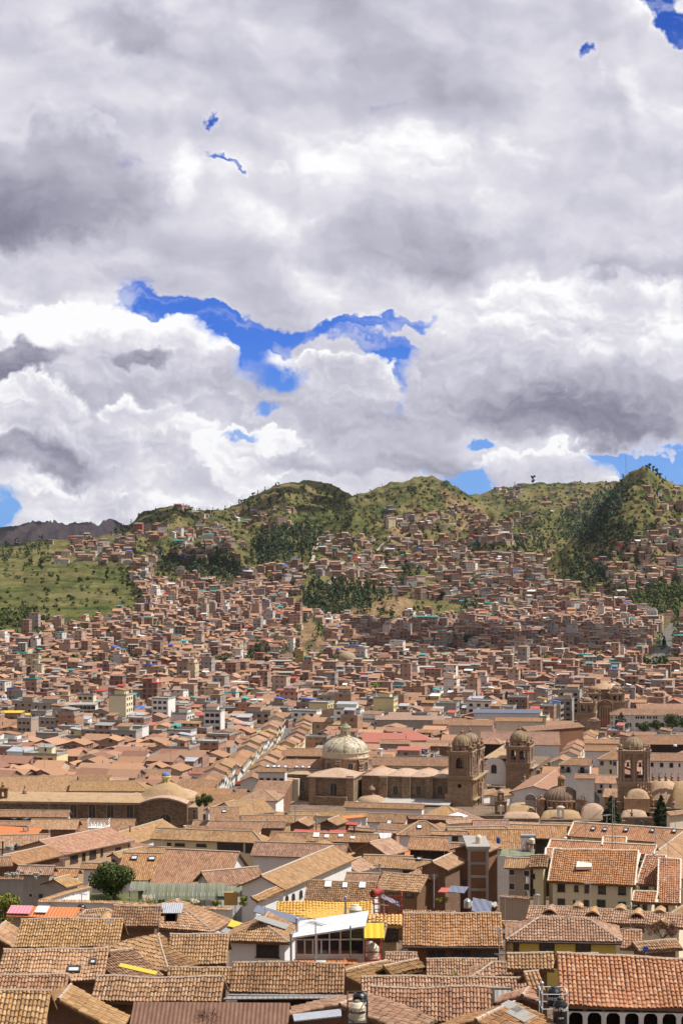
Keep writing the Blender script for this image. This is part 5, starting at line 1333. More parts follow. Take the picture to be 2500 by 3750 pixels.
def textmesh(s,size,mat,name='lettering',thick=.01):
 cu=bpy.data.curves.new('lettering','FONT');cu.body=s;cu.size=size;cu.align_x='CENTER';cu.align_y='CENTER';cu.resolution_u=2;cu.extrude=thick
 o=bpy.data.objects.new(name,cu);COL.objects.link(o);dg=bpy.context.evaluated_depsgraph_get();me=bpy.data.meshes.new_from_object(o.evaluated_get(dg))
 bpy.data.objects.remove(o);me.materials.clear();me.materials.append(M[mat]);return me
def text_on(parent,s,size,loc,mat,R=None,rz=0.0,ang=0.0):
 """flat lettering, or bent round a cylinder of radius R with its centre at angle ang"""
 me=textmesh(s,size,mat)
 for v in me.vertices:
  x,y,z=v.co
  if R:a=x/R+ang;v.co=((R+.012+z)*math.sin(a),-(R+.012+z)*math.cos(a),y)
  else:v.co=(x,-z-.02,y)
 o=bpy.data.objects.new('lettering',me);COL.objects.link(o);o.parent=parent;o.location=loc;o.rotation_euler=(0,0,rz);return o
def ground_at(P_,d0=250.):
 x,y,z,ok=hit(np.array([P_[0]*.6272]),np.array([P_[1]*.6272]),d0,4200)
 return Vector((float(x[0]),float(y[0]),float(z[0])))
STREETS=[]
def street(name,pts,w,label=None,d0=250.):
 g=[ground_at(p,d0)for p in pts]
 P_=[]
 for a,b in zip(g[:-1],g[1:]):
  n=max(2,int((b-a).length/8))
  for i in range(n):P_.append(a.lerp(b,i/n))
 P_.append(g[-1])
 STREETS.append(([(p.x,p.y)for p in P_],w))
 mb=MB()
 for i in range(len(P_)-1):
  a,b=P_[i],P_[i+1];t=(b-a);t.z=0;t.normalize();s=Vector((-t.y,t.x,0))*w/2
  q=[a-s,a+s,b+s,b-s]
  mb.poly([(v.x,v.y,tz(v.x,v.y)+.12)for v in q])
 o=mb.build(name,M['asphalt']if name=='street' else M['path'],origin=P_[0]);struct(o);return P_
m_,t_=new_mat('asphalt');p_=pos(t_);t_.bsdf(t_.ramp(t_.noise(p_,.8,5,.7),[(.35,(.09,.085,.08)),(.65,(.15,.14,.13))]),.9);M['asphalt']=m_
m_,t_=new_mat('pale_path');p_=pos(t_);t_.bsdf(t_.ramp(t_.noise(p_,.3,5,.7),[(.35,(.30,.23,.16)),(.65,(.48,.40,.31))]),.9);M['path']=m_
ST1=street('street',[(836,2945),(880,2893),(930,2842),(985,2790),(1042,2745),(1072,2672)],6.2)
ST2=street('street',[(1960,2890),(2000,2845),(2060,2780),(2130,2712),(2165,2690)],8)
ST3=street('street',[(2400,2470),(2412,2420),(2440,2345),(2475,2280)],11)
PLAZA=struct(street and bpy.data.objects.new('tmp',None))if False else None
for q in([(740,1222),(722,1262),(705,1300),(690,1335)],[(790,1285),(770,1320),(757,1345)],[(905,1228),(880,1250),(860,1270)],[(1010,1262),(985,1300)],
          [(1262,1270),(1240,1300)],[(500,1318),(540,1322),(570,1345)],[(1190,1330),(1275,1345),(1300,1380)],[(1370,1400),(1320,1392),(1280,1400)],[(720,1500),(760,1497),(820,1499)]):
 street('path',[(a/.6272,b/.6272)for a,b in q],4.5,d0=1300.)
_FT=None
def free(x,y,r=5.0,m=0.0):
 """boolean per point: no traced building or street there"""
 x=np.asarray(x,float);y=np.asarray(y,float);ok=np.ones(x.shape,bool)
 for cx,cy,ax,ay,hl,hw in FOOT:
  dx,dy=x-cx,y-cy
  u=np.abs(dx*ax+dy*ay);v=np.abs(-dx*ay+dy*ax)
  ok&=~((u<hl+r+m)&(v<hw+r+m))
 for pts,w in STREETS:
  for px_,py_ in pts:ok&=((x-px_)**2+(y-py_)**2>(w/2+r+1.0)**2)
 return ok
LAND=[('the car street',590,1790),('the long stone church',200,1850),('the patterned dome',790,1720),('the twin bell towers',1065,1740),('the single bell tower',1190,1720),
  ('the right belfry',1455,1740),('the ribbed dome',1285,1810),('the white arcade',1450,1660),('the far plaza church',1375,1600),
  ('the tall dark conifer',1248,1620),('the tree hedge',835,1585),('the pinkish red roof',900,1690),('the grassy mound',650,1515),
  ('the pale cliff knoll',725,1460),('the turquoise tower',1408,1525),('the mall sign',190,1635),('the steep street',1520,1520),('the long red wall',515,1685),
  ('the green terraced field',150,1400),('the small conifer pair',950,1605),('the market hall',1100,1640),('the left photo edge',0,1600),('the right photo edge',1568,1560),
  ('the blue arched roof',935,1450),('the white dome chapel',870,1500),('the far left skyline',30,1500),('the white arched hall',700,2030),('the big round tree',255,2010)]
ORD=['','second ','third ','fourth ','fifth ','sixth ','seventh ','eighth ','ninth ','tenth ','eleventh ','twelfth ','thirteenth ','fourteenth ','fifteenth ','sixteenth ','seventeenth ','eighteenth ','nineteenth ','twentieth ']
AUTO=[]
def flush_labels():
 groups={}
 for o,desc,x,y in AUTO:
  nm,lx,ly=min(LAND,key=lambda l:(l[1]-x)**2+((l[2]-y)*1.6)**2)
  dx,dy=x-lx,y-ly
  rel=('left of' if dx<0 else 'right of')if abs(dx)>abs(dy)*1.2 else('behind' if dy<0 else 'in front of')
  groups.setdefault((desc,rel,nm),[]).append((dx*dx+dy*dy,o))
 for(desc,rel,nm),L_ in groups.items():
  L_.sort(key=lambda q:q[0])
  for i,(_,o)in enumerate(L_):
   tail=f'{rel} {nm}'
   if len(L_)>1:tail=(f'nearest {rel} {nm}' if i==0 else f'{ORD[min(i, 19)]}nearest {rel} {nm}')
   o['label']=f'{desc}, {tail}'
def disp(x,y,z):return(x/y*F+CX)*.6272,(CY-z/y*F)*.6272
PW={}
def flatwin(w,h,fr):
 key=(w,h,fr)
 if key not in PW:
  mb=MB()
  mb.poly([(-w/2,-.04,-h/2),(w/2,-.04,-h/2),(w/2,-.04,h/2),(-w/2,-.04,h/2)],0)
  for s in(-1,1):mb.box((s*w/2,-.04,0),(.12,.12,h),mi=1);mb.box((0,-.05,s*h/2),(w+.2,.14,.12),mi=1)
  o=mb.build('window',[M['glass'],M[fr]],origin=(0,0,0));PW[key]=o.data;bpy.data.objects.remove(o)
 return PW[key]
def put_win(wall,x,y,z,rz,w=1.1,h=1.2,fr='frame'):
 o=bpy.data.objects.new('window',flatwin(w,h,fr));COL.objects.link(o);o.parent=wall;o.location=(x,y,z);o.rotation_euler=(0,0,rz);return o
RT={}
def roof_tank(x,y,z,dx):
 c=random.choice([('blacktank','black'),('creamtank','cream'),('bluetank','blue'),('blacktank','black')]);loc=(x+dx,y-1.5,z)
 if c[1]not in RT:
  T=thing('water_tank','x','water tank',loc,'small tanks on flat roofs');mb=MB();mb.lathe((0,0,.9),[(.55,0),(.58,.1),(.58,.95),(.40,1.2),(.24,1.27)],12);o=mb.build('tank_body',M[c[0]],None,True,origin=(0,0,0));o.parent=T
  mb=MB();mb.lathe((0,0,2.15),[(.26,0),(.26,.08),(.05,.12)],12);o=mb.build('lid',M[c[0]],None,origin=(0,0,0));o.parent=T
  for s_ in(-1,1):
   for r_ in(-1,1):mb=MB();mb.tube((s_*.45,r_*.45,0),(s_*.45,r_*.45,.9),.05,4);o=mb.build('leg',M['steel'],None,origin=(0,0,0));o.parent=T
  RT[c[1]]=T
 else:T=copy_tree(RT[c[1]],loc,'x')
 a_,b_=disp(x,y,z+1);AUTO.append((T,f'{c[1]} water tank on a flat roof',a_,b_))
def plan_house(x,y,th,L_,W_,hh,desc,wall,roof,kind='gable',name='tiled_house',cat='house',group=None,nwin=0,storeys=1,sides='F',ridge='x',near=False,label=None,z0=None,winw=1.1,rp=.42,awn=False):
 z=tz(x,y)-.6 if z0 is None else z0
 T=thing(name,label or desc,cat,(x,y,z),group);T.rotation_euler=(0,0,th)
 if not label:
  dx_,dy_=disp(x,y,z+hh);AUTO.append((T,desc,dx_,dy_))
 a,b=L_/2,W_/2;e=.5
 bld=lambda mb,nm,mt,par=None:setattr(mb.build(nm,mt,None,False,origin=(0,0,0)),'parent',par or T)
 if kind in('gable','hip','shed'):
  rz=hh+(rp*b*(2 if kind=='shed' else 1))
  mr=MB();ex,ey=a+e,b+e;ze=hh-rp*e
  if kind=='gable':
   S_=[[(-ex,-ey,ze),(ex,-ey,ze),(ex,0,rz),(-ex,0,rz)],[(ex,ey,ze),(-ex,ey,ze),(-ex,0,rz),(ex,0,rz)]]
  elif kind=='hip':
   i_=min(a-.3,b*.9);S_=[[(-ex,-ey,ze),(ex,-ey,ze),(a-i_,0,rz),(-a+i_,0,rz)],[(ex,ey,ze),(-ex,ey,ze),(-a+i_,0,rz),(a-i_,0,rz)],
                                          [(-ex,ey,ze),(-ex,-ey,ze),(-a+i_,0,rz)],[(ex,-ey,ze),(ex,ey,ze),(a-i_,0,rz)]]
  else:
   S_=[[(-ex,-ey,ze),(ex,-ey,ze),(ex,ey,rz),(-ex,ey,rz)]]
  for s in S_:slab(mr,s,.16,0,1)
  bld(mr,'roof',[M[roof],M['adobe']])
  mw=MB();zt=hh-.18
  mw.poly([(-a,-b,0),(a,-b,0),(a,-b,zt),(-a,-b,zt)])
  zb2=zt if kind!='shed' else rz-.3
  mw.poly([(a,b,0),(-a,b,0),(-a,b,zb2),(a,b,zb2)])
  for s in(-1,1):
   mid=[(s*a,0,rz-.2)]if kind=='gable' else[]
   mw.poly([(s*a,-b,0),(s*a,-b,zt)]+mid+[(s*a,b,zb2),(s*a,b,0)])
  w_=mw.build('wall',M[wall],None,False,origin=(0,0,0));w_.parent=T
 else:
  mw=MB();mw.box((0,0,hh/2),(L_,W_,hh));w_=mw.build('wall',M[wall],None,False,origin=(0,0,0));w_.parent=T
  mr=MB();mr.box((0,0,hh+.1),(L_+.3,W_+.3,.2))
  for s in(-1,1):mr.box((0,s*b,hh+.5),(L_+.1,.18,.7));mr.box((s*a,0,hh+.5),(.18,W_-.3,.7))
  for sx in(-1,1):
   for sy in(-1,1):mr.box((sx*(a-.2),sy*(b-.2),hh+1.0),(.3,.3,1.6))
  bld(mr,'flat_roof',M['concrete'])
  if random.random()<.35 and y<1250:roof_tank(x,y,z+hh+.2,random.uniform(-1,1)*(L_*.35))
  if random.random()<.65:
   ms=MB();w1,w2=L_*random.uniform(.3,.75),W_*random.uniform(.3,.7);cx_=random.uniform(-1,1)*(L_-w1)/2
   col=random.choice(['t_ora','t_brn','zinc','t_ora','pinkred','t_brn','t_tan','tealsheet' if y>800 else 't_tan','zinc','redsheet','bluesheet' if y>950 else 't_brn','greysheet'])
   hs=random.uniform(1.8,2.4);ms.box((cx_,0,hh+hs/2+.2),(w1,w2,hs));bld(ms,'rooftop_room',M[wall])
   ms=MB();slab(ms,[(cx_-w1/2-.4,-w2/2-.4,hh+hs+.3),(cx_+w1/2+.4,-w2/2-.4,hh+hs+.3),(cx_+w1/2+.4,w2/2+.4,hh+hs+1.1),(cx_-w1/2-.4,w2/2+.4,hh+hs+1.1)],.1)
   bld(ms,'rooftop_cover',M[col])
 fr='wframe' if wall in('bframe','brick')else random.choice(['frame','frame','wframe'])
 for s in range(storeys):
  zz=hh-1.5-s*2.75
  if zz<1.0 and s:break
  for i in range(nwin):
   u=(i+.5)/nwin*2-1
   if 'F' in sides:put_win(w_,u*(a-.4),-b,zz,0,winw,1.2 if storeys<3 else 1.3,fr)
   if 'R' in sides:put_win(w_,a,u*(b-.4),zz,math.pi/2,winw,1.2,fr)
   if 'L' in sides:put_win(w_,-a,u*(b-.4),zz,-math.pi/2,winw,1.2,fr)
   if awn and s==storeys-1 and random.random()<.8:
    pass
 return T
M['tealsheet']=sheet_mat('teal_sheet',(.04,.33,.30),(.1,.3,.28),.4,rust=.3)
M['bluesheet']=sheet_mat('blue_sheet',(.06,.14,.50),(.1,.15,.4),.4,rust=.2)
random.seed(21)
def row_houses(P_,w,side,walls,n0=0,depth=7.5,hmin=5.0,hmax=8.8,dmin=300,dmax=2000,step=9.0,desc='row house'):
 acc=0;i=0;d=0
 pts=P_;seglen=[(pts[k+1]-pts[k]).length for k in range(len(pts)-1)];tot=sum(seglen);s=step/2
 while s<tot:
  q=s;k=0
  while k<len(seglen)-1 and q>seglen[k]:q-=seglen[k];k+=1
  a,b=pts[k],pts[k+1];t=(b-a);t.z=0;t.normalize();c=a.lerp(b,min(1,q/max(seglen[k],.01)))
  nrm=Vector((t.y,-t.x,0))*side
  cc=c+nrm*(w/2+depth/2+.5)
  if dmin<cc.y<dmax:
   ok=True
   for fx,fy,ax_,ay_,hl,hw in FOOT:
    dx,dy=cc.x-fx,cc.y-fy
    if abs(dx*ax_+dy*ay_)<hl+3 and abs(-dx*ay_+dy*ax_)<hw+3:ok=False;break
   if ok:
    th=math.atan2(t.y,t.x)
    wl,wd=random.choice(walls);hh=random.uniform(hmin,hmax)
    face='F' if side>0 else 'B'
    th2=th if side<0 else th+math.pi
    plan_house(cc.x,cc.y,th2,step-.05,depth,hh,f'{wd} {desc} with tan roof',wl,random.choice(['t_tan','t_brn','t_tan','t_ora']),'gable','terraced_house',nwin=3,storeys=2,sides='F',group=f'{desc}s lining the streets',winw=.9)
    occ(cc,(t.x,t.y),step/2,depth/2)
  s+=step
WH=[('white','white'),('white','white'),('yellowpale','pale yellow'),('pale','beige')]
row_houses(ST1,6.2,-1,WH,dmin=420,dmax=1100,depth=6.5)
row_houses(ST1,6.2,1,WH,dmin=560,dmax=1100,depth=6.5)
row_houses(ST2,8,-1,WH,dmin=560,dmax=860,depth=7)
row_houses(ST2,8,1,WH,dmin=600,dmax=860,depth=6)
def box_far(fr,x0,y0,x1,y1,dep,wall,label,roof='concrete',nx=0,nz_=0,ww=1.4,wh_=1.3,fk='wframe',rot=0.0,cat='building',name='building',d0=500,d=None):
 a=ground_at(px(fr,x0,y1),d0)if d is None else ray(px(fr,x0,y1),d)
 d=a.y;k=d/F/ZO[fr][2];w,hh=(x1-x0)*k,(y1-y0)*k
 T=thing(name,label,cat,a);T.rotation_euler=(0,0,rot);zb=-2.0
 mb=MB();mb.box((w/2,dep/2,(hh+zb)/2),(w,dep,hh-zb));wl=mb.build('wall',M[wall],None,origin=(0,0,0));wl.parent=T
 mb=MB();mb.box((w/2,dep/2,hh+.15),(w+.6,dep+.6,.3));o=mb.build('roof',M[roof],None,origin=(0,0,0));o.parent=T
 for i in range(nx):
  for j in range(nz_):put_win(wl,w*(i+.5)/nx,0,hh-(j+.5)*hh/nz_,0,ww,wh_,fk)
 c_=Vector((w/2,dep/2,0));c_.rotate(Matrix.Rotation(rot,3,'Z'));occ(a+c_,(math.cos(rot),math.sin(rot)),w/2,dep/2)
 return T,wl,w,hh,k
T,wl,w,hh,k=box_far('m',1080,402,1120,490,8,'teal','turquoise faced narrow tower on the right side of town')
box_far('m',1120,385,1170,490,9,'bframe','tall pale block joined to the turquoise tower')
box_far('m',995,435,1080,530,9,'bframe','blank brick block left of the turquoise tower')
box_far('m',905,385,985,470,10,'pinkgrey','pinkish block with window columns left of the turquoise tower',nx=3,nz_=4)
box_far('m',690,138,838,172,10,'cream','long yellowish school like block high on the right slope','whitesheet',nx=10,nz_=2,ww=1.2)
box_far('m',1290,108,1405,178,12,'grey','large grey block with window rows, upper right',nx=8,nz_=4,ww=1.5)
box_far('m',30,445,150,530,12,'bframe','large brick and concrete block right of the railway yard',nx=0)
box_far('m',608,415,675,498,9,'white','white gabled block with two dark windows, right',nx=2,nz_=2)
box_far('m',845,0+2,902,60,9,'white','white block with a turquoise roof on the right slope','tealsheet',nx=3,nz_=3,d0=1300)
box_far('m',1385,150,1420,220,9,'white','narrow white block at the upper right',nx=2,nz_=5)
box_far('m',0,620,165,700,12,'ochre','long ochre brick block with rows of windows, left of the tall conifer','t_ora',nx=8,nz_=3,ww=1.3)
box_far('m',795,655,875,695,9,'white','white two storey block left of the distant bell tower',nx=3,nz_=2,ww=2.0)
box_far('m',1240,590,1318,640,9,'grey','grey block with big openings behind the arcaded plaza building',nx=2,nz_=2,ww=2.6,wh_=1.6)
box_far('l',1335,455,1460,545,12,'bframe','broad brick tower block right of centre below the railway')
box_far('l',1460,460,1520,520,10,'white','white block with window bands below the railway',nx=3,nz_=4,ww=1.8)
box_far('l',1225,480,1335,550,12,'bframe','pale brick framed block with flat top below the railway')
box_far('l',1120,560,1210,665,11,'bframe','tall brick block behind the small conifer pair')
box_far('l',960,560,1110,640,10,'yellowpale','pale yellow building with tiled gables right of the hedge of trees','t_tan',nx=5,nz_=3)
box_far('l',955,495,1085,545,10,'bframe','brick block with red sheet roof above the hedge of trees','redsheet')
box_far('l',1128,195,1202,250,10,'white','white ribbed block left of the blue arched roof',nx=4,nz_=4)
box_far('l',1108,140,1200,185,10,'cream','cream topped brick block above the blue arched roof',nx=5,nz_=2,ww=1.2)
box_far('l',1440,222,1503,298,10,'blue','dark blue glazed building right of the blue arched roof','orasheet',nx=2,nz_=4,ww=1.6)
box_far('l',1305,110,1480,190,12,'bframe','wide brick block with turquoise roof at the hill foot','tealsheet')
box_far('l',845,735,970,800,10,'bframe','square brick box with turquoise and yellow shades on top','tealsheet')
box_far('l',705,665,815,745,10,'bframe','brick block with two white arched roof lights','whitesheet')
box_far('l',70,785,220,850,11,'bframe','brick framed warehouse left of the car street')
box_far('l',485,720,655,790,11,'adobe','brown rendered hall with a pinkish roof','pinkred',nx=8,nz_=1,ww=1.2,wh_=.9)
box_far('l',185,672,380,735,12,'bframe','long pale brick warehouse with red roof edges','redsheet')
box_far('l',760,800,865,900,9,'concrete','grey concrete block with a turquoise top band','tealsheet')
box_far('l',0,862,235,905,8,'redwall','long bright red wall of a market building','redsheet')
box_far('l',405,495,505,565,11,'white','white block with dark glass bands, left of centre',nx=6,nz_=4,ww=1.6)
box_far('l',310,520,405,600,10,'bframe','brick block left of the white block with dark glass')
box_far('l',345,418,490,480,12,'grey','grey apartment block with window rows under the grassy mound',nx=7,nz_=4,ww=1.5)
box_far('k',430,715,505,830,12,'bframe','brick side wing of the mall building')
T,wl,w,hh,k=box_far('k',505,712,642,845,12,'pale','pale framed mall building carrying a colourful sign',nx=5,nz_=4,ww=2.2,wh_=1.6)
sg=thing('shop_sign','white shop sign with coloured letters on the mall building','sign',T.location+Vector((4*k,-.5,4*k)));kw,kh=92*k,56*k
mb=MB();mb.box((kw/2,0,kh/2),(kw,.2,kh));o=mb.build('board',M['whitep'],None,origin=(0,0,0));o.parent=sg
for s_,z_,sz,mt_ in(('CENTRO COMERCIAL',.80,kh*.15,'frame'),('PAU',.52,kh*.34,'bluetank'),('UCA 2',.22,kh*.34,'bluetank')):
 o=bpy.data.objects.new('lettering',None);bpy.data.objects.remove(o);text_on(sg,s_,sz,(kw/2,-.1,kh*z_),mt_)
mb=MB();mb.box((kw*.14,-.12,kh*.78),(kw*.16,.05,kh*.3));o=mb.build('yellow_corner',M['yelsheet'],None,origin=(0,0,0));o.parent=sg
box_far('k',240,705,400,790,12,'white','white terraced block with a dark roof, left','frame',nx=6,nz_=3,ww=2.4,wh_=1.2)
box_far('k',0,770,140,890,11,'bframe','ochre brick grid block at the left edge','yelsheet')
box_far('k',145,780,290,850,10,'grey','glass fronted grey block with yellow roof corner, left','yelsheet',nx=7,nz_=3,ww=1.6)
box_far('k',660,745,745,805,9,'redwall','dark red balcony block left of centre','redsheet',nx=4,nz_=2,ww=1.8)
box_far('k',120,290,172,405,9,'pinkgrey','pale tall tower block at the left of town',nx=3,nz_=8,ww=1.0)
box_far('k',675,255,760,315,9,'white','white tower with grey glass below the green field',nx=3,nz_=5,ww=1.5)
box_far('k',780,278,865,350,10,'bframe','pale orange framed block below the green field')
box_far('k',928,125,1028,195,10,'bframe','large brick block with turquoise edge on the left slope','tealsheet')
box_far('k',865,305,930,415,9,'concrete','unfinished grey concrete skeleton tower, left of centre',nx=4,nz_=7,ww=1.8,wh_=1.6)
box_far('k',900,485,980,550,9,'white','white blank walled block left of centre',nx=1,nz_=2)
box_far('k',1005,815,1120,865,9,'white','long white house with small windows, left of the car street','whitesheet',nx=4,nz_=2)
a=ground_at(px('l',1205,240),900);k=a.y/F/ZO['l'][2];T=thing('sports_hall','hall with a blue arched roof at the foot of the hill','hall',a);w=135*k;mb=MB();n=10
mb.box((w/2,12,2),(w,22,4.5));o=mb.build('wall',M['brick'],None,origin=(0,0,0));o.parent=T
mb=MB();pr_=[(w/2-(w/2+.5)*math.cos(math.pi*i/n),4+6.0*math.sin(math.pi*i/n))for i in range(n+1)]
for(x0,z0),(x1,z1)in zip(pr_[:-1],pr_[1:]):mb.poly([(x0,0,z0),(x1,0,z1),(x1,24,z1),(x0,24,z0)])
o=mb.build('arched_roof',M['bluesheet'],None,origin=(0,0,0));o.parent=T;mb=MB();mb.poly([(x,.3,z)for x,z in pr_]);o=mb.build('gable',M['void'],None,origin=(0,0,0));o.parent=T
occ(a+Vector((w/2,12,0)),(1,0),w/2,12)
Lc=Loc('l',870,430,1380,0,'white domed chapel with a brick bell wall below the railway yard','chapel','chapel')
mb=MB();Lc.box(mb,790,408,1070,9999,0,14);Lc.build(mb,'nave',M['pinkgrey']);mb=MB();x_,z_=Lc.p(868,400,5);mb.lathe((x_,6,z_-1),[(6,0),(6,1.6)]+[(6*math.cos(i*.157),1.6+5*math.sin(i*.157))for i in range(1,10)]+[(.5,6.8),(.4,8.2),(.02,8.6)],20);Lc.build(mb,'dome',M['ribdome'],None,True)
mb=MB();x_,z_=Lc.p(1050,455,-1);arch_wall(mb,(x_,-1.5,Lc.zb),(1,0,0),(0,-1,0),8,Lc.p(1050,385,-1)[1]-Lc.zb,1.5,[(2,1.3,7,9.5),(4,1.3,7,9.5),(6,1.3,7,9.5)]);Lc.build(mb,'bell_wall',M['ashlar'])
mb=MB();Lc.box(mb,1100,412,1300,458,2,8);Lc.build(mb,'white_wing',M['white']);mb=MB();Lc.box(mb,1095,404,1305,412,1,10);Lc.build(mb,'wing_roof',M['t_brn']);Lc.mark(Lc.p(790,400)[0],Lc.p(1300,400)[0],-2,14)
a=ground_at(px('m',325,648),1500);k=a.y/F/ZO['m'][2];T=thing('hillside_depot','long grey and white depot with a lettered banner high on the right slope','depot',a);w=200*k
mb=MB();mb.box((w/2,5,20*k),(w,10,44*k));o=mb.build('wall',M['white'],None,origin=(0,0,0));o.parent=T;text_on(o,'VIVA EL PERU',20*k,(w/2,-.2,18*k),'bluegrey')
mb=MB();mb.box((w/2,5,44*k),(w*1.02,11,.8));o=mb.build('roof',M['bluesheet'],None,origin=(0,0,0));o.parent=T;mb=MB();mb.box((-w*.2,6,14*k),(w*.4,10,30*k));o=mb.build('side_wing',M['concrete'],None,origin=(0,0,0));o.parent=T
a=ground_at(px('l',1255,390),900);b_=ground_at(px('m',290,390),900);mb=MB();mb.box(((a.x+b_.x)/2,a.y,a.z+2),(b_.x-a.x,.6,4.4));tag(mb.build('retaining_wall',M['concrete'],origin=a),'long dark retaining wall of the railway yard','wall')
occ(Vector(((a.x+b_.x)/2,a.y,0)),(1,0),(b_.x-a.x)/2,2)
def make_car(label,loc,rz,col,van=False,group='cars parked along the streets'):
 T=thing('van' if van else 'parked_car',label,'van' if van else 'car',loc,group);T.rotation_euler=(0,0,rz);L_,Wd,H_=(4.9,1.9,2.1)if van else(4.1,1.7,1.45)
 pr_=[(-L_/2,.3),(-L_/2,.75),(-L_/2+.12,.9),(-L_*.42,H_*.97),(-L_*.38,H_),(L_*.16,H_),(L_*.3 if not van else L_*.38,.95),(L_/2-.1,.8),(L_/2,.6),(L_/2,.3)]if not van else[(-L_/2,.3),(-L_/2,H_-.1),(-L_/2+.1,H_),(L_*.25,H_),(L_*.36,1.15),(L_/2,.95),(L_/2,.3)]
 mb=MB()
 for s in(-1,1):mb.poly([(x,s*Wd/2*(1 if z<1 else .86),z)for x,z in pr_])
 for(x0,z0),(x1,z1)in zip(pr_,pr_[1:]+pr_[:1]):
  w0,w1=Wd/2*(1 if z0<1 else .86),Wd/2*(1 if z1<1 else .86);mb.poly([(x0,-w0,z0),(x1,-w1,z1),(x1,w1,z1),(x0,w0,z0)])
 o=mb.build('body',M[col],None,origin=(0,0,0));o.parent=T
 mb=MB();zt=H_-.1
 for s in(-1,1):mb.poly([(-L_*.36,s*Wd*.47,.95),(L_*.24,s*Wd*.47,.95),(L_*.13,s*(Wd*.44),zt),(-L_*.33,s*(Wd*.44),zt)])
 mb.poly([(L_*.3,-Wd*.42,.99),(L_*.3,Wd*.42,.99),(L_*.17,Wd*.38,zt+.02),(L_*.17,-Wd*.38,zt+.02)]);mb.poly([(-L_*.455,-Wd*.4,1.0),(-L_*.455,Wd*.4,1.0),(-L_*.41,Wd*.38,zt-.05),(-L_*.41,-Wd*.38,zt-.05)])
 o=mb.build('window_glass',M['glass'],None,origin=(0,0,0));o.parent=T
 for x in(-L_*.3,L_*.3):
  for s in(-1,1):mb=MB();mb.tube((x,s*Wd*.38,.32),(x,s*Wd*.52,.32),.32,10);o=mb.build('wheel',M['blacktank'],None,origin=(0,0,0));o.parent=T
 return T
def along(P_,s):
 for a,b_ in zip(P_[:-1],P_[1:]):
  L_=(b_-a).length
  if s<=L_:t=b_-a;t.z=0;t.normalize();c=a.lerp(b_,s/L_);return c,t
  s-=L_
 return P_[-1],t
cols=[('whitep','white'),('blacktank','black'),('steel','silver'),('redsteel','red'),('bluetank','blue')]
random.seed(2)
for i in range(13):
 c,t=along(ST1,12+i*7.5);side=1 if i%4 else-1;n_=Vector((t.y,-t.x,0))*side*1.9;p=c+n_;cn=cols[i%5]
 make_car(f'{cn[1]} car, {["nearest", "second nearest", "third nearest"][i // 5]} {cn[1]} one in the narrow car street',(p.x,p.y,tz(p.x,p.y)+.15),math.atan2(t.y,t.x),cn[0],group='cars in the narrow street')
for i in range(4):
 c,t=along(ST2,8+i*22);n_=Vector((t.y,-t.x,0))*2;p=c+n_;cn=cols[i]
 make_car(f'{cn[1]} car in the right hand street below the white fronts',(p.x,p.y,tz(p.x,p.y)+.15),math.atan2(t.y,t.x),cn[0],i==0,group='cars in the right street')
g=ground_at(px('i',1068,322),700);make_car('white van parked left of the arcaded plaza building',(g.x,g.y,g.z+.15),1.4,'whitep',True,'vans by the plaza')
def make_person(label,loc,shirt,trousers,hair='blacktank',rz=0.0):
 T=thing('person',label,'person',loc,'people in the streets');T.rotation_euler=(0,0,rz)
 me=bpy.data.meshes.new('body');J=[(0,0,.95),(0,0,1.15),(0,0,1.42),(0,0,1.52),(0,-.02,1.62),(-.09,0,.9),(-.10,-.08,.48),(-.10,.02,.06),(.09,0,.9),(.10,.08,.48),(.10,.16,.06),(-.2,0,1.40),(-.26,.03,1.12),(-.24,-.08,.87),(.2,0,1.40),(.26,-.03,1.12),(.24,-.12,.87),(-.1,-.12,.04),(.1,.04,.04)]
 E=[(0,1),(1,2),(2,3),(3,4),(0,5),(5,6),(6,7),(0,8),(8,9),(9,10),(2,11),(11,12),(12,13),(2,14),(14,15),(15,16),(7,17),(10,18)]
 me.from_pydata(J,E,[]);o=bpy.data.objects.new('body',me);COL.objects.link(o);R_=[.15,.14,.15,.055,.105,.09,.06,.045,.09,.06,.045,.06,.045,.035,.06,.045,.035,.04,.04]
 md=o.modifiers.new('skin','SKIN')
 for i,v in enumerate(me.skin_vertices[0].data):v.radius=(R_[i],R_[i]*.8);v.use_root=i==0
 ms=o.modifiers.new('sub','SUBSURF');ms.levels=ms.render_levels=1
 dg=bpy.context.evaluated_depsgraph_get();nm=bpy.data.meshes.new_from_object(o.evaluated_get(dg));o.modifiers.clear();o.data=nm;o.parent=T
 nm.materials.clear()
 for m__ in('skin',shirt,trousers):nm.materials.append(M[m__])
 for p in nm.polygons:
  z=p.center.z;p.material_index=2 if z<.98 else(1 if z<1.47 else 0)
  if .98>z>.8 and abs(p.center.x)>.17:p.material_index=0
 mb=MB();mb.lathe((0,.01,1.62),[(.118,-.02),(.122,.05),(.09,.11),(.01,.14)],12);h_=mb.build('hair',M[hair],None,True,origin=(0,0,0));h_.parent=T
 return T
shirts=['redsteel','whitep','bluetank','blacktank','yelsheet','tealsheet'];sn=['red','white','blue','black','yellow','teal']
base_p=[make_person('x',(0,0,0),s_,'blacktank' if i%2 else 'bluegrey')for i,s_ in enumerate(shirts)]
plc=[]
for i in range(18):
 c,t=along(ST1,8+i*4.6);n_=Vector((t.y,-t.x,0))*random.choice((-3.1,3.1,-2.6));plc.append((c+n_,'in the narrow car street'))
for i in range(12):
 c,t=along(ST2,4+i*5);n_=Vector((t.y,-t.x,0))*random.uniform(-3.2,3.2);plc.append((c+n_,'in the right hand street'))
cnt={}
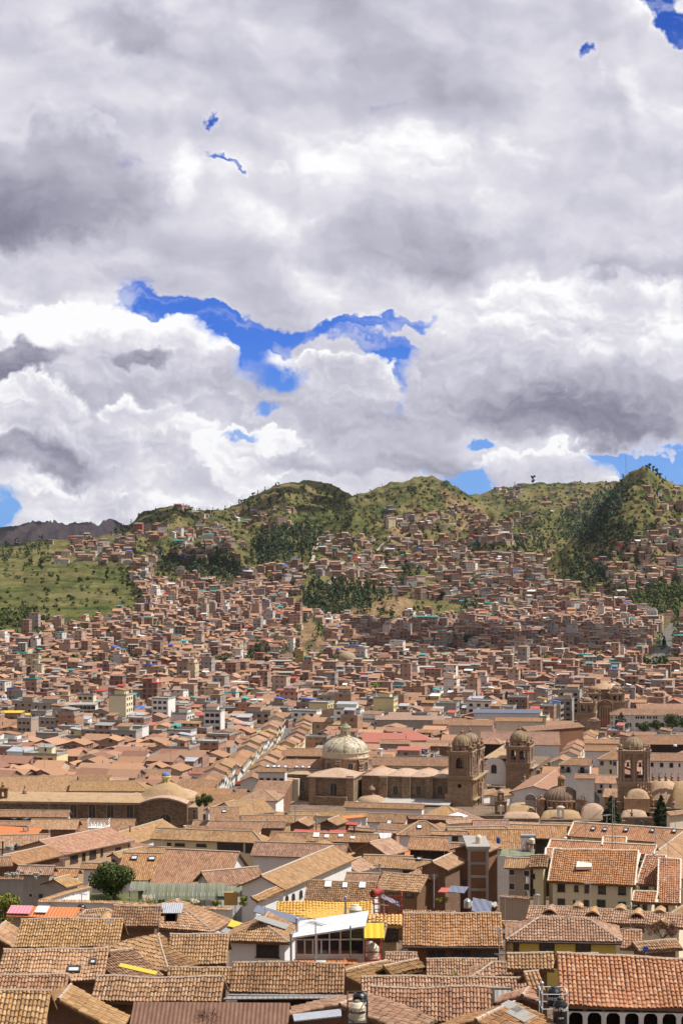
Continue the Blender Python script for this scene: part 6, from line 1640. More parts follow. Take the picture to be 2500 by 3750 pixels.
for i,(p,wh_)in enumerate(plc):
 j=i%6;key=(j,wh_);cnt[key]=cnt.get(key,0)+1;lab=f'person in a {sn[j]} top, {["nearest", "second nearest", "third nearest"][cnt[key] - 1]} such {wh_}';loc=(p.x,p.y,tz(p.x,p.y)+.15)
 if i<6:base_p[j].location=loc;base_p[j]['label']=lab
 else:copy_tree(base_p[j],loc,lab,rz=random.uniform(0,6))
def parasol(loc,R_,mat,label):
 T=thing('parasol',label,'parasol',loc);mb=MB();mb.tube((0,0,0),(0,0,2.4),.04,6);o=mb.build('pole',M['steel'],None,origin=(0,0,0));o.parent=T
 mb=MB();mb.lathe((0,0,1.9),[(R_,0),(R_*.98,.06),(.05,.75)],8);o=mb.build('canopy',M[mat],None,origin=(0,0,0));o.parent=T
g=ground_at(px('i',1030,300),700);parasol((g.x,g.y,g.z),3.2,'bluetarp','big blue market parasol in front of the carved church portal')
parasol(ray(px('i',45,912),430)-Vector((0,0,1.6)),2.2,'whitep','white parasol on the terrace at the foot of the twin bell towers')
for i,x in enumerate((1243,1205,1318)):
 g=ground_at(px('i',x,345),600);T=thing('street_lamp',['tallest white lamp post in the plaza','left lamp post in the plaza','right lamp post in the plaza'][i],'street lamp',g,'plaza lamps');mb=MB();mb.tube((0,0,0),(0,0,9),.1,6,r2=.06);o=mb.build('pole',M['whitep'],None,origin=(0,0,0));o.parent=T
 for s in(-1,1):mb=MB();mb.tube((0,0,8.9),(s*1.2,0,9.2),.05,5);mb.box((s*1.4,0,9.2),(.7,.3,.15));o=mb.build('lamp_arm',M['whitep'],None,origin=(0,0,0));o.parent=T
EXCL=[[(555,1497),(745,1497),(745,1530),(555,1530)],[(740,1488),(1080,1488),(1080,1503),(740,1503)],Z_FIELD,*Z_CLIFF,[(1390,1640),(1600,1640),(1600,1700),(1390,1700)],
  [(940,1390),(1080,1398),(1080,1436),(960,1425)],[(1440,1375),(1568,1350),(1568,1440),(1530,1440)],[(670,1340),(790,1335),(880,1380),(780,1430),(690,1410)]]
HANDW=np.array([(f[0],f[1])for f in FOOT])
random.seed(5)
cand=[]
th0=math.radians(-15);c0,s0=math.cos(th0),math.sin(th0)
gy=0
for jj in range(0,190):
 for ii in range(-75,95):
  lx=ii*11.0+(ii//6)*5.0;ly=jj*11.5+(jj//5)*6.0+300
  lx+=random.uniform(-1.2,1.2);ly+=random.uniform(-1.2,1.2)
  x,y=lx*c0-ly*s0*1.0,lx*s0+ly*c0
  x-=0
  if y<250 or y>1960 or abs(x)>.19*y+4:continue
  cand.append((x,y))
cand=[c_ for c_ in cand if c_[1]<1050]
for jj in range(0,130):
 for ii in range(-115,70):
  lx=ii*8.6+(ii//7)*4.0+random.uniform(-1.5,1.5);ly=jj*9.8+(jj//6)*5.0+950+random.uniform(-1.5,1.5)
  x,y=lx*c0-ly*s0,lx*s0+ly*c0
  if 1050<y<1960 and abs(x)<.19*y+4:cand.append((x,y))
cand=np.array(cand)
ok=free(cand[:,0],cand[:,1],4.6)
zc=terrain(cand[:,0],cand[:,1]);dx_,dy_=disp(cand[:,0],cand[:,1],zc)
for q in EXCL:ok&=~(inpoly(dx_,dy_,q)&(cand[:,1]>(600 if q[0][0]==1390 else 1350)))
KEEPOUT=[(-100,480,1905,505),(480,640,1850,520),(630,1125,1872,588),(1120,1240,1885,560),(1225,1620,1905,540),(1000,1240,1830,640),(560,720,1850,470),(1385,1640,1692,945),(1290,1400,1700,880),(1325,1425,1655,985)]
_hx,_hy=disp(cand[:,0],cand[:,1],zc+5.5)
for x0,x1,yb,D_ in KEEPOUT:ok&=~((_hx>x0)&(_hx<x1)&(_hy<yb)&(cand[:,1]<D_))
cand=cand[ok]
ZH=[([(100,1225),(300,1225),(300,1292),(100,1295)],120),([(280,1215),(400,1205),(520,1230),(560,1330),(310,1345),(280,1300)],270),([(310,1330),(560,1320),(690,1400),(700,1450),(320,1450)],430),
      ([(0,1235),(120,1240),(110,1290),(0,1290)],30),([(400,1165),(560,1150),(700,1180),(720,1230),(560,1260),(400,1230)],100),([(560,1310),(700,1300),(690,1370),(560,1360)],90),
      ([(740,1225),(860,1250),(930,1290),(900,1345),(720,1320)],220),([(800,1290),(1000,1260),(1250,1290),(1280,1390),(1000,1385),(800,1360)],560),([(900,1240),(1140,1225),(1290,1250),(1250,1300),(900,1300)],240),
      ([(1080,1370),(1360,1340),(1440,1440),(1080,1440)],330),([(1330,1255),(1568,1230),(1568,1330),(1480,1345),(1340,1330)],240),([(1400,1330),(1568,1330),(1568,1440),(1440,1440)],110),
      ([(1110,1185),(1230,1180),(1240,1240),(1100,1240)],80),([(1130,1118),(1400,1112),(1390,1160),(1250,1185),(1150,1165)],110),([(880,1175),(1090,1165),(1100,1215),(900,1225)],60),([(1480,1110),(1568,1125),(1568,1260),(1500,1240)],45)]
FOREST=[([(590,1230),(650,1212),(735,1205),(740,1235),(710,1275),(620,1298),(580,1298)],520,'d'),([(690,1350),(740,1340),(790,1350),(860,1340),(880,1375),(850,1400),(770,1425),(690,1410)],420,'d'),
          ([(920,1305),(955,1305),(960,1350),(925,1350)],50,'d'),([(1300,1180),(1420,1110),(1440,1120),(1420,1180),(1330,1240),(1270,1235)],520,'b'),([(1340,1230),(1450,1200),(1460,1240),(1380,1290),(1320,1280)],200,'d'),
          ([(420,1300),(520,1270),(560,1310),(540,1345),(430,1330)],240,'d'),([(365,1270),(395,1265),(395,1330),(365,1325)],45,'d'),([(1280,1290),(1350,1280),(1400,1330),(1340,1370)],130,'d'),
          ([(250,1195),(290,1205),(290,1235),(240,1235)],60,'d'),([(560,1508),(600,1498),(625,1508),(620,1540),(560,1540)],26,'d'),([(1440,1370),(1568,1340),(1568,1430),(1450,1400)],160,'g'),
          ([(0,1415),(70,1405),(80,1430),(0,1450)],60,'g'),([(310,1335),(330,1335),(335,1420),(320,1420)],30,'d'),([(560,1150),(640,1130),(660,1160),(560,1180)],40,'d'),
          ([(1150,1255),(1260,1235),(1290,1260),(1200,1275)],70,'d'),([(880,1430),(910,1430),(910,1440),(880,1440)],6,'d'),([(1060,1400),(1100,1395),(1110,1430),(1060,1435)],40,'g'),
          ([(640,1110),(790,1125),(830,1180),(760,1200),(640,1150)],60,'g'),([(0,1245),(110,1245),(110,1300),(0,1300)],70,'d')]
rs=np.random.RandomState(4)
def sample_zone(P_,n):
 P_=np.array(P_,float);lo,hi=P_.min(0),P_.max(0);X_,Y_=[],[]
 while len(X_)<n:
  x=rs.uniform(lo[0],hi[0],n*2);y=rs.uniform(lo[1],hi[1],n*2);k_=inpoly(x,y,P_);X_+=list(x[k_]);Y_+=list(y[k_])
 return np.array(X_[:n]),np.array(Y_[:n])
hx,hy=[],[]
for P_,n in ZH:
 a,b=sample_zone(P_,int(n*1.45));b=np.round((b+rs.uniform(-1,1,len(b)))/9)*9+rs.uniform(-2.2,2.2,len(b))
 keep=np.ones(len(a),bool)
 for q,_,_ in FOREST:keep&=~inpoly(a,b,q)
 for q in Z_CLIFF+[Z_FIELD]:keep&=~inpoly(a,b,q)
 keep&=fbm(a/28.,b/16.,2,8)>np.interp(b,[1150,1300,1400],[.49,.39,.30])
 hx.append(a[keep]);hy.append(b[keep])
hx=np.concatenate(hx);hy=np.concatenate(hy)
X_,Y_,Zg,okh=hit(hx,hy,1500)
okh&=Y_>1900
HX,HY=X_[okh],Y_[okh]
keep=[];cellmap={}
for i in range(len(HX)):
 key=(int(HX[i]//9),int(HY[i]//9))
 if any((key[0]+a,key[1]+b)in cellmap and(HX[i]-HX[cellmap[(key[0]+a,key[1]+b)]])**2+(HY[i]-HY[cellmap[(key[0]+a,key[1]+b)]])**2<64 for a in(-1,0,1)for b in(-1,0,1)):continue
 cellmap[key]=i;keep.append(i)
HX,HY=HX[keep],HY[keep]
WALLC=[((.31,.18,.13),18),((.39,.25,.185),24),((.27,.155,.115),10),((.46,.31,.24),18),((.36,.33,.31),8),((.74,.71,.66),12),((.66,.56,.38),6),((.54,.42,.33),12),((.05,.12,.4),.2),((.04,.35,.38),.2),((.5,.4,.12),.4),((.4,.07,.05),.4)]
ROOFC=[((.38,.22,.14),24),((.42,.23,.13),18),((.29,.15,.10),12),((.30,.27,.25),18),((.23,.18,.16),12),((.36,.13,.10),6),((.04,.30,.29),2.2),((.07,.14,.5),1.6),((.72,.72,.70),4),((.45,.06,.04),1.5),((.48,.30,.22),10)]
wc=np.array([w for _,w in WALLC],float);rc=np.array([w for _,w in ROOFC],float)
rs=np.random.RandomState(17)
order=np.argsort(cand[:,1]);n_tile=n_block=0
stuff=MB()
def stuff_house(mb,x,y,z,th,L_,W_,hh,wall,roof,flat,rise=1.6,wallmi=0):
 c,s=math.cos(th),math.sin(th);a,b=L_/2,W_/2
 def w(px_,py_,pz):return(x+px_*c-py_*s,y+px_*s+py_*c,z+pz)
 v=[w(-a,-b,0),w(a,-b,0),w(a,b,0),w(-a,b,0),w(-a,-b,hh),w(a,-b,hh),w(a,b,hh),w(-a,b,hh)]
 mb.add(v,[[0,1,5,4],[1,2,6,5],[2,3,7,6],[3,0,4,7]],wallmi,None,wall)
 if flat:
  mb.add([w(-a-.2,-b-.2,hh),w(a+.2,-b-.2,hh),w(a+.2,b+.2,hh),w(-a-.2,b+.2,hh),w(-a-.2,-b-.2,hh+.35),w(a+.2,-b-.2,hh+.35),w(a+.2,b+.2,hh+.35),w(-a-.2,b+.2,hh+.35)],
               [[0,1,5,4],[1,2,6,5],[3,0,4,7],[4,5,6,7]],1,None,roof)
  if rs.rand()<.55:
   q=rs.uniform(.3,.8);o_=rs.uniform(-1,1)*(1-q)*a;h2=rs.uniform(1.5,2.8);a2,b2=a*q,b*rs.uniform(.3,.8)
   v=[w(o_-a2,-b2,hh+.3),w(o_+a2,-b2,hh+.3),w(o_+a2,b2,hh+.3),w(o_-a2,b2,hh+.3),w(o_-a2,-b2,hh+h2),w(o_+a2,-b2,hh+h2),w(o_+a2,b2,hh+h2+.5),w(o_-a2,b2,hh+h2+.5)]
   mb.add(v,[[0,1,5,4],[1,2,6,5],[2,3,7,6],[3,0,4,7]],wallmi,None,wall)
   v2=[w(o_-a2-.3,-b2-.4,hh+h2),w(o_+a2+.3,-b2-.4,hh+h2),w(o_+a2+.3,b2+.3,hh+h2+.7),w(o_-a2-.3,b2+.3,hh+h2+.7)]
   mb.add(v2,[[0,1,2,3]],1,None,ROOFC[rs.choice(len(ROOFC),p=rc/rc.sum())][0])
 else:
  e=.5
  if rs.rand()<.6:
   v=[w(-a-e,-b-e,hh-.1),w(a+e,-b-e,hh-.1),w(a+e,0,hh+rise),w(-a-e,0,hh+rise),w(a+e,b+e,hh-.1),w(-a-e,b+e,hh-.1)]
   mb.add(v,[[0,1,2,3],[4,5,3,2]],1,None,roof)
   mb.add([w(a,-b,hh),w(a,b,hh),w(a,0,hh+rise),w(-a,-b,hh),w(-a,b,hh),w(-a,0,hh+rise)],[[0,1,2],[4,3,5]],wallmi,None,wall)
  else:
   v=[w(-a-e,-b-e,hh-.1),w(-a-e,b+e,hh-.1),w(0,b+e,hh+rise),w(0,-b-e,hh+rise),w(a+e,-b-e,hh-.1),w(a+e,b+e,hh-.1)]
   mb.add(v,[[1,0,3,2],[4,5,2,3]],1,None,roof)
   mb.add([w(-a,-b,hh),w(a,-b,hh),w(0,-b,hh+rise),w(-a,b,hh),w(a,b,hh),w(0,b,hh+rise)],[[0,1,2],[4,3,5]],wallmi,None,wall)
for i in order:
 x,y=cand[i];d=y
 th=th0+rs.normal(0,.05)+(math.pi/2 if rs.rand()<.3 else 0)
 big=vnoise(np.array([x/90.]),np.array([y/90.]),3)[0]
 pt=1.1 if d<640 else .92 if d<700 else(.86 if d<850 else(.55 if d<1000 else .28))
 tile=rs.rand()<pt
 L_=rs.uniform(8.5,11.5);W_=rs.uniform(7.5,10.5)
 if d>1050:L_*=.74;W_*=.78
 z=tz(x,y)-.8
 if tile:
  hh=rs.uniform(3.8,6.2)if d<620 else rs.uniform(4.5,8.0)
  if d<560:hh=rs.uniform(3.0,4.3)
  if n_tile<125:
   wl,wd=[('white','white'),('pale','beige'),('white','white'),('adobe','adobe'),('ochre','ochre'),('brick','brick')][rs.choice(6,p=[.3,.22,.12,.16,.08,.12])]
   rl,rd=[('t_brn','brown'),('t_tan','tan'),('t_ora','orange'),('redsheet','red sheet'),('zinc','zinc'),('orasheet','orange sheet')][rs.choice(6,p=[.38,.34,.22,.02,.02,.02])]
   kd=rs.choice(['gable','gable','hip','shed']);
   if kd=='shed':W_*=.8
   plan_house(x,y,th,L_,W_,hh,f'{wd} walled house with {rd} {dict(gable="gabled", hip="hipped", shed="single slope")[kd]} roof',wl,rl,kd,nwin=2+int(rs.rand()<.4),storeys=1 if hh<5.5 else 2,
                       sides='FR' if rs.rand()<.5 else 'F',group='houses filling the old town',rp=.36)
   n_tile+=1;continue
  stuff_house(stuff,x,y,z,th,L_,W_,hh,tuple(np.array(WALLC[rs.choice(len(WALLC),p=wc/wc.sum())][0])*rs.uniform(.9,1.15)),tuple(np.array(ROOFC[rs.choice(3)][0])*rs.uniform(.8,1.15)),False,rs.uniform(1.2,2.0))
 else:
  hh=rs.choice([3.2,5.6,8.4,11.2,14.0,17.5],p=[.26,.31,.26,.11,.04,.02])*rs.uniform(.88,1.12)+.6;L_*=rs.uniform(.7,1.25);W_*=rs.uniform(.8,1.1)
  if d<850:hh=min(hh,9.0)
  elif d>1050:hh*=.82
  if n_block<270:
   wl,wd=[('bframe','brick'),('brick','dark brick'),('white','white'),('yellowpale','cream'),('grey','grey'),('pinkgrey','pinkish')][rs.choice(6,p=[.5,.08,.13,.08,.11,.10])]
   st=max(1,int(hh//2.6));sn={2:'two',3:'three',4:'four',5:'five',6:'six',1:'one',7:'seven',8:'eight'}[st]
   plan_house(x,y,th,L_,W_,hh,f'{wd} apartment block of {sn} storeys',wl,None,'flat','apartment_block','apartment block',group='flat roofed blocks of the newer town',nwin=0 if wl=='bframe' else 3,storeys=min(st,4),
                       sides='F',winw=1.6)
   n_block+=1;continue
  base_=np.array(WALLC[rs.choice(len(WALLC),p=wc/wc.sum())][0])*rs.uniform(.85,1.2)
  stuff_house(stuff,x,y,z,th,L_,W_,hh,tuple(base_*.95),tuple(np.array(ROOFC[rs.choice(len(ROOFC),p=rc/rc.sum())][0])*.85),True)
for x,y in zip(HX,HY):
 th=rs.normal(0,.35);z=tz(x,y)-3.0;flat=rs.rand()<.5
 L_,W_=rs.uniform(6,12),rs.uniform(6,9);hh=rs.uniform(2.5,5.5)+(rs.rand()<.12)*rs.uniform(2,6)+3.0
 if y>2600:hh*=.85;L_*=.85
 base_=np.array(WALLC[rs.choice(len(WALLC),p=wc/wc.sum())][0])*rs.uniform(.7,1.1)
 stuff_house(stuff,x,y,z,th,L_,W_,hh,tuple(base_),tuple(np.array(ROOFC[rs.choice(len(ROOFC),p=rc/rc.sum())][0])*rs.uniform(.6,.95)),flat,rs.uniform(.8,1.5))
so=stuff.build('distant_houses',[M['attrwall'],M['attrroof']],origin=(0,1500,-100));tag(so,'thousands of small brick houses packed over the valley floor and hillsides','houses',kind='stuff')
print('hill houses',len(HX),'grid',len(cand),'tile',n_tile,'block',n_block)
def leafcloud(mb,lobes,n,size,rs,squash=1.0,mi=0):
 """many small leaf-sized faces spread through the lobes' shells"""
 V_=[];
 wts=np.array([l[3]**2 for l in lobes]);wts=wts/wts.sum();idx=rs.choice(len(lobes),n,p=wts);L_=np.array(lobes)[idx]
 d=rs.normal(size=(n,3));d/=np.linalg.norm(d,axis=1,keepdims=True)
 r=L_[:,3]*(rs.uniform(.45,1.08,n)**.6)
 c=L_[:,:3]+d*r[:,None]*np.array([1,1,squash])
 nn=d+rs.normal(0,.55,(n,3));nn/=np.linalg.norm(nn,axis=1,keepdims=True)
 a=np.cross(nn,rs.normal(size=(n,3)));a/=np.linalg.norm(a,axis=1,keepdims=True);b=np.cross(nn,a)
 s=size*rs.uniform(.6,1.3,n)[:,None]
 q=np.stack([c-a*s-b*s*.5,c+a*s*.2-b*s*.7,c+a*s+b*s*.4,c-a*s*.1+b*s*.8],1)
 mb.add(q.reshape(-1,3),np.arange(4*n).reshape(-1,4),mi,np.zeros((n,4,2)))
def trunk(mb,h_,r,rs,limbs=5,spread=.5,top=.9):
 pts=[Vector((0,0,0))]
 for i in range(1,5):pts.append(Vector((rs.normal(0,.03)*h_,rs.normal(0,.03)*h_,h_*i/4*top)))
 for i in range(4):mb.tube(pts[i],pts[i+1],r*(1-.2*i),8,r2=r*(1-.2*(i+1)))
 for i in range(limbs):
  a=i/limbs*6.28+rs.uniform(-.4,.4);s=pts[1+i%3];e=s+Vector((math.cos(a),math.sin(a),rs.uniform(.6,1.1)))*h_*spread*rs.uniform(.5,1)
  mb.tube(s,e,r*.45,6,r2=r*.15)
def make_tree(kind,label,loc,hgt,wid,seed,leaf='leaf',n=None,group=None,size=None,trunk_h=.3):
 rs=np.random.RandomState(seed)
 T=thing({'broad':'broadleaf_tree','conifer':'conifer_tree','column':'eucalyptus_tree','bush':'bush'}[kind],label,'bush' if kind=='bush' else 'tree',loc,group)
 mt=MB();mc=MB()
 if kind=='broad':
  trunk(mt,hgt*.75,hgt*.035+.05,rs)
  lobes=[]
  for i in range(16):
   a=rs.uniform(0,6.28);rr=wid/2*rs.uniform(.15,.68);zz=hgt*rs.uniform(trunk_h+.18,.86)
   k_=1-abs(zz/hgt-.6)*.9;lobes.append((math.cos(a)*rr*k_,math.sin(a)*rr*k_,zz,wid*rs.uniform(.13,.23)))
  lobes.append((0,0,hgt*.62,wid*.28));leafcloud(mc,lobes,n or 3500,size or .16,rs,.85)
 elif kind=='conifer':
  mt.tube((0,0,0),(0,0,hgt*.96),hgt*.02+.05,8,r2=.03)
  lobes=[]
  for i in range(110):
   u=rs.uniform(.08,1)**.8;a=rs.uniform(0,6.28);R_=wid/2*(1-u)**.8*rs.uniform(.55,1.12)+.05
   lobes.append((math.cos(a)*R_,math.sin(a)*R_,hgt*u,wid*.12*(1.25-u)))
  leafcloud(mc,lobes,n or 2600,size or .17,rs,.6)
  for i in range(24):
   u=.1+.8*i/24;a=rs.uniform(0,6.28);R_=wid/2*(1-u)**.8;mt.tube((0,0,hgt*u),(math.cos(a)*R_,math.sin(a)*R_,hgt*u+.1),.05,4)
 elif kind=='column':
  trunk(mt,hgt*.9,hgt*.015+.05,rs,4,.25)
  lobes=[(rs.normal(0,wid*.16),rs.normal(0,wid*.16),hgt*rs.uniform(.25,.95),wid*rs.uniform(.16,.3))for _ in range(12)]
  leafcloud(mc,lobes,n or 500,size or .5,rs)
 else:
  for i in range(9):
   a=rs.uniform(0,6.28);mt.tube((0,0,0),(math.cos(a)*wid*.35,math.sin(a)*wid*.35,hgt*rs.uniform(.6,1)),.05,5,r2=.015)
  lobes=[(rs.uniform(-.38,.38)*wid,rs.uniform(-.3,.3)*wid,hgt*rs.uniform(.25,.8),min(wid,hgt)*rs.uniform(.14,.26))for _ in range(14)]
  leafcloud(mc,lobes,n or 1500,size or .10,rs)
 o=mt.build('trunk',M['bark'],None,False,origin=(0,0,0));o.parent=T
 o=mc.build('crown',M[leaf],None,False,origin=(0,0,0));o.parent=T
 return T
def tree_at(kind,fr,x,ybase,ytop,wpx,label,d=None,leaf='leaf',seed=1,grow=0.0,**kw):
 p=px(fr,x,ybase);k=1/ZO[fr][2]/F
 if d is None:g=ground_at(p,560.)
 else:g=ray(p,d)
 d=g.y;h_=(ybase-ytop)*k*d;w_=wpx*k*d
 zg=tz(g.x,g.y)
 if g.z-zg>.2:h2=h_+(g.z-zg);kw.setdefault('trunk_h',(g.z-zg)/h2*(1 if kind=='broad' else 1));loc=Vector((g.x,g.y,zg))
 else:h2=h_;loc=g
 if kind=='bush':loc=g;h2=h_
 return make_tree(kind,label,loc,h2,w_,seed,leaf,**kw)
tree_at('broad','d',755,780,563,345,'big round dark green tree over the garden courtyard',d=231,seed=3,n=15000,size=.11)
tree_at('broad','a',40,215,8,270,'yellow green tree cut by the left edge beside the orange sheet shed',d=192,leaf='leafyel',seed=4,n=5000,size=.09)
tree_at('bush','a',290,414,285,240,'olive green bush growing in front of the tan roofs, bottom left',d=163,leaf='leafyel',seed=5,n=2600,size=.055)
tree_at('bush','c',1430,350,235,290,'reddish leafless bush at the right edge above the adobe house',d=180,leaf='leafred',seed=6,n=1800,size=.05)
tree_at('bush','a',1390,985,815,190,'dark red bare bush at the bottom edge in front of the rusty roof',d=104,leaf='leafred',seed=7,n=700,size=.028)
tree_at('conifer','g',1085,345,125,205,'wide conifer behind the tall antenna mast',d=420,leaf='leafdark',seed=8,n=7000,size=.24)
tree_at('conifer','g',1420,345,118,150,'dark conifer beside the sandy mound vaults, right',d=425,leaf='leafdark',seed=9,n=7000,size=.24)
tree_at('bush','j',1240,590,508,115,'round bush beside the end of the long stone church',d=455,leaf='leaf',seed=10,size=.2)
tree_at('bush','e',170,870,790,70,'green shrub beside the yellow courtyard wall',d=207,leaf='leafyel',seed=11,n=900,size=.06)
tree_at('bush','d',740,845,795,60,'small shrub under the big round tree',d=218,leaf='leaf',seed=12,n=600,size=.06)
tree_at('bush','d',600,835,800,60,'low shrub on the lawn left of the trunk',d=220,leaf='leafyel',seed=13,n=500,size=.06)
tree_at('bush','d',1090,862,815,70,'grey green shrub between the pampas grass clumps',d=212,leaf='leaf',seed=14,n=600,size=.06)
tree_at('bush','d',1240,862,815,60,'green shrub left of the right pampas grass',d=212,leaf='leafyel',seed=15,n=600,size=.06)
tree_at('bush','d',1460,872,820,70,'green shrub at the right end of the arched canopy',d=210,leaf='leafyel',seed=16,n=700,size=.06)
tree_at('bush','e',1510,850,805,110,'weeds on the rubble beside the red solar heater',d=196,leaf='leafyel',seed=17,n=700,size=.05)
MT=[('conifer',1248,1646,1600,30,'tall dark conifer left of the white domed bell tower','leafdark'),('conifer',1163,1626,1592,20,'spiky conifer above the market hall','leafdark'),
      ('broad',830,1600,1565,52,'dense round tree above the pinkish red roof, left of its hedge','leaf'),('broad',866,1604,1570,50,'bright green tree crown forming a hedge above the pinkish red roof','leafyel'),
      ('broad',806,1597,1572,30,'small tree at the left end of the hedge','leaf'),('conifer',947,1618,1574,20,'left of two tall conifers in the middle of town','leafdark'),('conifer',962,1618,1578,20,'right of two tall conifers in the middle of town','leafdark'),
      ('broad',918,1620,1598,30,'round tree left of the two tall conifers','leaf'),('broad',993,1618,1594,26,'round tree right of the two tall conifers','leaf'),
      ('conifer',611,1546,1508,14,'dark conifer at the right end of the park grove','leafdark'),('broad',721,1578,1556,18,'dark tree among brick blocks below the grassy mound','leafdark'),
      ('broad',1075,1492,1455,44,'large dark tree beside the railway yard','leafdark'),('broad',886,1522,1502,24,'left of two umbrella trees by the white domed chapel','leafdark'),('broad',921,1522,1502,18,'right of two umbrella trees by the white domed chapel','leafdark'),
      ('conifer',1426,1690,1640,46,'large conifer in the plaza before the white arcade','leafdark'),('broad',1480,1692,1660,34,'plaza tree between conifer and lamp posts','leaf'),('broad',1508,1692,1655,36,'plaza tree in front of the middle arches','leaf'),
      ('broad',1542,1692,1638,44,'tallest plaza tree at the right under the pediment','leaf'),('broad',1572,1692,1648,40,'plaza tree cut by the right photo edge','leaf'),
      ('broad',1290,1600,1578,24,'round tree left of the distant twin tower church','leaf'),('broad',1318,1604,1580,20,'tree touching the distant twin tower church','leafyel'),('conifer',1303,1600,1570,12,'thin conifer between two round trees, right','leafdark'),
      ('conifer',1135,1554,1528,14,'dark conifer below the railway yard, right','leafdark'),('broad',1462,1560,1532,28,'round tree right of the turquoise tower','leafyel'),('broad',1405,1558,1540,12,'small tree at the foot of the turquoise tower','leaf'),
      ('broad',1016,1380,1357,18,'small round tree in front of the bare cliff','leafdark'),('conifer',1525,1490,1462,12,'conifer beside the steep street','leafdark'),('broad',978,1775,1762,18,'clipped tree on a terrace right of the patterned dome','leaf')]
for i,(kd,x,yb,yt,w,lb,lf)in enumerate(MT):
 tree_at(kd,'o',x,yb,yt,w,lb,leaf=lf,seed=30+i,n=1100,size=.42 if x<1400 or yb<1600 else .34)
random.seed(9)
sky_t=[(1222,1108,16,'lone umbrella shaped tree on the saddle of the right skyline'),(1182,1113,8,'small tree left of the umbrella tree on the skyline'),(1486,1082,12,'leftmost tree of the clump on the right summit'),
         (1492,1080,13,'second tree of the clump on the right summit'),(1499,1084,12,'third tree of the clump on the right summit'),(1507,1095,16,'tallest dark tree of the clump on the right summit'),(1514,1101,12,'rightmost tree of the clump on the right summit'),(1528,1104,8,'small tree right of the right summit clump'),
         (421,1167,9,'first tree on the low left hill top'),(428,1169,9,'second tree on the low left hill top'),(434,1172,8,'third tree on the low left hill top'),(447,1174,6,'tiny tree right of the low left hill top'),(452,1175,7,'pair tree right of the low left hill top'),
         (476,1178,8,'tree halfway between the left hills'),(489,1177,9,'thin tree on the left skyline dip'),(517,1174,10,'first cypress on the left shoulder of the central hill'),(530,1170,8,'second cypress on the left shoulder of the central hill'),
         (549,1161,11,'third cypress on the left shoulder of the central hill'),(561,1156,8,'fourth cypress on the left shoulder of the central hill'),(580,1145,12,'fifth cypress on the left shoulder of the central hill'),(592,1138,10,'sixth cypress on the left shoulder of the central hill'),
         (608,1130,10,'seventh cypress on the left shoulder of the central hill'),(877,1118,6,'small tree left of the second summit'),(301,1204,9,'tree at the left foot of the low left hill'),(95,1312,24,'big dark tree standing alone in the green field'),
         (134,1338,15,'smaller tree right of the big tree in the field'),(56,1342,12,'small tree left of the field path'),(245,1335,20,'dark tree at the field edge under the brick houses'),(293,1350,14,'tree where the field meets the track'),
         (1162,1160,11,'dark round tree below the right saddle'),(1503,1150,12,'tree on the upper right slope')]
protos=[make_tree('column',sky_t[0][3],(0,0,0),12,5.5,70,'leafdark',420,'trees on the skyline and upper slopes',.6),None]
protos[1]=make_tree('column',sky_t[1][3],(0,0,0),14,3.6,71,'leafdark',420,'trees on the skyline and upper slopes',.5)
for i,(x,y,hp,lb)in enumerate(sky_t):
 X1,Y1,Z1,ok1=hit([x],[y+1.5],1500)
 if not ok1[0]:X1,Y1,Z1,ok1=hit([x],[y+5],1500)
 if not ok1[0]:X1,Y1,Z1,ok1=hit([x],[y+12],1500)
 loc=(float(X1[0]),float(Y1[0]),float(Z1[0])-.5);hh=hp/.6272/F*loc[1]*1.25
 if i<2:o=protos[i];o.location=loc
 else:o=copy_tree(protos[1 if hp<12 else 0],loc,lb,'trees on the skyline and upper slopes',rz=random.uniform(0,6))
 o.scale=(hh/13*1.1,)*3
def merged(name,label,cat,zones,mat,hr,wr,nq,size):
 rs_=np.random.RandomState(len(name));mb=MB();pts=[]
 for P_,n in zones:
  a,b=sample_zone(P_,n);a=a+rs_.normal(0,9,n);b=b+rs_.normal(0,6,n);X1,Y1,Z1,ok1=hit(a,b,1400);pts.append(np.stack([X1,Y1,Z1],1)[ok1])
 pts=np.concatenate(pts);N=len(pts)
 hh=rs_.uniform(*hr,N);ww=hh*rs_.uniform(*wr,N)
 u=rs_.uniform(.02,1,(N,nq));a=rs_.uniform(0,6.28,(N,nq));R_=ww[:,None]*.5*np.sqrt(np.clip(1-(2*u-.9)**2*.8,.05,1))*rs_.uniform(.5,1.1,(N,nq))
 C=np.stack([pts[:,:1]+R_*np.cos(a),pts[:,1:2]+R_*np.sin(a),pts[:,2:3]+hh[:,None]*u],2).reshape(-1,3)
 nn=np.stack([np.cos(a),np.sin(a),(u-.3)],2).reshape(-1,3)+rs_.normal(0,.4,(N*nq,3));nn/=np.linalg.norm(nn,axis=1,keepdims=True)
 e=np.cross(nn,rs_.normal(size=nn.shape));e/=np.linalg.norm(e,axis=1,keepdims=True);f_=np.cross(nn,e)
 s=(size*np.repeat(hh/np.mean(hr),nq)*rs_.uniform(.6,1.3,N*nq))[:,None]
 q=np.stack([C-e*s-f_*s*.6,C+e*s*.3-f_*s*.8,C+e*s+f_*s*.5,C-e*s*.2+f_*s*.9],1).reshape(-1,3)
 mb.add(q,np.arange(len(q)).reshape(-1,4),0,np.zeros((len(q)//4,4,2)))
 o=mb.build(name,M[mat],origin=(0,2200,0));tag(o,label,cat,kind='stuff')
merged('dark_woodland','dark eucalyptus woods on the central and lower hillsides','woodland',[(p,int(n*.6))for p,n,k_ in FOREST if k_=='d'],'leafwood',(4,11),(.4,.75),26,.9)
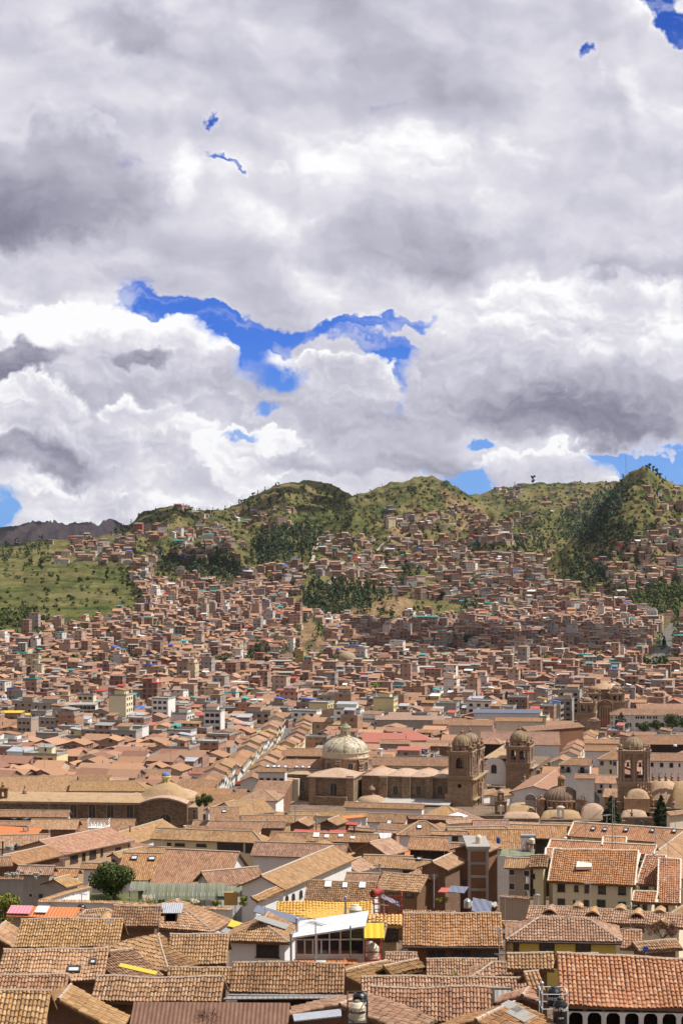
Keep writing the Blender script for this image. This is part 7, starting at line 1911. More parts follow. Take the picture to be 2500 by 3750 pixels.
merged('blue_green_woodland','bluish green wood climbing the right hill','woodland',[(p,int(n*.75))for p,n,k_ in FOREST if k_=='b'],'leafblue',(4,9),(.4,.7),22,.85)
merged('green_woodland','light green trees at the hill foot','woodland',[(p,n)for p,n,k_ in FOREST if k_=='g'],'leaf',(3,7),(.8,1.2),20,1.0)
hillp=[[(0,1290),(310,1290),(330,1430),(0,1470)],[(290,1180),(620,1130),(800,1120),(860,1250),(700,1350),(560,1350),(290,1350)],[(820,1140),(1000,1100),(1240,1220),(1250,1290),(850,1290)],[(1100,1130),(1470,1085),(1568,1120),(1568,1400),(1280,1350),(1230,1250)],[(300,1330),(1568,1330),(1568,1440),(300,1440)]]
merged('hillside_scrub','scrub and bushes scattered over the hills','scrub',[(hillp[0],170),(hillp[1],1500),(hillp[2],900),(hillp[3],1700),(hillp[4],800)],'leafolive',(.9,3.4),(1.0,2.2),10,.95)
merged('town_trees','small green trees scattered between the brick houses of the far town','trees',[([(0,1450),(1568,1400),(1568,1620),(0,1640)],420)],'leaf',(4,9),(.6,1.1),30,.8)
def W3(fr,x,y,d):return ray(px(fr,x,y),d)
def kk(fr,d):return d/F/ZO[fr][2]
def tank(fr,xc,ybot,ytop,wpx,d,mat,label,text=None,tcol='whitep',stand=True,tower=None,tsize=.22,name='water_tank'):
 k=kk(fr,d);P_=W3(fr,xc,ybot,d);hh=(ybot-ytop)*k;R=wpx*k/2
 T=thing(name,label,'water tank',P_)
 mb=MB();pr_=[(R*.94,0),(R,.04*hh)]
 for i in range(4):
  z=.06+i*.16;pr_+=[(R,z*hh),(R,(z+.10)*hh),(R*.965,(z+.12)*hh),(R*.965,(z+.15)*hh)]
 pr_+=[(R,.72*hh),(R*.98,.76*hh),(R*.70,.90*hh),(R*.42,.94*hh)]
 mb.lathe((0,0,0),pr_,28);o=mb.build('tank_body',M[mat],None,False,origin=(0,0,0));o.parent=T
 mb=MB();mb.lathe((0,0,.93*hh),[(R*.44,0),(R*.46,.05*hh),(R*.38,.075*hh),(R*.1,.085*hh)],20);o2=mb.build('lid',M[mat],None,False,origin=(0,0,0));o2.parent=T
 if text:
  for i,(s,zz,sz)in enumerate(text):text_on(o,s,sz,(0,0,zz*hh),tcol,R,0,.05)
 return T,P_,R,hh
def frame_stand(fr,x0,y0,x1,y1,d,dep,mat,label,name='tank_stand',levels=(0.0,1.0),cat='stand',diag=True,below=0.0,plat=True,r=.035):
 a=W3(fr,x0,y1,d);b=W3(fr,x1,y0,d);w=b.x-a.x;hh=b.z-a.z
 T=thing(name,label,cat,a)
 for i,(x,y)in enumerate(((0,0),(w,0),(0,dep),(w,dep))):
  mb=MB();mb.tube((x,y,-below),(x,y,hh),r,5);o=mb.build('leg',M[mat],None,origin=(0,0,0));o.parent=T
 mb=MB()
 for l in levels:
  z=hh*l
  for p,q in(((0,0),(w,0)),((w,0),(w,dep)),((w,dep),(0,dep)),((0,dep),(0,0))):mb.tube((*p,z),(*q,z),r,5)
 o=mb.build('rail',M[mat],None,origin=(0,0,0));o.parent=T
 if plat:mb=MB();mb.box((w/2,dep/2,hh*levels[0]+.03),(w,dep,.06));o=mb.build('platform',M[mat],None,origin=(0,0,0));o.parent=T
 return T
tank('b',938,935,768,105,104,'creamtank','cream water tank standing lowest of all, bottom edge of the photo',[('Rotoplas',.60,.26)],'blacktank')
tank('b',952,800,706,92,106.5,'blacktank','black water tank peeking out behind the lowest cream tank',[('Rotoplast',.22,.22)],'whitep')
frame_stand('b',872,770,1005,935,103.2,2.0,'frame','thin dark pole frame around the lowest cream tank',levels=(.04,1.0))
tank('c',697,800,672,92,103.5,'blacktank','upper of two black water tanks left of the arcade',[('Rotoplas',.44,.30)],'whitep')
tank('c',737,935,748,95,101,'blacktank','lower of two black water tanks left of the arcade',[('furPlast',.62,.27),('agua',.33,.14)],'whitep')
frame_stand('c',618,700,790,950,102.5,1.6,'whitep','white pipe frame holding two black water tanks',levels=(.5,.9),plat=False,r=.022)
tank('b',926,245,118,92,158,'creamtank','cream water tank with black writing on the white sheet roof',[('Rotoplas',.52,.24)],'blacktank')
frame_stand('b',850,175,975,262,157.2,2.2,'greensteel','green steel platform carrying the cream tank on the white roof',levels=(.06,.95),below=4.5)
tank('b',1042,492,378,84,152,'creamtank','cream water tank under the yellow sheet in a red frame',[('Rotoplas',.55,.18)],'blacktank')
frame_stand('b',990,362,1100,515,151.2,2.3,'redsteel','rusty red frame caging the cream tank under the yellow sheet',levels=(.10,.48,1.0))
mb=MB();a=W3('b',985,345,150.5);b_=W3('b',1120,352,150.5);mb.box(((a.x+b_.x)/2,a.y+1.2,a.z+.3),(b_.x-a.x,2.4,.05),(1,0,0),(0,.96,.27),(0,-.27,.96))
tag(mb.build('yellow_plastic_sheet',M['yelsheet'],origin=a),'bright yellow plastic sheet shading the caged cream tank','plastic sheet')
tank('a',550,182,113,60,180,'blacktank','black water tank beside the orange sheet shed, left')
tank('g',187,442,383,42,222,'creamtank','small cream water tank on the tall dark brick building')
tank('g',322,440,398,27,246,'bluetank','blue barrel standing on a reddish tiled roof',name='water_barrel')
tank('g',547,447,405,42,224,'creamtank','cream water tank beside the rooftop solar heater')
tank('g',112,878,815,50,190,'steel','grey metal water tank left of the rubble heap')
tank('d',112,485,447,34,300,'blacktank','black water tank on the grey box roof, far left')
tank('d',773,570,542,34,262,'blacktank','little black tank just above the big round tree')
tank('i',1515,432,418,24,705,'whitep','white rooftop tank behind the big twin arched belfry')
tank('d',65,487,450,56,301,'concrete','square looking grey cistern beside the black tank, far left',name='cistern')
L0=W3('d',590,345,330);k=kk('d',330)
T=thing('roof_terrace','white railed roof terrace above the diagonal tiled house','terrace',L0);w=140*k
mb=MB();mb.box((w/2,1.5,.1),(w,3,.2));mb.box((w/2,1.5,-1.0),(w*.5,1.6,2.0));o=mb.build('deck',M['whitep'],None,origin=(0,0,0));o.parent=T
mb=MB()
for i in range(12):mb.tube((w*i/11,0,.2),(w*i/11,0,1.3),.04,4)
for z in(.5,.9,1.3):mb.tube((0,0,z),(w,0,z),.04,4);mb.tube((w,0,z),(w,3,z),.04,4);mb.tube((0,0,z),(0,3,z),.04,4)
o=mb.build('railing',M['whitep'],None,origin=(0,0,0));o.parent=T
for i in range(5):tank('d',615+i*22,336-(i%2)*3,300,17,331.5+(i%2),'whitep',f'{["leftmost", "second", "middle", "fourth", "rightmost"][i]} of five small white tanks on the railed roof terrace')
T=thing('solar_water_heater','red framed solar water heater with a red drum above the yellow roof','solar heater',W3('b',1050,205,178));k=kk('b',178)
def q3(x,y,yy=0.0):return((x-1050)*k,yy,(205-y)*k)
mb=MB();mb.tube(q3(1046,52,.4),q3(1096,46,1.4),27*k,20);mb.tube(q3(1040,52,.3),q3(1046,52,.4),24*k,20);o=mb.build('drum',M['redsteel'],None,origin=(0,0,0));o.parent=T
for x in(1050,1140,1215,1240):
 for yy in(0,2.2):mb=MB();mb.tube(q3(x,205,yy),q3(x,85 if x<1200 else 60,yy),.04,5);o=mb.build('leg',M['redsteel'],None,origin=(0,0,0));o.parent=T
mb=MB()
for yv in(205,150,110,60):
 for yy in(0,2.2):mb.tube(q3(1050,yv,yy),q3(1240,yv,yy),.04,5)
 mb.tube(q3(1240,yv,0),q3(1240,yv,2.2),.04,5);mb.tube(q3(1050,yv,0),q3(1050,yv,2.2),.04,5)
for i in range(8):mb.tube(q3(1050+i*26,150,0),q3(1066+i*26,195,0),.03,4)
o=mb.build('rail',M['redsteel'],None,origin=(0,0,0));o.parent=T
mb=MB()
for i in range(10):mb.tube(q3(1096,72,.1+i*.2),q3(1222,135,.1+i*.2),.06,6)
o=mb.build('collector_tube',M['bluegrey'],None,origin=(0,0,0));o.parent=T
T=thing('solar_water_heater','small solar heater with dark tubes on the glass canopy roof, right','solar heater',W3('g',470,500,224));k2=kk('g',224)
mb=MB()
for i in range(10):mb.tube((i*.14,0,0),(i*.14+.3,1.2,1.5),.05,5)
o=mb.build('collector_tube',M['bluegrey'],None,origin=(0,0,0));o.parent=T
mb=MB();mb.tube((.1,1.3,1.55),(1.8,1.3,1.55),.22,10);o=mb.build('drum',M['steel'],None,origin=(0,0,0));o.parent=T
frame_stand('g',518,450,572,500,223.5,1.6,'frame','dark stand under the cream tank by the glass canopy',levels=(1.0,))
T=thing('solar_array','tilted grey panel beside the grey metal tank, right of centre','solar panel',W3('c',140,160,165));kx=kk('c',165)
mb=MB();mb.poly([(0,0,0),(130*kx,0,-28*kx),(130*kx+.2,1.5,.5-28*kx+.3),(.2,1.5,.8)]);mb.poly([(0,0,-.1),(130*kx,0,-28*kx-.1),(130*kx,0,-28*kx),(0,0,0)]);o=mb.build('panel',M['bluegrey'],None,origin=(0,0,0));o.parent=T
mb=MB()
for x in(0.2,60*kx,128*kx):mb.tube((x,.9,.2),(x,.9,-1.6),.03,4)
o=mb.build('support',M['frame'],None,origin=(0,0,0));o.parent=T
T=thing('glazed_rooftop_room','glazed rooftop room with a white sloping sheet roof and pale base wall','rooftop room',W3('b',520,515,152));k=kk('b',152)
def g3(x,y,yy=0.0):
 return tuple(W3('b',x,y,152+yy)-W3('b',520,515,152))
def prt(mb,nm,mt,par=None):o=mb.build(nm,M[mt]if isinstance(mt,str)else mt,None,origin=(0,0,0));o.parent=par or T;return o
mb=MB();mb.poly([g3(495,340,-.6),g3(990,262,-.6),g3(1012,245,5.5),g3(545,318,5.5)]);
p4=[g3(494,341,-.7),g3(990,263,-.7),g3(1015,159,5.0),g3(548,228,5.0)]
mb=MB();mb.poly(p4);mb.poly([tuple(np.array(q)-(0,0,.12))for q in p4][::-1]);
for i in range(4):a,b_=p4[i],p4[(i+1)%4];mb.poly([a,b_,tuple(np.array(b_)-(0,0,.12)),tuple(np.array(a)-(0,0,.12))])
rf=prt(mb,'sheet_roof','whitesheet')
mb=MB();A_,B_=g3(520,455),g3(980,515);mb.box(((A_[0]+B_[0])/2,1.8,(A_[2]+B_[2])/2-1.2),(B_[0]-A_[0],3.8,abs(A_[2]-B_[2])+2.4));prt(mb,'base_wall','pale')
mb=MB();mb.box(((A_[0]+B_[0])/2,3.6,g3(0,400)[2]),(B_[0]-A_[0],.1,110*k));prt(mb,'back_wall','dark')
mb=MB()
for x0,x1 in((530,580),(584,635),(640,692),(698,745),(755,815),(822,888),(893,978)):
 a_,b2=g3(x0,450,.05),g3(x1,358,.05);mb=MB();mb.poly([a_,(b2[0],.05,a_[2]),(b2[0],.05,b2[2]),(a_[0],.05,b2[2])]);prt(mb,'window_pane','glass')
mb=MB();pts=[(530,350),(530,338),(978,280),(978,350)];mb.poly([g3(x,y,.05)for x,y in pts]);prt(mb,'transom_pane','glass')
for x,yt in((525,335),(582,355),(637,355),(664,318),(694,355),(749,305),(818,355),(824,298),(891,355),(981,275)):
 mb=MB();mb.box(((x-520)*k,0,(515-(yt+455)/2)*k),(.10,.12,(455-yt)*k));prt(mb,'post','wframe')
mb=MB();mb.tube(g3(522,354,-.03),g3(982,354,-.03),.06,5);mb.tube(g3(522,456,-.03),g3(982,456,-.03),.06,5);prt(mb,'rail','wframe')
mb=MB()
for(x,y,w_,h_,m__)in((600,405,34,30,0),(650,410,26,50,0),(700,415,20,30,0)):mb.box(g3(x,y,1.2),(w_*k,.4,h_*k))
prt(mb,'furniture','whitep')
mb=MB();mb.box(g3(930,385,1.6),(50*k,.3,90*k));prt(mb,'curtain','yelsheet')
mb=MB();mb.tube(g3(890,470,-1.0),g3(890,262,-1.0),.06,6);mb.tube(g3(890,350,-1.0),g3(975,352,-1.0),.04,5);prt(mb,'green_pipe','greensteel')
for i,x in enumerate((503,577,655,727,802,870)):
 mb=MB();a_=g3(x,518,-2.2);zu=g3(x,487,-.1)[2];mb.poly([a_,(a_[0]+68*k,-2.2,a_[2]),(a_[0]+68*k,-.1,zu),(a_[0],-.1,zu)]);mb.poly([a_,(a_[0]+68*k,-2.2,a_[2]),(a_[0]+68*k,-2.2,a_[2]-.1),(a_[0],-2.2,a_[2]-.1)])
 prt(mb,'awning_sheet','whitesheet' if i==2 else 'orasheet')
occ(Vector((g3(750,0)[0]+T.location.x,T.location.y+2,0)),(1,0),6,3)
def vent(fr,x,y0,y1,wpx,d,label,mat='steel',cap=True,name='vent_pipe',cat='chimney'):
 k=kk(fr,d);P_=W3(fr,x,y1,d);h_=(y1-y0)*k;r=wpx*k/2
 T=thing(name,label,cat,P_);mb=MB();mb.tube((0,0,-.5),(0,0,h_*.9),r*.7,10);o=mb.build('pipe',M[mat],None,True,origin=(0,0,0));o.parent=T
 mb=MB();mb.lathe((0,0,h_*.84),[(r*.8,0),(r*1.15,h_*.03),(r*1.1,h_*.09),(r*.3,h_*.15)],12);o=mb.build('cap',M[mat],None,origin=(0,0,0));o.parent=T
 return T
vent('b',858,60,150,20,166,'silver vent pipe between yellow roof and cream tank')
vent('b',530,200,325,28,153,'dark metal flue at the left end of the white sheet roof','steel')
vent('b',490,300,515,22,151,'tall galvanised duct between white house and glazed room','zinc')
vent('c',616,635,770,24,103,'metal flue left of the upper black tank')
vent('c',586,45,125,30,196,'stainless vent in front of the cream block wall')
vent('c',1004,200,250,14,175,'thin vent pipe rising from the yellow house roof')
vent('g',1290,288,338,20,268,'grey metal chimney on the roof with five skylights','frame')
vent('g',775,398,478,20,238,'white capped chimney beside the cream block','whitep')
vent('d',160,330,378,15,340,'left of two silver vent pipes, far left')
vent('d',190,322,378,15,340,'right of two silver vent pipes, far left')
vent('d',333,347,385,15,350,'short grey vent on the brick upper floor, left')
vent('d',18,425,515,15,285,'dark flue at the left edge beside the grey cistern','frame')
vent('e',659,240,347,13,372,'tall grey chimney in the crowded middle of town','steel')
vent('e',327,268,330,13,385,'grey chimney left of the tall grey chimney','steel')
vent('e',916,322,380,15,345,'dark chimney above the orange peaked sheet roof','frame')
vent('e',1068,322,365,12,350,'short grey pipe right of the dark chimney')
vent('e',1027,603,640,18,236,'short grey vent in front of the white gabled house')
vent('e',1087,575,628,20,240,'concrete chimney on the roof behind the adobe house','concrete')
vent('e',60,292,335,10,368,'small adobe chimney behind the timber gallery house','adobe')
vent('d',878,322,345,15,345,'left brick chimney on the wide smooth tan roof','brick')
vent('d',1057,326,346,15,352,'right brick chimney on the wide smooth tan roof','brick')
vent('d',1248,320,352,20,335,'cream lantern chimney under the end of the stone church','cream')
vent('d',1537,292,330,10,372,'narrow chimney above the timber gallery house','adobe')
vent('i',367,398,440,24,655,'white turret lantern with a red cap left of the single bell tower','whitep',name='roof_lantern',cat='roof lantern')
vent('h',816,352,392,32,660,'white roof lantern with red cap above the yellow house','whitep',name='roof_lantern',cat='roof lantern')
def mast(fr,x,y0,y1,d,label,lattice=False,r=.05):
 P_=W3(fr,x,y1,d);h_=(y1-y0)*kk(fr,d);T=thing('antenna_mast',label,'antenna',P_);mb=MB()
 if lattice:
  for a in range(3):c_,s_=math.cos(a*2.09)*.25,math.sin(a*2.09)*.25;mb.tube((c_,s_,0),(c_*.4,s_*.4,h_),.035,4)
  n=int(h_/.6)
  for i in range(n):
   a,b2=(i%3)*2.09,((i+1)%3)*2.09;f_=1-.6*i/n;mb.tube((math.cos(a)*.25*f_,math.sin(a)*.25*f_,h_*i/n),(math.cos(b2)*.25*f_,math.sin(b2)*.25*f_,h_*(i+1)/n),.025,4)
 else:mb.tube((0,0,0),(0,0,h_),r,5)
 o=mb.build('mast',M['steel'],None,origin=(0,0,0));o.parent=T;mb=MB()
 for i in range(3):mb.tube((-.4+.1*i,0,h_*(.97-.05*i)),(.4-.1*i,0,h_*(.97-.05*i)),.03,4)
 o=mb.build('crossbar',M['steel'],None,origin=(0,0,0));o.parent=T
mast('g',1097,90,500,231,'tall thin lattice antenna rising from the cream roof turret',True)
mast('o',393,1640,1795,640,'thin mast rising left of the patterned dome',False,.08)
mast('o',1180,1495,1600,1000,'tall radio mast above the brown halls, right',True)
mast('e',1455,650,880,205,'thin wooden pole beside the adobe wall',False)
mast('e',516,190,300,385,'dark lamp pole left of the tall grey chimney',False,.08)
mast('e',1060,590,635,236,'small aerial beside the white gabled house',False,.03)
mast('j',268,200,400,640,'mast above the enormous smooth tan roof, left',False,.07)
mast('j',134,215,385,700,'second mast farther left above the tan roofs',False,.07)
mast('c',333,450,525,140,'thin aerial on the tan roof left of the big bottom right roof',False,.03)
mast('o',1437,1045,1100,2850,'tall mast on the right skyline below the cloud',False,.35)
def dormer(key,fr,x,y,wpx,hpx,label=None,tile='n_tan'):
 H_=HS[key];q,nn=on_roof(H_,fr,x,y+hpx/2);k=kk(fr,H_['d']);w=wpx*k/2;hh=hpx*k;X=H_['ax'];Yv=H_['n'];par=H_['roof']
 fwd=q-Yv*.3
 mb=MB();n=10;pr_=[(-w+2*w*i/n,hh*(1-abs(2*i/n-1)**1.7))for i in range(n+1)]
 dep=hh/H_['p']+.6
 for(x0,z0),(x1,z1)in zip(pr_[:-1],pr_[1:]):
  a,b_,c_,d_=fwd+X*x0+Vector((0,0,z0+.05)),fwd+X*x1+Vector((0,0,z1+.05)),fwd+X*x1*.8+Yv*dep+Vector((0,0,z1+.25)),fwd+X*x0*.8+Yv*dep+Vector((0,0,z0+.25))
  mb.poly([a,b_,c_,d_]);mb.poly([a-Vector((0,0,.14)),b_-Vector((0,0,.14)),b_,a])
 dm=mb.build('dormer',M[tile],par)
 mb=MB();mb.poly([fwd+Yv*.25+X*x0*.85+Vector((0,0,z0*.85))for x0,z0 in pr_]);mb.build('dormer_opening',M['void'],dm)
 mb=MB()
 for u in(-.3,0,.3):mb.tube(fwd+Yv*.15+X*u*w,fwd+Yv*.15+X*u*w+Vector((0,0,hh*(1-abs(u)**1.7)*.9)),.05,4)
 mb.build('dormer_bar',M['adobe'],dm)
dormer('a9','a',690,255,160,72)
for x,y in((670,165),(960,178),(1258,190)):dormer('c3','c',x,y,110,34,tile='n_tan')
for x,y in((855,122),(1145,135),(1412,150)):dormer('c3','c',x,y+12,85,18,tile='n_tan')
H_=HS['a13'];T=thing('box_dormer','box dormer with a corrugated metal lid on the large smooth tan roof','dormer',W3('a',1115,235,172));k=kk('a',172)
mb=MB();w,h2=75*k,68*k
for s in(0,1):mb.box((s*w,.6,h2/2),(.12,1.4,h2))
mb.box((w/2,1.3,h2/2),(w,.1,h2));o=mb.build('frame',M['adobe'],None,origin=(0,0,0));o.parent=T
mb=MB();mb.poly([(0,.2,0),(w,.2,0),(w,.2,h2),(0,.2,h2)]);o=mb.build('opening',M['void'],None,origin=(0,0,0));o.parent=T
mb=MB();slab(mb,[(-.4,-.5,h2),(w+.5,-.5,h2),(w+.5,1.6,h2+.45),(-.4,1.6,h2+.45)],.05);o=mb.build('lid',M['zinc'],None,origin=(0,0,0));o.parent=T
T=thing('satellite_dish','round orange red dish with a white stripe on the raised tan roof','satellite dish',W3('a',565,276,169));k=kk('a',169)
mb=MB();mb.tube((0,0,0),(0,.06,.02),20*k,24);o=mb.build('dish',M['redsteel']if False else M['orasheet'],None,origin=(0,0,0));o.parent=T
mb=MB();mb.box((0,-.03,.0),(24*k,.03,5*k));o=mb.build('white_stripe',M['whitep'],None,origin=(0,0,0));o.parent=T
mb=MB();mb.tube((0,.06,0),(0,.3,-.7),.03,5);o=mb.build('pole',M['steel'],None,origin=(0,0,0));o.parent=T
T=thing('satellite_dish','blue satellite dish on the adobe house at the right edge','satellite dish',W3('c',1317,422,158));k=kk('c',158)
mb=MB();mb.lathe((0,0,0),[(.05,0),(10*k,.05),(19*k,.2)],20);o=mb.build('dish',M['bluetank'],None,origin=(0,0,0));o.parent=T;o.rotation_euler=(math.radians(75),0,math.radians(-15))
mb=MB();mb.tube((0,.1,0),(0,.3,-1.2),.03,5);mb.tube((0,0,0),(.1,-.5,.1),.02,4);o=mb.build('arm',M['steel'],None,origin=(0,0,0));o.parent=T
for key,fr,L_ in(('a3','a',[(460,550,540,584),(610,502,648,530)]),('g5','g',[(950,338,976,356),(1029,343,1055,360),(1171,346,1197,364),(1349,351,1375,369),(1498,353,1524,372)]),
     ('b4','b',[(1860,705,1985,800)]),('e9','e',[(718,705,762,742),(838,715,870,746),(950,712,992,748)]),('d2','d',[(888,533,928,556),(1005,538,1048,560)]),
     ('e13','e',[(1340,322,1372,345)]),('e17a','e',[(25,222,52,236)]),('e7','e',[(1340,543,1372,558),(1480,553,1510,583)]),('e16d','e',[(640,375,680,402),(715,388,745,406),(810,384,842,400),(890,400,920,413)]),
     ('h5','h',[(45,466,70,482),(88,468,113,484),(122,468,142,484),(165,470,188,486)]),('h6','h',[(240,472,262,486),(282,472,304,486),(325,474,345,488)]),('a18','a',[(245,138,325,180)]),('e17e','e',[(1135,290,1165,335)])):
 for q in L_:skylight(HS[key],fr,*q,mat='whitep' if key in('e9','e16d','e13','a18')else('greysheet' if key=='b4' else 'skylight'),sheet=key in('a18','e9','e16d'))
skylight(HS['a18'],'a',60,135,215,188,'pinksheet','pink_panel',True)
skylight(HS['c8'],'c',355,800,470,850,'greysheet',sheet=True);skylight(HS['c8'],'c',380,845,550,905,'greysheet',sheet=True)
def sheet(fr,pts,ds,mat,label,name='roof_sheet',cat='sheet',th=.06):
 P_=[W3(fr,x,y,d)for(x,y),d in zip(pts,ds)];mb=MB();slab(mb,P_,th);tag(mb.build(name,M[mat],origin=P_[0]),label,cat)
sheet('a',[(800,535),(1048,592),(1066,570),(815,512)],[125,125,127,127],'yelsheet','long bright yellow plastic strip tucked between two tan roofs')
sheet('b',[(60,262),(160,285),(182,248),(88,220)],[168,168,172,172],'yelsheet','bright yellow panel left of the white house roof')
sheet('b',[(12,300),(128,328),(165,288),(62,262)],[166,166,169,169],'greysheet','grey corrugated panel joined below the yellow panel')
sheet('a',[(1443,318),(1480,342),(1518,318),(1470,295)],[166,166,168,168],'zinc','small white corrugated sheet beside the box dormer roof')
P_=[on_roof(HS['b6'],'b',*q)[0]+Vector((0,0,.22))for q in((240,232),(455,303),(482,270),(262,205))];mb=MB();slab(mb,P_,.05);tag(mb.build('roof_sheet',M['greysheet'],origin=P_[0]),'long grey translucent panel laid on the white house roof','sheet')
sheet('b',[(232,165),(520,242),(606,215),(262,122)],[176,172,180,186],'bluegrey','long blue grey flat panel roof behind the white house')
sheet('a',[(786,832),(836,836),(846,760),(800,756)],[123,123,126,126],'zinc','small pale corrugated patch left of the rusty roof')
sheet('b',[(510,905),(830,870),(828,822),(500,858)],[101,101,104,104],'zinc','grey corrugated sheet inside the dark bay, bottom edge')
sheet('b',[(30,756),(832,750),(828,738),(60,738)],[119,119,121,121],'greysheet','long translucent strip under the gutter of the dark tiled roof')
sheet('g',[(330,530),(562,527),(568,482),(345,478)],[220,220,226,226],'greensheet','translucent greenish glass canopy beside the brick building')
sheet('g',[(-20,770),(90,778),(120,735),(0,728)],[196,196,200,200],'bluegrey','blue grey tin sheet over the dark yard, right of centre')
sheet('e',[(1480,770),(1600,775),(1620,745),(1505,740)],[202,202,206,206],'redsheet','reddish white tin sheet beside the tall adobe wall')
sheet('g',[(845,600),(952,600),(952,562),(855,560)],[213,213,215,215],'pale','white roof box set in the tiled roof of the cream block','roof_box','roof opening',.3)
H_=HS['b6'];
def gable_win(key,fr,x0,y0,x1,y1,fk='frame',name='window',face='L'):
 H_=HS[key];o_,nrm,axd=H_['a'],-H_['ax'],-H_['n']
 q0=plane_hit(px(fr,x0,y1),o_,nrm);q1=plane_hit(px(fr,x1,y0),o_,nrm);c=(q0+q1)/2
 add_window(H_['wall'],c,axd,min(6,abs((q1-q0).dot(axd))),abs(q1.z-q0.z),False,fk,'glass',0)
gable_win('b6','b',262,392,402,464);gable_win('e5','e',846,577,873,645)
H_=HS['b6']
H_=HS['c5'];X_,N_=H_['ax'],H_['n'];pl=H_['a']-N_*.5;q_=lambda x,y:plane_hit(px('c',x,y),pl,N_)
kq=(q_(1350,885)-q_(845,885)).length/4;rad=kq*.375;O_=q_(845,900)-X_*kq*.5;O_.z=H_['zb'];zspr=q_(1097,893).z-O_.z;Ht=H_['a'].z-O_.z-.15
mb=MB();arch_wall(mb,O_,X_,-N_,kq*8,Ht,.3,[((.5+i)*kq,rad*2,1.0,zspr)for i in range(8)],seg=14)
ar=mb.build('arcade',M['white'],H_['T'])
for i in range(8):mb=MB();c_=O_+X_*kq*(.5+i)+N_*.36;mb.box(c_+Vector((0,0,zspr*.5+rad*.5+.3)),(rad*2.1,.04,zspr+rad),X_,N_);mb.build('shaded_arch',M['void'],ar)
H_=HS['i7'];k7=kk('i',H_['d'])
for x in(1125,1260,1295,1338,1380,1542):
 for dx in(-8,8):win(H_,'F',x+dx-6,229,x+dx+6,244,True,'wframe')
for x in(1205,1258,1300,1345,1385,1430,1475,1520):win(H_,'F',x-13,272,x+13,300,True,'wframe')
for r in range(3):
 for yy in(228,268,306):
  win(H_,'F',1082,yy+r*7-2,1094,yy+r*7+3,False,'wframe')
H_=HS['i3']
for x0,x1,y0,y1 in((728,812,588,606),(858,930,592,612)):
 q0=plane_hit(px('i',x0,y1),H_['a']-H_['n']*.6,H_['n']);q1=plane_hit(px('i',x1,y0),H_['a']-H_['n']*.6,H_['n']);mb=MB();w=(q1-q0).dot(H_['ax']);hh=q1.z-q0.z
 for i in range(14):p_=q0+H_['ax']*(w*i/13);mb.tube(p_,p_+Vector((0,0,hh)),.05,4)
 mb.tube(q0,q0+H_['ax']*w,.07,4);mb.tube(q0+Vector((0,0,hh)),q0+H_['ax']*w+Vector((0,0,hh)),.08,4);mb.box(q0+H_['ax']*w/2+H_['n']*.3,(w,.7,.12));mb.build('balcony',M['dark'],H_['wall'])
def garden_wall(fr,pts,ds,h_,label,thick=.3,coping='n_tan',wall='white'):
 P_=[W3(fr,x,y,d)for(x,y),d in zip(pts,ds)];T=thing('garden_wall',label,'wall',P_[0]);mw=MB();mc=MB()
 for a,b_ in zip(P_[:-1],P_[1:]):
  t=(b_-a);t.z=0;L_=t.length;t.normalize();n_=Vector((-t.y,t.x,0))
  for s in(-1,1):mw.poly([a+n_*s*thick/2-Vector((0,0,h_)),b_+n_*s*thick/2-Vector((0,0,h_)),b_+n_*s*thick/2,a+n_*s*thick/2])
  for s in(-1,1):tile_strips(mc,[a-n_*s*.35*1.0+Vector((0,0,-.02)),b_-n_*s*.35+Vector((0,0,-.02)),b_+Vector((0,0,.14)),a+Vector((0,0,.14))]if s>0 else[b_+n_*.35+Vector((0,0,-.02)),a+n_*.35+Vector((0,0,-.02)),a+Vector((0,0,.14)),b_+Vector((0,0,.14))],H=.07)
 mw.build('wall_face',M[wall],T)
 if mc.V:mc.build('tile_coping',M[coping],T)
garden_wall('a',[(258,96),(700,104),(1122,130),(1568,152)],[193,193,190,188],3.5,'long white garden wall with a tiled coping below the courtyard')
garden_wall('a',[(285,92),(440,42),(595,2)],[194,204,214],3.2,'white garden wall running diagonally up to the big round tree')
garden_wall('d',[(-10,680),(160,684)],[212,212],6,'bare grey block wall at the left edge',coping='n_brn',wall='concrete')
garden_wall('c',[(335,62),(532,78)],[205,204],2.6,'low block wall with tiled top right of the rubble heap',coping='n_brn',wall='pinkgrey')
garden_wall('e',[(1240,905),(1600,915)],[186,186],3,'shaded adobe yard wall behind the red framed heater',wall='adobe')
zz=-43.55;Q_=[Vector((x_,y_,zz))for x_,y_ in((-29.5,222),(-17,222),(-16,234),(-31,234))];a=Q_[0];mb=MB()
mb.poly([(q.x,q.y,zz-.02*i)for i,q in enumerate(Q_)]);m_,t_=new_mat('lawn');p_=pos(t_);t_.bsdf(t_.ramp(t_.noise(p_,1.2,5,.7),[(.35,(.05,.07,.02)),(.5,(.10,.12,.03)),(.62,(.14,.11,.06))]),.95);struct(mb.build('lawn',m_,origin=a))
T=thing('arched_canopy','long arched green translucent canopy along the courtyard','canopy',W3('d',945,770,228));k=kk('d',228)
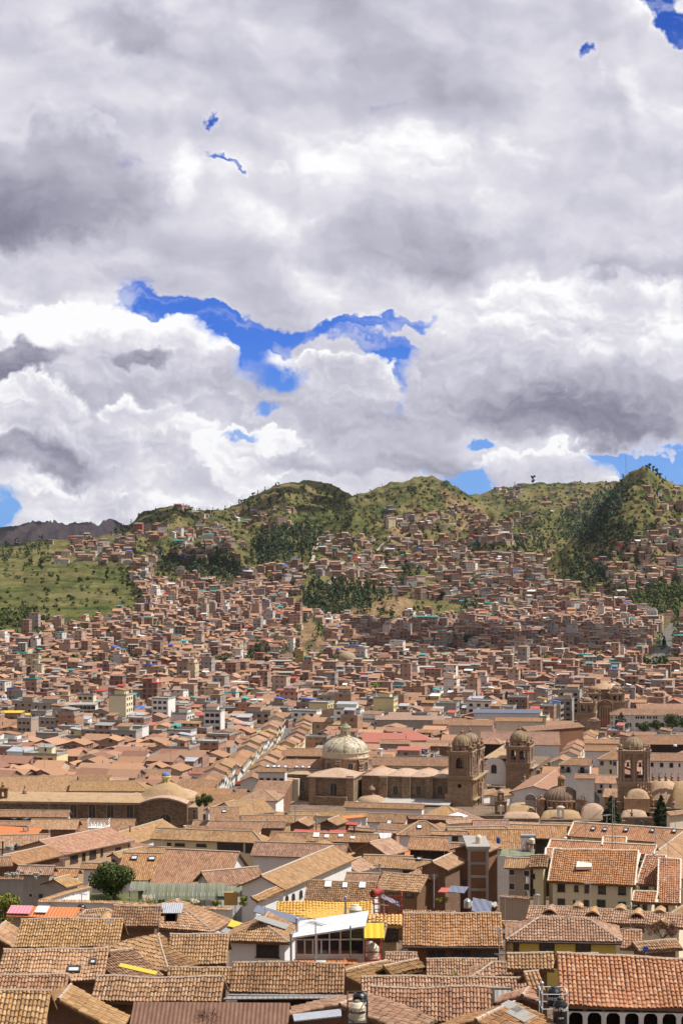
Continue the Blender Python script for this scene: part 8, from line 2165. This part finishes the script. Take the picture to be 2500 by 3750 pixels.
def canopy(x0,x1,yt,yb,label=None):
 x0m,x1m=(x0-945)*k,(x1-945)*k;zb_,zt_=(770-yb)*k,(770-yt)*k;n=8;mb=MB();pr_=[(-2.2+2.2*i/n,zb_+(zt_-zb_)*math.sin(i/n*math.pi/2)**.8)for i in range(n+1)]
 for(ya,za),(yb_,zb2)in zip(pr_[:-1],pr_[1:]):mb.poly([(x0m,ya,za),(x1m,ya,za),(x1m,yb_,zb2),(x0m,yb_,zb2)])
 o=mb.build('canopy_sheet',M['greensheet'],None,origin=(0,0,0));o.parent=T
 nb=max(3,int((x1-x0)/27))
 mb=MB()
 for j in range(nb+1):
  x=x0m+(x1m-x0m)*j/nb
  for(ya,za),(yb_,zb2)in zip(pr_[:-1],pr_[1:]):mb.tube((x,ya,za+.03),(x,yb_,zb2+.03),.035,4)
 o2=mb.build('rib',M['steel'],None,origin=(0,0,0));o2.parent=o
 mb=MB()
 for j in range(0,nb+1,4):x=x0m+(x1m-x0m)*j/nb;mb.tube((x,-2.1,zb_),(x,-2.1,zb_-3),.05,4)
 o2=mb.build('post',M['frame'],None,origin=(0,0,0));o2.parent=o
canopy(945,1530,712,800);canopy(1480,1740,728,775);canopy(890,1000,700,738)
mb=MB();a=W3('e',36,862,224);b_=W3('e',128,775,224);mb.box(((a.x+b_.x)/2,224.3,(a.z+b_.z)/2),(b_.x-a.x,.5,b_.z-a.z));o=mb.build('yellow_kiosk',M['mustard'],origin=a);tag(o,'ochre yellow boxy wall under the right end of the arched canopy','kiosk')
H_=HS['d1'];
for x in range(1040,1520,58):win(H_,'F',x,782,x+46,812,False,'wframe')
def pampas(fr,x,yb,wpx,hpx,d,label,seed):
 rs_=np.random.RandomState(seed);k=kk(fr,d);T=thing('pampas_grass',label,'pampas grass',W3(fr,x,yb,d));mb=MB();mp=MB()
 for i in range(60):a=rs_.uniform(0,6.28);r=rs_.uniform(.2,1)*wpx*k*.5;mb.tube((r*.2*math.cos(a),r*.2*math.sin(a),0),(r*math.cos(a),r*math.sin(a),hpx*k*rs_.uniform(.3,.6)),.02,3,r2=.004)
 for i in range(26):a=rs_.uniform(0,6.28);r=rs_.uniform(.1,.9)*wpx*k*.42;h_=hpx*k*rs_.uniform(.7,1);mp.tube((r*.5*math.cos(a),r*.5*math.sin(a),h_*.35),(r*math.cos(a),r*math.sin(a),h_*.6),.02,3);mp.lathe((r*math.cos(a),r*math.sin(a),h_*.55),[(.02,0),(.09,h_*.15),(.06,h_*.35),(.01,h_*.45)],5)
 o=mb.build('blades',M['leafyel'],None,origin=(0,0,0));o.parent=T;o=mp.build('plume',M['pampas'],None,origin=(0,0,0));o.parent=T
pampas('d',1000,860,110,75,208,'left clump of pale pampas grass in the courtyard',1);pampas('d',1310,868,95,55,207,'right clump of pale pampas grass in the courtyard',2)
def agave(fr,x,yb,wpx,d,label,seed):
 rs_=np.random.RandomState(seed);k=kk(fr,d);T=thing('agave_plant',label,'agave',W3(fr,x,yb,d));mb=MB()
 for i in range(16):a=i*2.4;r=wpx*k*.5;h_=r*rs_.uniform(.8,1.8);mb.poly([(.05*math.cos(a+1.5),.05*math.sin(a+1.5),0),(r*.55*math.cos(a+.15),r*.55*math.sin(a+.15),h_*.7),(r*math.cos(a),r*math.sin(a),h_),(r*.5*math.cos(a-.15),r*.5*math.sin(a-.15),h_*.68)])
 o=mb.build('leaves',M['leafyel'],None,origin=(0,0,0));o.parent=T
agave('b',1487,610,34,142,'left green agave on the tan roof below the timber gallery',1);agave('b',1530,606,28,142,'middle green agave on the tan roof below the timber gallery',2);agave('c',30,608,60,141,'right green agave on the tan roof below the timber gallery',3)
T0=W3('g',140,872,192);mb=MB();rs_=np.random.RandomState(3)
for i in range(320):
 u=rs_.uniform(0,1);x=u*175*kk('g',192);h_=math.sin(math.pi*min(1,u*1.15))*22*kk('g',192);s=rs_.uniform(.08,.2);a=rs_.uniform(0,3)
 mb.box((T0.x+x,T0.y+rs_.uniform(0,2.2),T0.z+rs_.uniform(0,1)*h_),(s,s*.8,s*.7),(math.cos(a),math.sin(a),.2),(-math.sin(a),math.cos(a),.1),(0,-.2,1))
tag(mb.build('rubble_heap',M['rubble'],origin=T0),'heap of pale rubble stones below the dark brick building','rubble',kind='stuff')
mb=MB();a=W3('d',0,680,222)
for i in range(22):mb.box((a.x+rs_.uniform(0,4.5),a.y+rs_.uniform(0,3),a.z+rs_.uniform(.05,.5)),(rs_.uniform(.1,.5),rs_.uniform(.1,.4),rs_.uniform(.1,.4)))
tag(mb.build('junk_pile',M['rubble'],origin=a),'pile of white discarded things on the terrace at the left edge','junk',kind='stuff')
def box_building(fr,x0,y0,x1,y1,d,dep,wall,label,roof=None,name='building',cat='building',rot=0.0,win_=None,flat=None):
 a=W3(fr,x0,y1,d);b_=W3(fr,x1,y0,d);w,hh=b_.x-a.x,b_.z-a.z;zb=min(tz(a.x,a.y)-1-a.z,0)
 T=thing(name,label,cat,a);T.rotation_euler=(0,0,rot);mb=MB();mb.box((w/2,dep/2,(hh+zb)/2),(w,dep,hh-zb));wl=mb.build('wall',M[wall],None,origin=(0,0,0));wl.parent=T
 mb=MB();mb.box((w/2,dep/2,hh+.15),(w+.5,dep+.5,.3));o=mb.build('roof',M[roof or 'concrete'],None,origin=(0,0,0));o.parent=T
 if win_:
  nx,nz_,ww,wh_=win_
  for i in range(nx):
   for j in range(nz_):put_win(wl,w*(i+.5)/nx,0,hh-(j+.5)*hh/nz_,0,ww,wh_,'wframe')
 occ(Vector((a.x+w/2,a.y+dep/2,0)),(math.cos(rot),math.sin(rot)),w/2,dep/2);return T,wl,w,hh
T,wl,w,hh=box_building('g',122,480,250,860,220,7,'brick','tall dark red brick tower block with concrete floor bands',name='brick_tower')
for j in range(5):mb=MB();mb.box((w/2,-.03,hh*(.98-j*.235)),(w+.1,.1,.28));o=mb.build('concrete_band',M['concrete'],None,origin=(0,0,0));o.parent=wl
for x in(.03,.97):mb=MB();mb.box((w*x,-.04,hh/2),(.3,.12,hh));o=mb.build('concrete_post',M['concrete'],None,origin=(0,0,0));o.parent=wl
M['cloudm']=plain('shade_cloud_white',(.9,.9,.92),1.0,nz=0)
for i,(x,y,z,rx,ry)in enumerate(((255,2560,900,150,260),(580,2860,1000,110,190),(850,2660,880,60,180),(540,1600,520,130,170),(420,6600,2000,900,700),(420,2110,800,55,110))):  # opaque clouds added out of view to cast shade on hills and town
 rs_=np.random.RandomState(i);mb=MB()
 for k_ in range(26):
  a,r=rs_.uniform(0,6.28),rs_.uniform(0,.8)**.6;s_=rs_.uniform(.16,.38)*min(rx,ry)
  mb.lathe((x+rx*r*math.cos(a),y+ry*r*math.sin(a),z+rs_.uniform(0,s_*.4)),[(s_*math.cos(q),s_*.5*math.sin(q))for q in np.linspace(-1.5,1.5,9)],14,caps=False)
 struct(mb.build('added_shade_cloud',M['cloudm'],smooth=True,origin=(x,y,z)))
random.seed(77)
M['cable']=plain('black_cable',(.02,.02,.02),.7)
for i,(fa,xa,ya,da,fb,xb,yb,db,lb)in enumerate((('c',150,922,100,'c',640,640,112,'thin black cable sagging over the orange roof left of the black tanks'),('c',250,905,99,'c',420,700,118,'short cable crossing the grey roof window'),('b',1350,860,108,'b',1560,640,126,'cable hanging over the large orange roof, bottom'),
  ('g',0,365,262,'g',1568,470,240,'long cable drooping across the roof with five skylights'),('e',0,240,400,'e',460,330,380,'cable strung over the tan roofs left of the tall grey chimney'),('e',560,480,270,'e',1200,420,300,'cable over the roofs behind the white arched hall'),
  ('a',230,60,196,'a',780,190,180,'cable above the orange sheet shed'),('d',20,445,280,'d',780,500,270,'cable strung in front of the diagonal house'),('b',530,190,153,'b',1240,150,176,'cable from the dark flue to the red heater frame'),('g',1097,150,231,'g',1560,520,215,'stay wire on the right of the tall lattice antenna'),('g',1097,150,231,'g',690,500,215,'stay wire on the left of the tall lattice antenna'))):
 a,b_=ray(px(fa,xa,ya),da),ray(px(fb,xb,yb),db);mb=MB();n=14;sg_=(b_-a).length*(.03 if 'stay' not in lb else .0)
 pt=[a.lerp(b_,q/n)-Vector((0,0,sg_*4*(q/n)*(1-q/n)))for q in range(n+1)]
 for p_,q_ in zip(pt[:-1],pt[1:]):mb.tube(p_,q_,.022,4)
 tag(mb.build('cable',M['cable'],origin=a),lb,'cable')
proto=None;cnt_=0
for key,H_ in list(HS.items()):
 if 120<H_['d']<480 and random.random()<.42:
  p_=H_['RA'].lerp(H_['RB'],random.uniform(.15,.85));hh=random.uniform(1.4,2.6);lab='tv aerial on the '+' '.join(re.split(' |,',H_['T']['label'])[:11])if False else None
  words=H_['T']['label'].replace(',','').split()[:12]
  while words and words[-1]in('a','the','of','with','on','and','over','in','above','below','behind','to','at','left','right','beside','its','by','under','two'):words.pop()
  lab='thin aerial on the '+' '.join(words)
  if proto is None:
   T=thing('roof_aerial',lab,'aerial',p_,'aerials on the roofs');mb=MB();mb.tube((0,0,0),(0,0,2),.028,4);o=mb.build('pole',M['steel'],None,origin=(0,0,0));o.parent=T
   mb=MB();mb.tube((-.5,0,1.9),(.5,0,1.95),.02,4)
   for q in range(5):mb.tube((-.45+.22*q,-.3,1.93),(-.45+.22*q,.3,1.93),.015,3)
   o=mb.build('antenna_bars',M['steel'],None,origin=(0,0,0));o.parent=T;proto=T
  else:copy_tree(proto,p_,lab,rz=random.uniform(0,3),scale=hh/2)
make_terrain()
flush_labels()
EXPO=0.18
W=bpy.data.worlds.new('World');S.world=W;W.use_nodes=True;W.cycles.sampling_method='MANUAL';W.cycles.sample_map_resolution=256
t=NT(W.node_tree)
sky=t.n('ShaderNodeTexSky');sky.sky_type='NISHITA';sky.sun_disc=False;sky.sun_elevation=math.radians(57);sky.sun_rotation=math.radians(92);sky.altitude=3400;sky.air_density=1.0;sky.dust_density=.4;sky.ozone_density=2.0
dirn=t.vmath('NORMALIZE',t.n('ShaderNodeTexCoord').outputs['Generated'])
dx,dy,dz=t.sep(dirn)
az=t.math('ARCTAN2',dx,dy)
hl=t.math('SQRT',t.math('ADD',t.math('MULTIPLY',dx,dx),t.math('MULTIPLY',dy,dy)))
el=t.math('ARCTAN2',dz,hl)
u=t.math('MULTIPLY',az,4.704);v=t.math('MULTIPLY',el,4.704)
p0=t.comb(u,v,0.0)
def nz(vec,sc,det,ro,col=False,off=(0,0,0)):
 return t.noise(t.vmath('ADD',vec,off),sc,det,ro,'Color' if col else 'Fac','2D')
w1=t.vmath('SCALE',t.vmath('SUBTRACT',nz(p0,3.2,5,.6,True),(.5,.5,.5)),.20)
w2=t.vmath('SCALE',t.vmath('SUBTRACT',nz(p0,14.0,4,.6,True),(.5,.5,.5)),.055)
pw=t.vmath('ADD',p0,t.vmath('ADD',w1,w2))
def blob(vec,x,y,rx,ry,k,rot=0.0,inner=0.0,outer=1.0):
 q=t.vmath('SUBTRACT',vec,((x-784)/1000,(1176-y)/1000,0))
 if rot:
  r=t.n('ShaderNodeVectorRotate',rotation_type='Z_AXIS');t.l(q,r.inputs[0]);r.inputs['Angle'].default_value=math.radians(rot);q=r.outputs[0]
 q=t.vmath('MULTIPLY',q,(1000./rx,1000./ry,0))
 ln=t.n('ShaderNodeVectorMath',operation='LENGTH');t.l(q,ln.inputs[0])
 return t.mr(ln.outputs['Value'],inner,outer,k,0,True)
def total(L_):
 s=L_[0]
 for q in L_[1:]:s=t.math('ADD',s,q)
 return s
GAPS=[(420,722,130,40,1,14),(510,770,140,52,1,14),(590,838,110,60,1,20),(650,880,60,40,.9,0),(700,768,150,34,.8,-6),(860,745,120,18,.6,-5),(880,808,100,30,.85,14),
  (1515,20,60,60,1,0),(1345,135,22,30,.62,20),(1568,95,60,40,.9,0),(1390,190,16,50,.4,0),(482,298,16,26,.62,0),(515,402,60,12,.56,14),(655,372,50,18,.5,0),
  (1430,1055,140,42,1,6),(1570,1075,90,60,1,0),(1115,1020,60,30,.8,0),(1055,1105,75,42,.95,0),(0,1190,90,50,.8,0),(138,742,16,26,.6,0),(572,1003,50,14,.6,10),(630,945,26,22,.7,0),(20,690,80,18,.4,0)]
DARK=[(310,95,190,110,.42),(150,430,330,190,.34),(40,500,220,90,.15),(900,540,380,130,.26),(760,610,330,70,.18),(1300,930,430,130,.42),(1450,985,240,70,.22),(1060,930,200,90,.18),(60,835,150,60,.40),(90,1055,210,60,.34),(350,838,75,46,.34),
  (460,868,120,60,.26),(1490,610,160,60,.26),(800,1065,330,40,.22),(880,930,110,60,.2),(270,800,60,40,.16),(60,1165,500,40,.10),(1020,640,300,40,.15),(330,1010,180,50,.12),(140,600,200,50,.18),(620,660,300,40,.12),(1420,260,40,200,.12)]
LITE=[(240,735,150,55,.34),(60,925,150,80,.45),(70,745,100,50,.32),(690,965,80,70,.26),(760,830,190,55,.34),(590,1060,140,50,.34),(1500,705,170,75,.34),(880,330,260,90,.22),(1260,190,220,110,.22),(1250,1075,220,32,.32),(400,400,60,160,.26),
  (340,1000,90,60,.16),(200,170,260,50,.15),(1360,1080,90,40,.30),(1520,450,100,60,.22),(1160,400,90,120,.16),(620,880,70,40,.25),(1000,800,120,50,.16),(700,260,260,100,.10),(450,790,120,40,.2)]
gap=total([blob(pw,x,y,rx*1.12,ry*1.08,k,rot,.05,1.3)for x,y,rx,ry,k,rot in GAPS])
dark=total([blob(pw,x,y,rx,ry,k)for x,y,rx,ry,k in DARK])
lite=total([blob(pw,x,y,rx,ry,k,0,.1)for x,y,rx,ry,k in LITE])
st=t.vmath('MULTIPLY',p0,(.8,1.25,1));st=t.vmath('ADD',st,t.vmath('SCALE',w1,.6))
SO=(.030,.045,0)
nA=nz(st,4.2,7,.47);nB=nz(st,4.2,7,.47,False,SO)
mA=nz(st,1.7,2,.4,False,(4,2,0));mB=nz(st,1.7,2,.4,False,(4.07,2.10,0))
lit=t.math('ADD',t.math('MULTIPLY',t.math('SUBTRACT',nA,nB),.85),t.math('MULTIPLY',t.math('SUBTRACT',mA,mB),.8))
fine=nz(st,22.0,5,.6)
st2=t.vmath('ADD',st,t.vmath('SCALE',w2,1.2))
def billow(off):
 tot=None
 for sc,am in((5.5,.52),(12.0,.30),(26.0,.17),(55.0,.09)):
  n_=t.math('ABSOLUTE',t.math('SUBTRACT',t.math('MULTIPLY',nz(st2,sc,0,.5,False,off),2.0),1.0))
  n_=t.math('MULTIPLY',n_,am);tot=n_ if tot is None else t.math('ADD',tot,n_)
 return tot
bA=billow((7,3,0));bB=billow((7.007,3.013,0))
low=t.mr(v,.62,.30,.35,1.0,True)
puff=t.math('MULTIPLY',t.math('SUBTRACT',bA,bB),low)
n3=nz(st2,6.0,6,.50,False,(1,9,0));n3c=t.math('SUBTRACT',n3,.5)
cov=t.math('SUBTRACT',t.math('ADD',.62,t.math('MULTIPLY',t.math('SUBTRACT',nA,.5),1.9)),t.math('MULTIPLY',gap,1.25))
cov=t.math('ADD',cov,t.math('ADD',t.math('MULTIPLY',t.math('SUBTRACT',fine,.5),.35),t.math('MULTIPLY',n3c,.5)))
cov=t.math('ADD',cov,t.math('MULTIPLY',t.math('SUBTRACT',bA,.3),.45))
veil=t.mr(t.noise(t.vmath('MULTIPLY',pw,(5,16,1)),1.0,5,.6,'Fac','2D'),.44,.72,0,.5,True)
alpha=t.math('MAXIMUM',t.mr(cov,-.18,.22,0,1,True),veil)
edge=t.mr(cov,.0,.55,.12,0,True)
s=t.math('ADD',.73,t.math('SUBTRACT',t.math('MULTIPLY',lite,.6),t.math('MULTIPLY',dark,.55)))
s=t.math('ADD',s,t.math('ADD',lit,edge))
s=t.math('ADD',s,t.math('ADD',t.math('MULTIPLY',puff,.35),t.math('MULTIPLY',t.math('SUBTRACT',mA,.5),.3)))
NN=t.math('ADD',t.math('MULTIPLY',n3c,1.0),t.math('MULTIPLY',t.math('SUBTRACT',bA,.33),.55))
detail=t.math('ADD',t.math('MULTIPLY',lit,.8),t.math('MULTIPLY',puff,.6))
MASS=[(980,420,330,150,.82,.12,.10,.5,.6,0),(940,560,420,110,.46,.22,.0,.8,.5,0),(130,440,300,160,.42,.20,.34,.30,.6,0),(20,500,220,90,.28,.10,.0,.9,.5,0),(310,100,190,90,.40,.10,.06,.7,.6,0),(1500,560,240,140,.70,.14,.10,.5,.6,0),(1480,620,160,50,.52,.1,0,.8,.5,0),
  (150,620,380,60,.74,.10,.04,.7,.5,0),(1330,740,380,120,.80,.14,.14,.30,.6,1),(640,735,160,30,.78,.05,.05,.7,.6,0),(230,850,360,135,.74,.22,.22,.14,.75,1),(720,895,240,90,.74,.20,.22,.14,.8,1),(1080,850,230,110,.76,.10,.12,.35,.7,1),
  (1340,925,430,100,.36,.34,.02,.7,.5,1),(1430,985,280,48,.16,.10,.0,.8,.4,1),(60,940,170,90,.90,.12,.12,.25,.7,1),(50,832,150,42,.36,.10,.0,.35,.6,0),(345,842,62,34,.36,.10,.05,.35,.7,0),(460,875,130,60,.66,.1,.06,.5,.7,0),
  (820,945,170,60,.60,.14,.12,.35,.7,0),(330,1010,240,80,.82,.12,.12,.25,.8,1),(90,1060,240,56,.34,.12,.04,.6,.5,1),(600,1050,170,70,.88,.14,.12,.18,.8,1),(850,1060,330,46,.56,.16,.06,.5,.6,1),(1240,1072,190,42,.84,.16,.10,.22,.7,1),(250,1145,420,50,.74,.12,.10,.4,.6,1)]
for(x,y,rx,ry,ba,tp,rim,so,na,blue)in MASS:
 q=t.vmath('MULTIPLY',t.vmath('SUBTRACT',pw,((x-784)/1000,(1176-y)/1000,0)),(1000./rx,1000./ry,0))
 ln=t.n('ShaderNodeVectorMath',operation='LENGTH');t.l(q,ln.inputs[0])
 f_=t.math('SUBTRACT',t.math('ADD',1.0,t.math('MULTIPLY',NN,na)),ln.outputs['Value'])
 am=t.mr(f_,0.0,so,0,1,True)
 sm=t.math('ADD',t.math('ADD',ba,t.math('MULTIPLY',t.math('MAXIMUM',t.sep(q)[1],-1.0),tp)),t.math('ADD',detail,t.mr(f_,.05,.5,rim,0,True)))
 mx=t.n('ShaderNodeMix',data_type='FLOAT');t.l(am,mx.inputs[0]);t.l(s,mx.inputs[2]);t.l(sm,mx.inputs[3]);s=mx.outputs[0]
 if blue:alpha=t.math('MAXIMUM',alpha,am)
for x,y,rx,ry,k in((648,872,50,26,1),(570,830,40,40,.95),(520,778,60,26,.9),(880,815,50,16,.9),(630,945,18,14,.9),(1112,1020,34,14,.9),(1060,1100,50,26,1),(572,1003,30,8,.8),(1420,1050,70,22,.9),(1520,1062,80,34,1),(0,1180,46,30,.9)):
 alpha=t.math('SUBTRACT',alpha,blob(pw,x,y,rx*1.6,ry*1.6,k,0,.3),None,True)
cl=t.ramp(s,[(0.0,(.18,.175,.245)),(.22,(.28,.27,.36)),(.45,(.45,.445,.54)),(.68,(.62,.61,.71)),(.86,(.80,.79,.86)),(1.0,(1.04,1.04,1.05))])
sd_=Vector((math.sin(math.radians(92))*math.cos(math.radians(57)),math.cos(math.radians(92))*math.cos(math.radians(57)),math.sin(math.radians(57))))
dt=t.n('ShaderNodeVectorMath',operation='DOT_PRODUCT');t.l(dirn,dt.inputs[0]);dt.inputs[1].default_value=sd_
glow=t.mr(dt.outputs['Value'],.6,1.0,1.0,1.3,True)
back=t.mr(dy,.6,-.3,1.0,.5,True)
gl=t.math('MULTIPLY',glow,back)
cl=t.vmath('SCALE',cl,gl)
cl=t.vmath('SCALE',cl,.85)
skc=t.mix(1.0,t.vmath('SCALE',sky.outputs[0],.085),(.20,.45,1.20),'MULTIPLY')
hor=t.mr(el,0.0,.09,1.0,0.0,True)
skc=t.mix(t.math('MULTIPLY',hor,.6),skc,(.20,.42,.80))
c=t.mix(alpha,skc,cl)
gnd=t.mr(dz,-.02,-.12,0,1)
c=t.mix(gnd,c,(.22,.16,.12))
bg=t.n('ShaderNodeBackground');t.l(c,bg.inputs[0]);bg.inputs[1].default_value=1.0
o=t.n('ShaderNodeOutputWorld');t.l(bg.outputs[0],o.inputs[0])
HAZE=1.2e-5
cam=bpy.data.cameras.new('camera');co=bpy.data.objects.new('camera',cam);COL.objects.link(co)
co.location=(0,0,0);co.rotation_euler=(math.radians(90),0,0)
cam.sensor_fit='HORIZONTAL';cam.sensor_width=24.0;cam.lens=F/2500*24.0
cam.clip_start=1.0;cam.clip_end=60000
S.camera=co
SUN_EL,SUN_AZ=57.0,92.0
L=bpy.data.lights.new('sun','SUN');L.energy=5.0;L.angle=math.radians(.53);L.color=(1,.955,.88)
lo_=bpy.data.objects.new('sun',L);COL.objects.link(lo_)
sd=Vector((math.sin(math.radians(SUN_AZ))*math.cos(math.radians(SUN_EL)),math.cos(math.radians(SUN_AZ))*math.cos(math.radians(SUN_EL)),math.sin(math.radians(SUN_EL))))
lo_.rotation_euler=(-sd).to_track_quat('-Z','Y').to_euler();lo_.location=(300,0,400)
S.view_settings.view_transform='Standard';S.view_settings.look='None';S.view_settings.gamma=1;S.view_settings.exposure=EXPO
_z0,_z1=-480.0,330.0
mb=MB();mb.box((0,4640,(_z0+_z1)/2),(14800,9600,_z1-_z0));hm,ht=new_mat('haze_air')
pv=ht.n('ShaderNodeVolumePrincipled');pv.inputs['Color'].default_value=(.80,.86,1.0,1);pv.inputs['Density'].default_value=HAZE;pv.inputs['Anisotropy'].default_value=.2
oo=ht.n('ShaderNodeOutputMaterial');ht.l(pv.outputs[0],oo.inputs['Volume']);hz=mb.build('haze',hm,origin=(0,4640,0));hz['kind']='stuff';hz['label']='thin bluish air haze over the whole valley'
S.cycles.volume_bounces=0
S.cycles.use_adaptive_sampling=True;S.cycles.adaptive_threshold=.02;S.cycles.adaptive_min_samples=24;S.cycles.max_bounces=5;S.cycles.diffuse_bounces=3;S.cycles.glossy_bounces=2
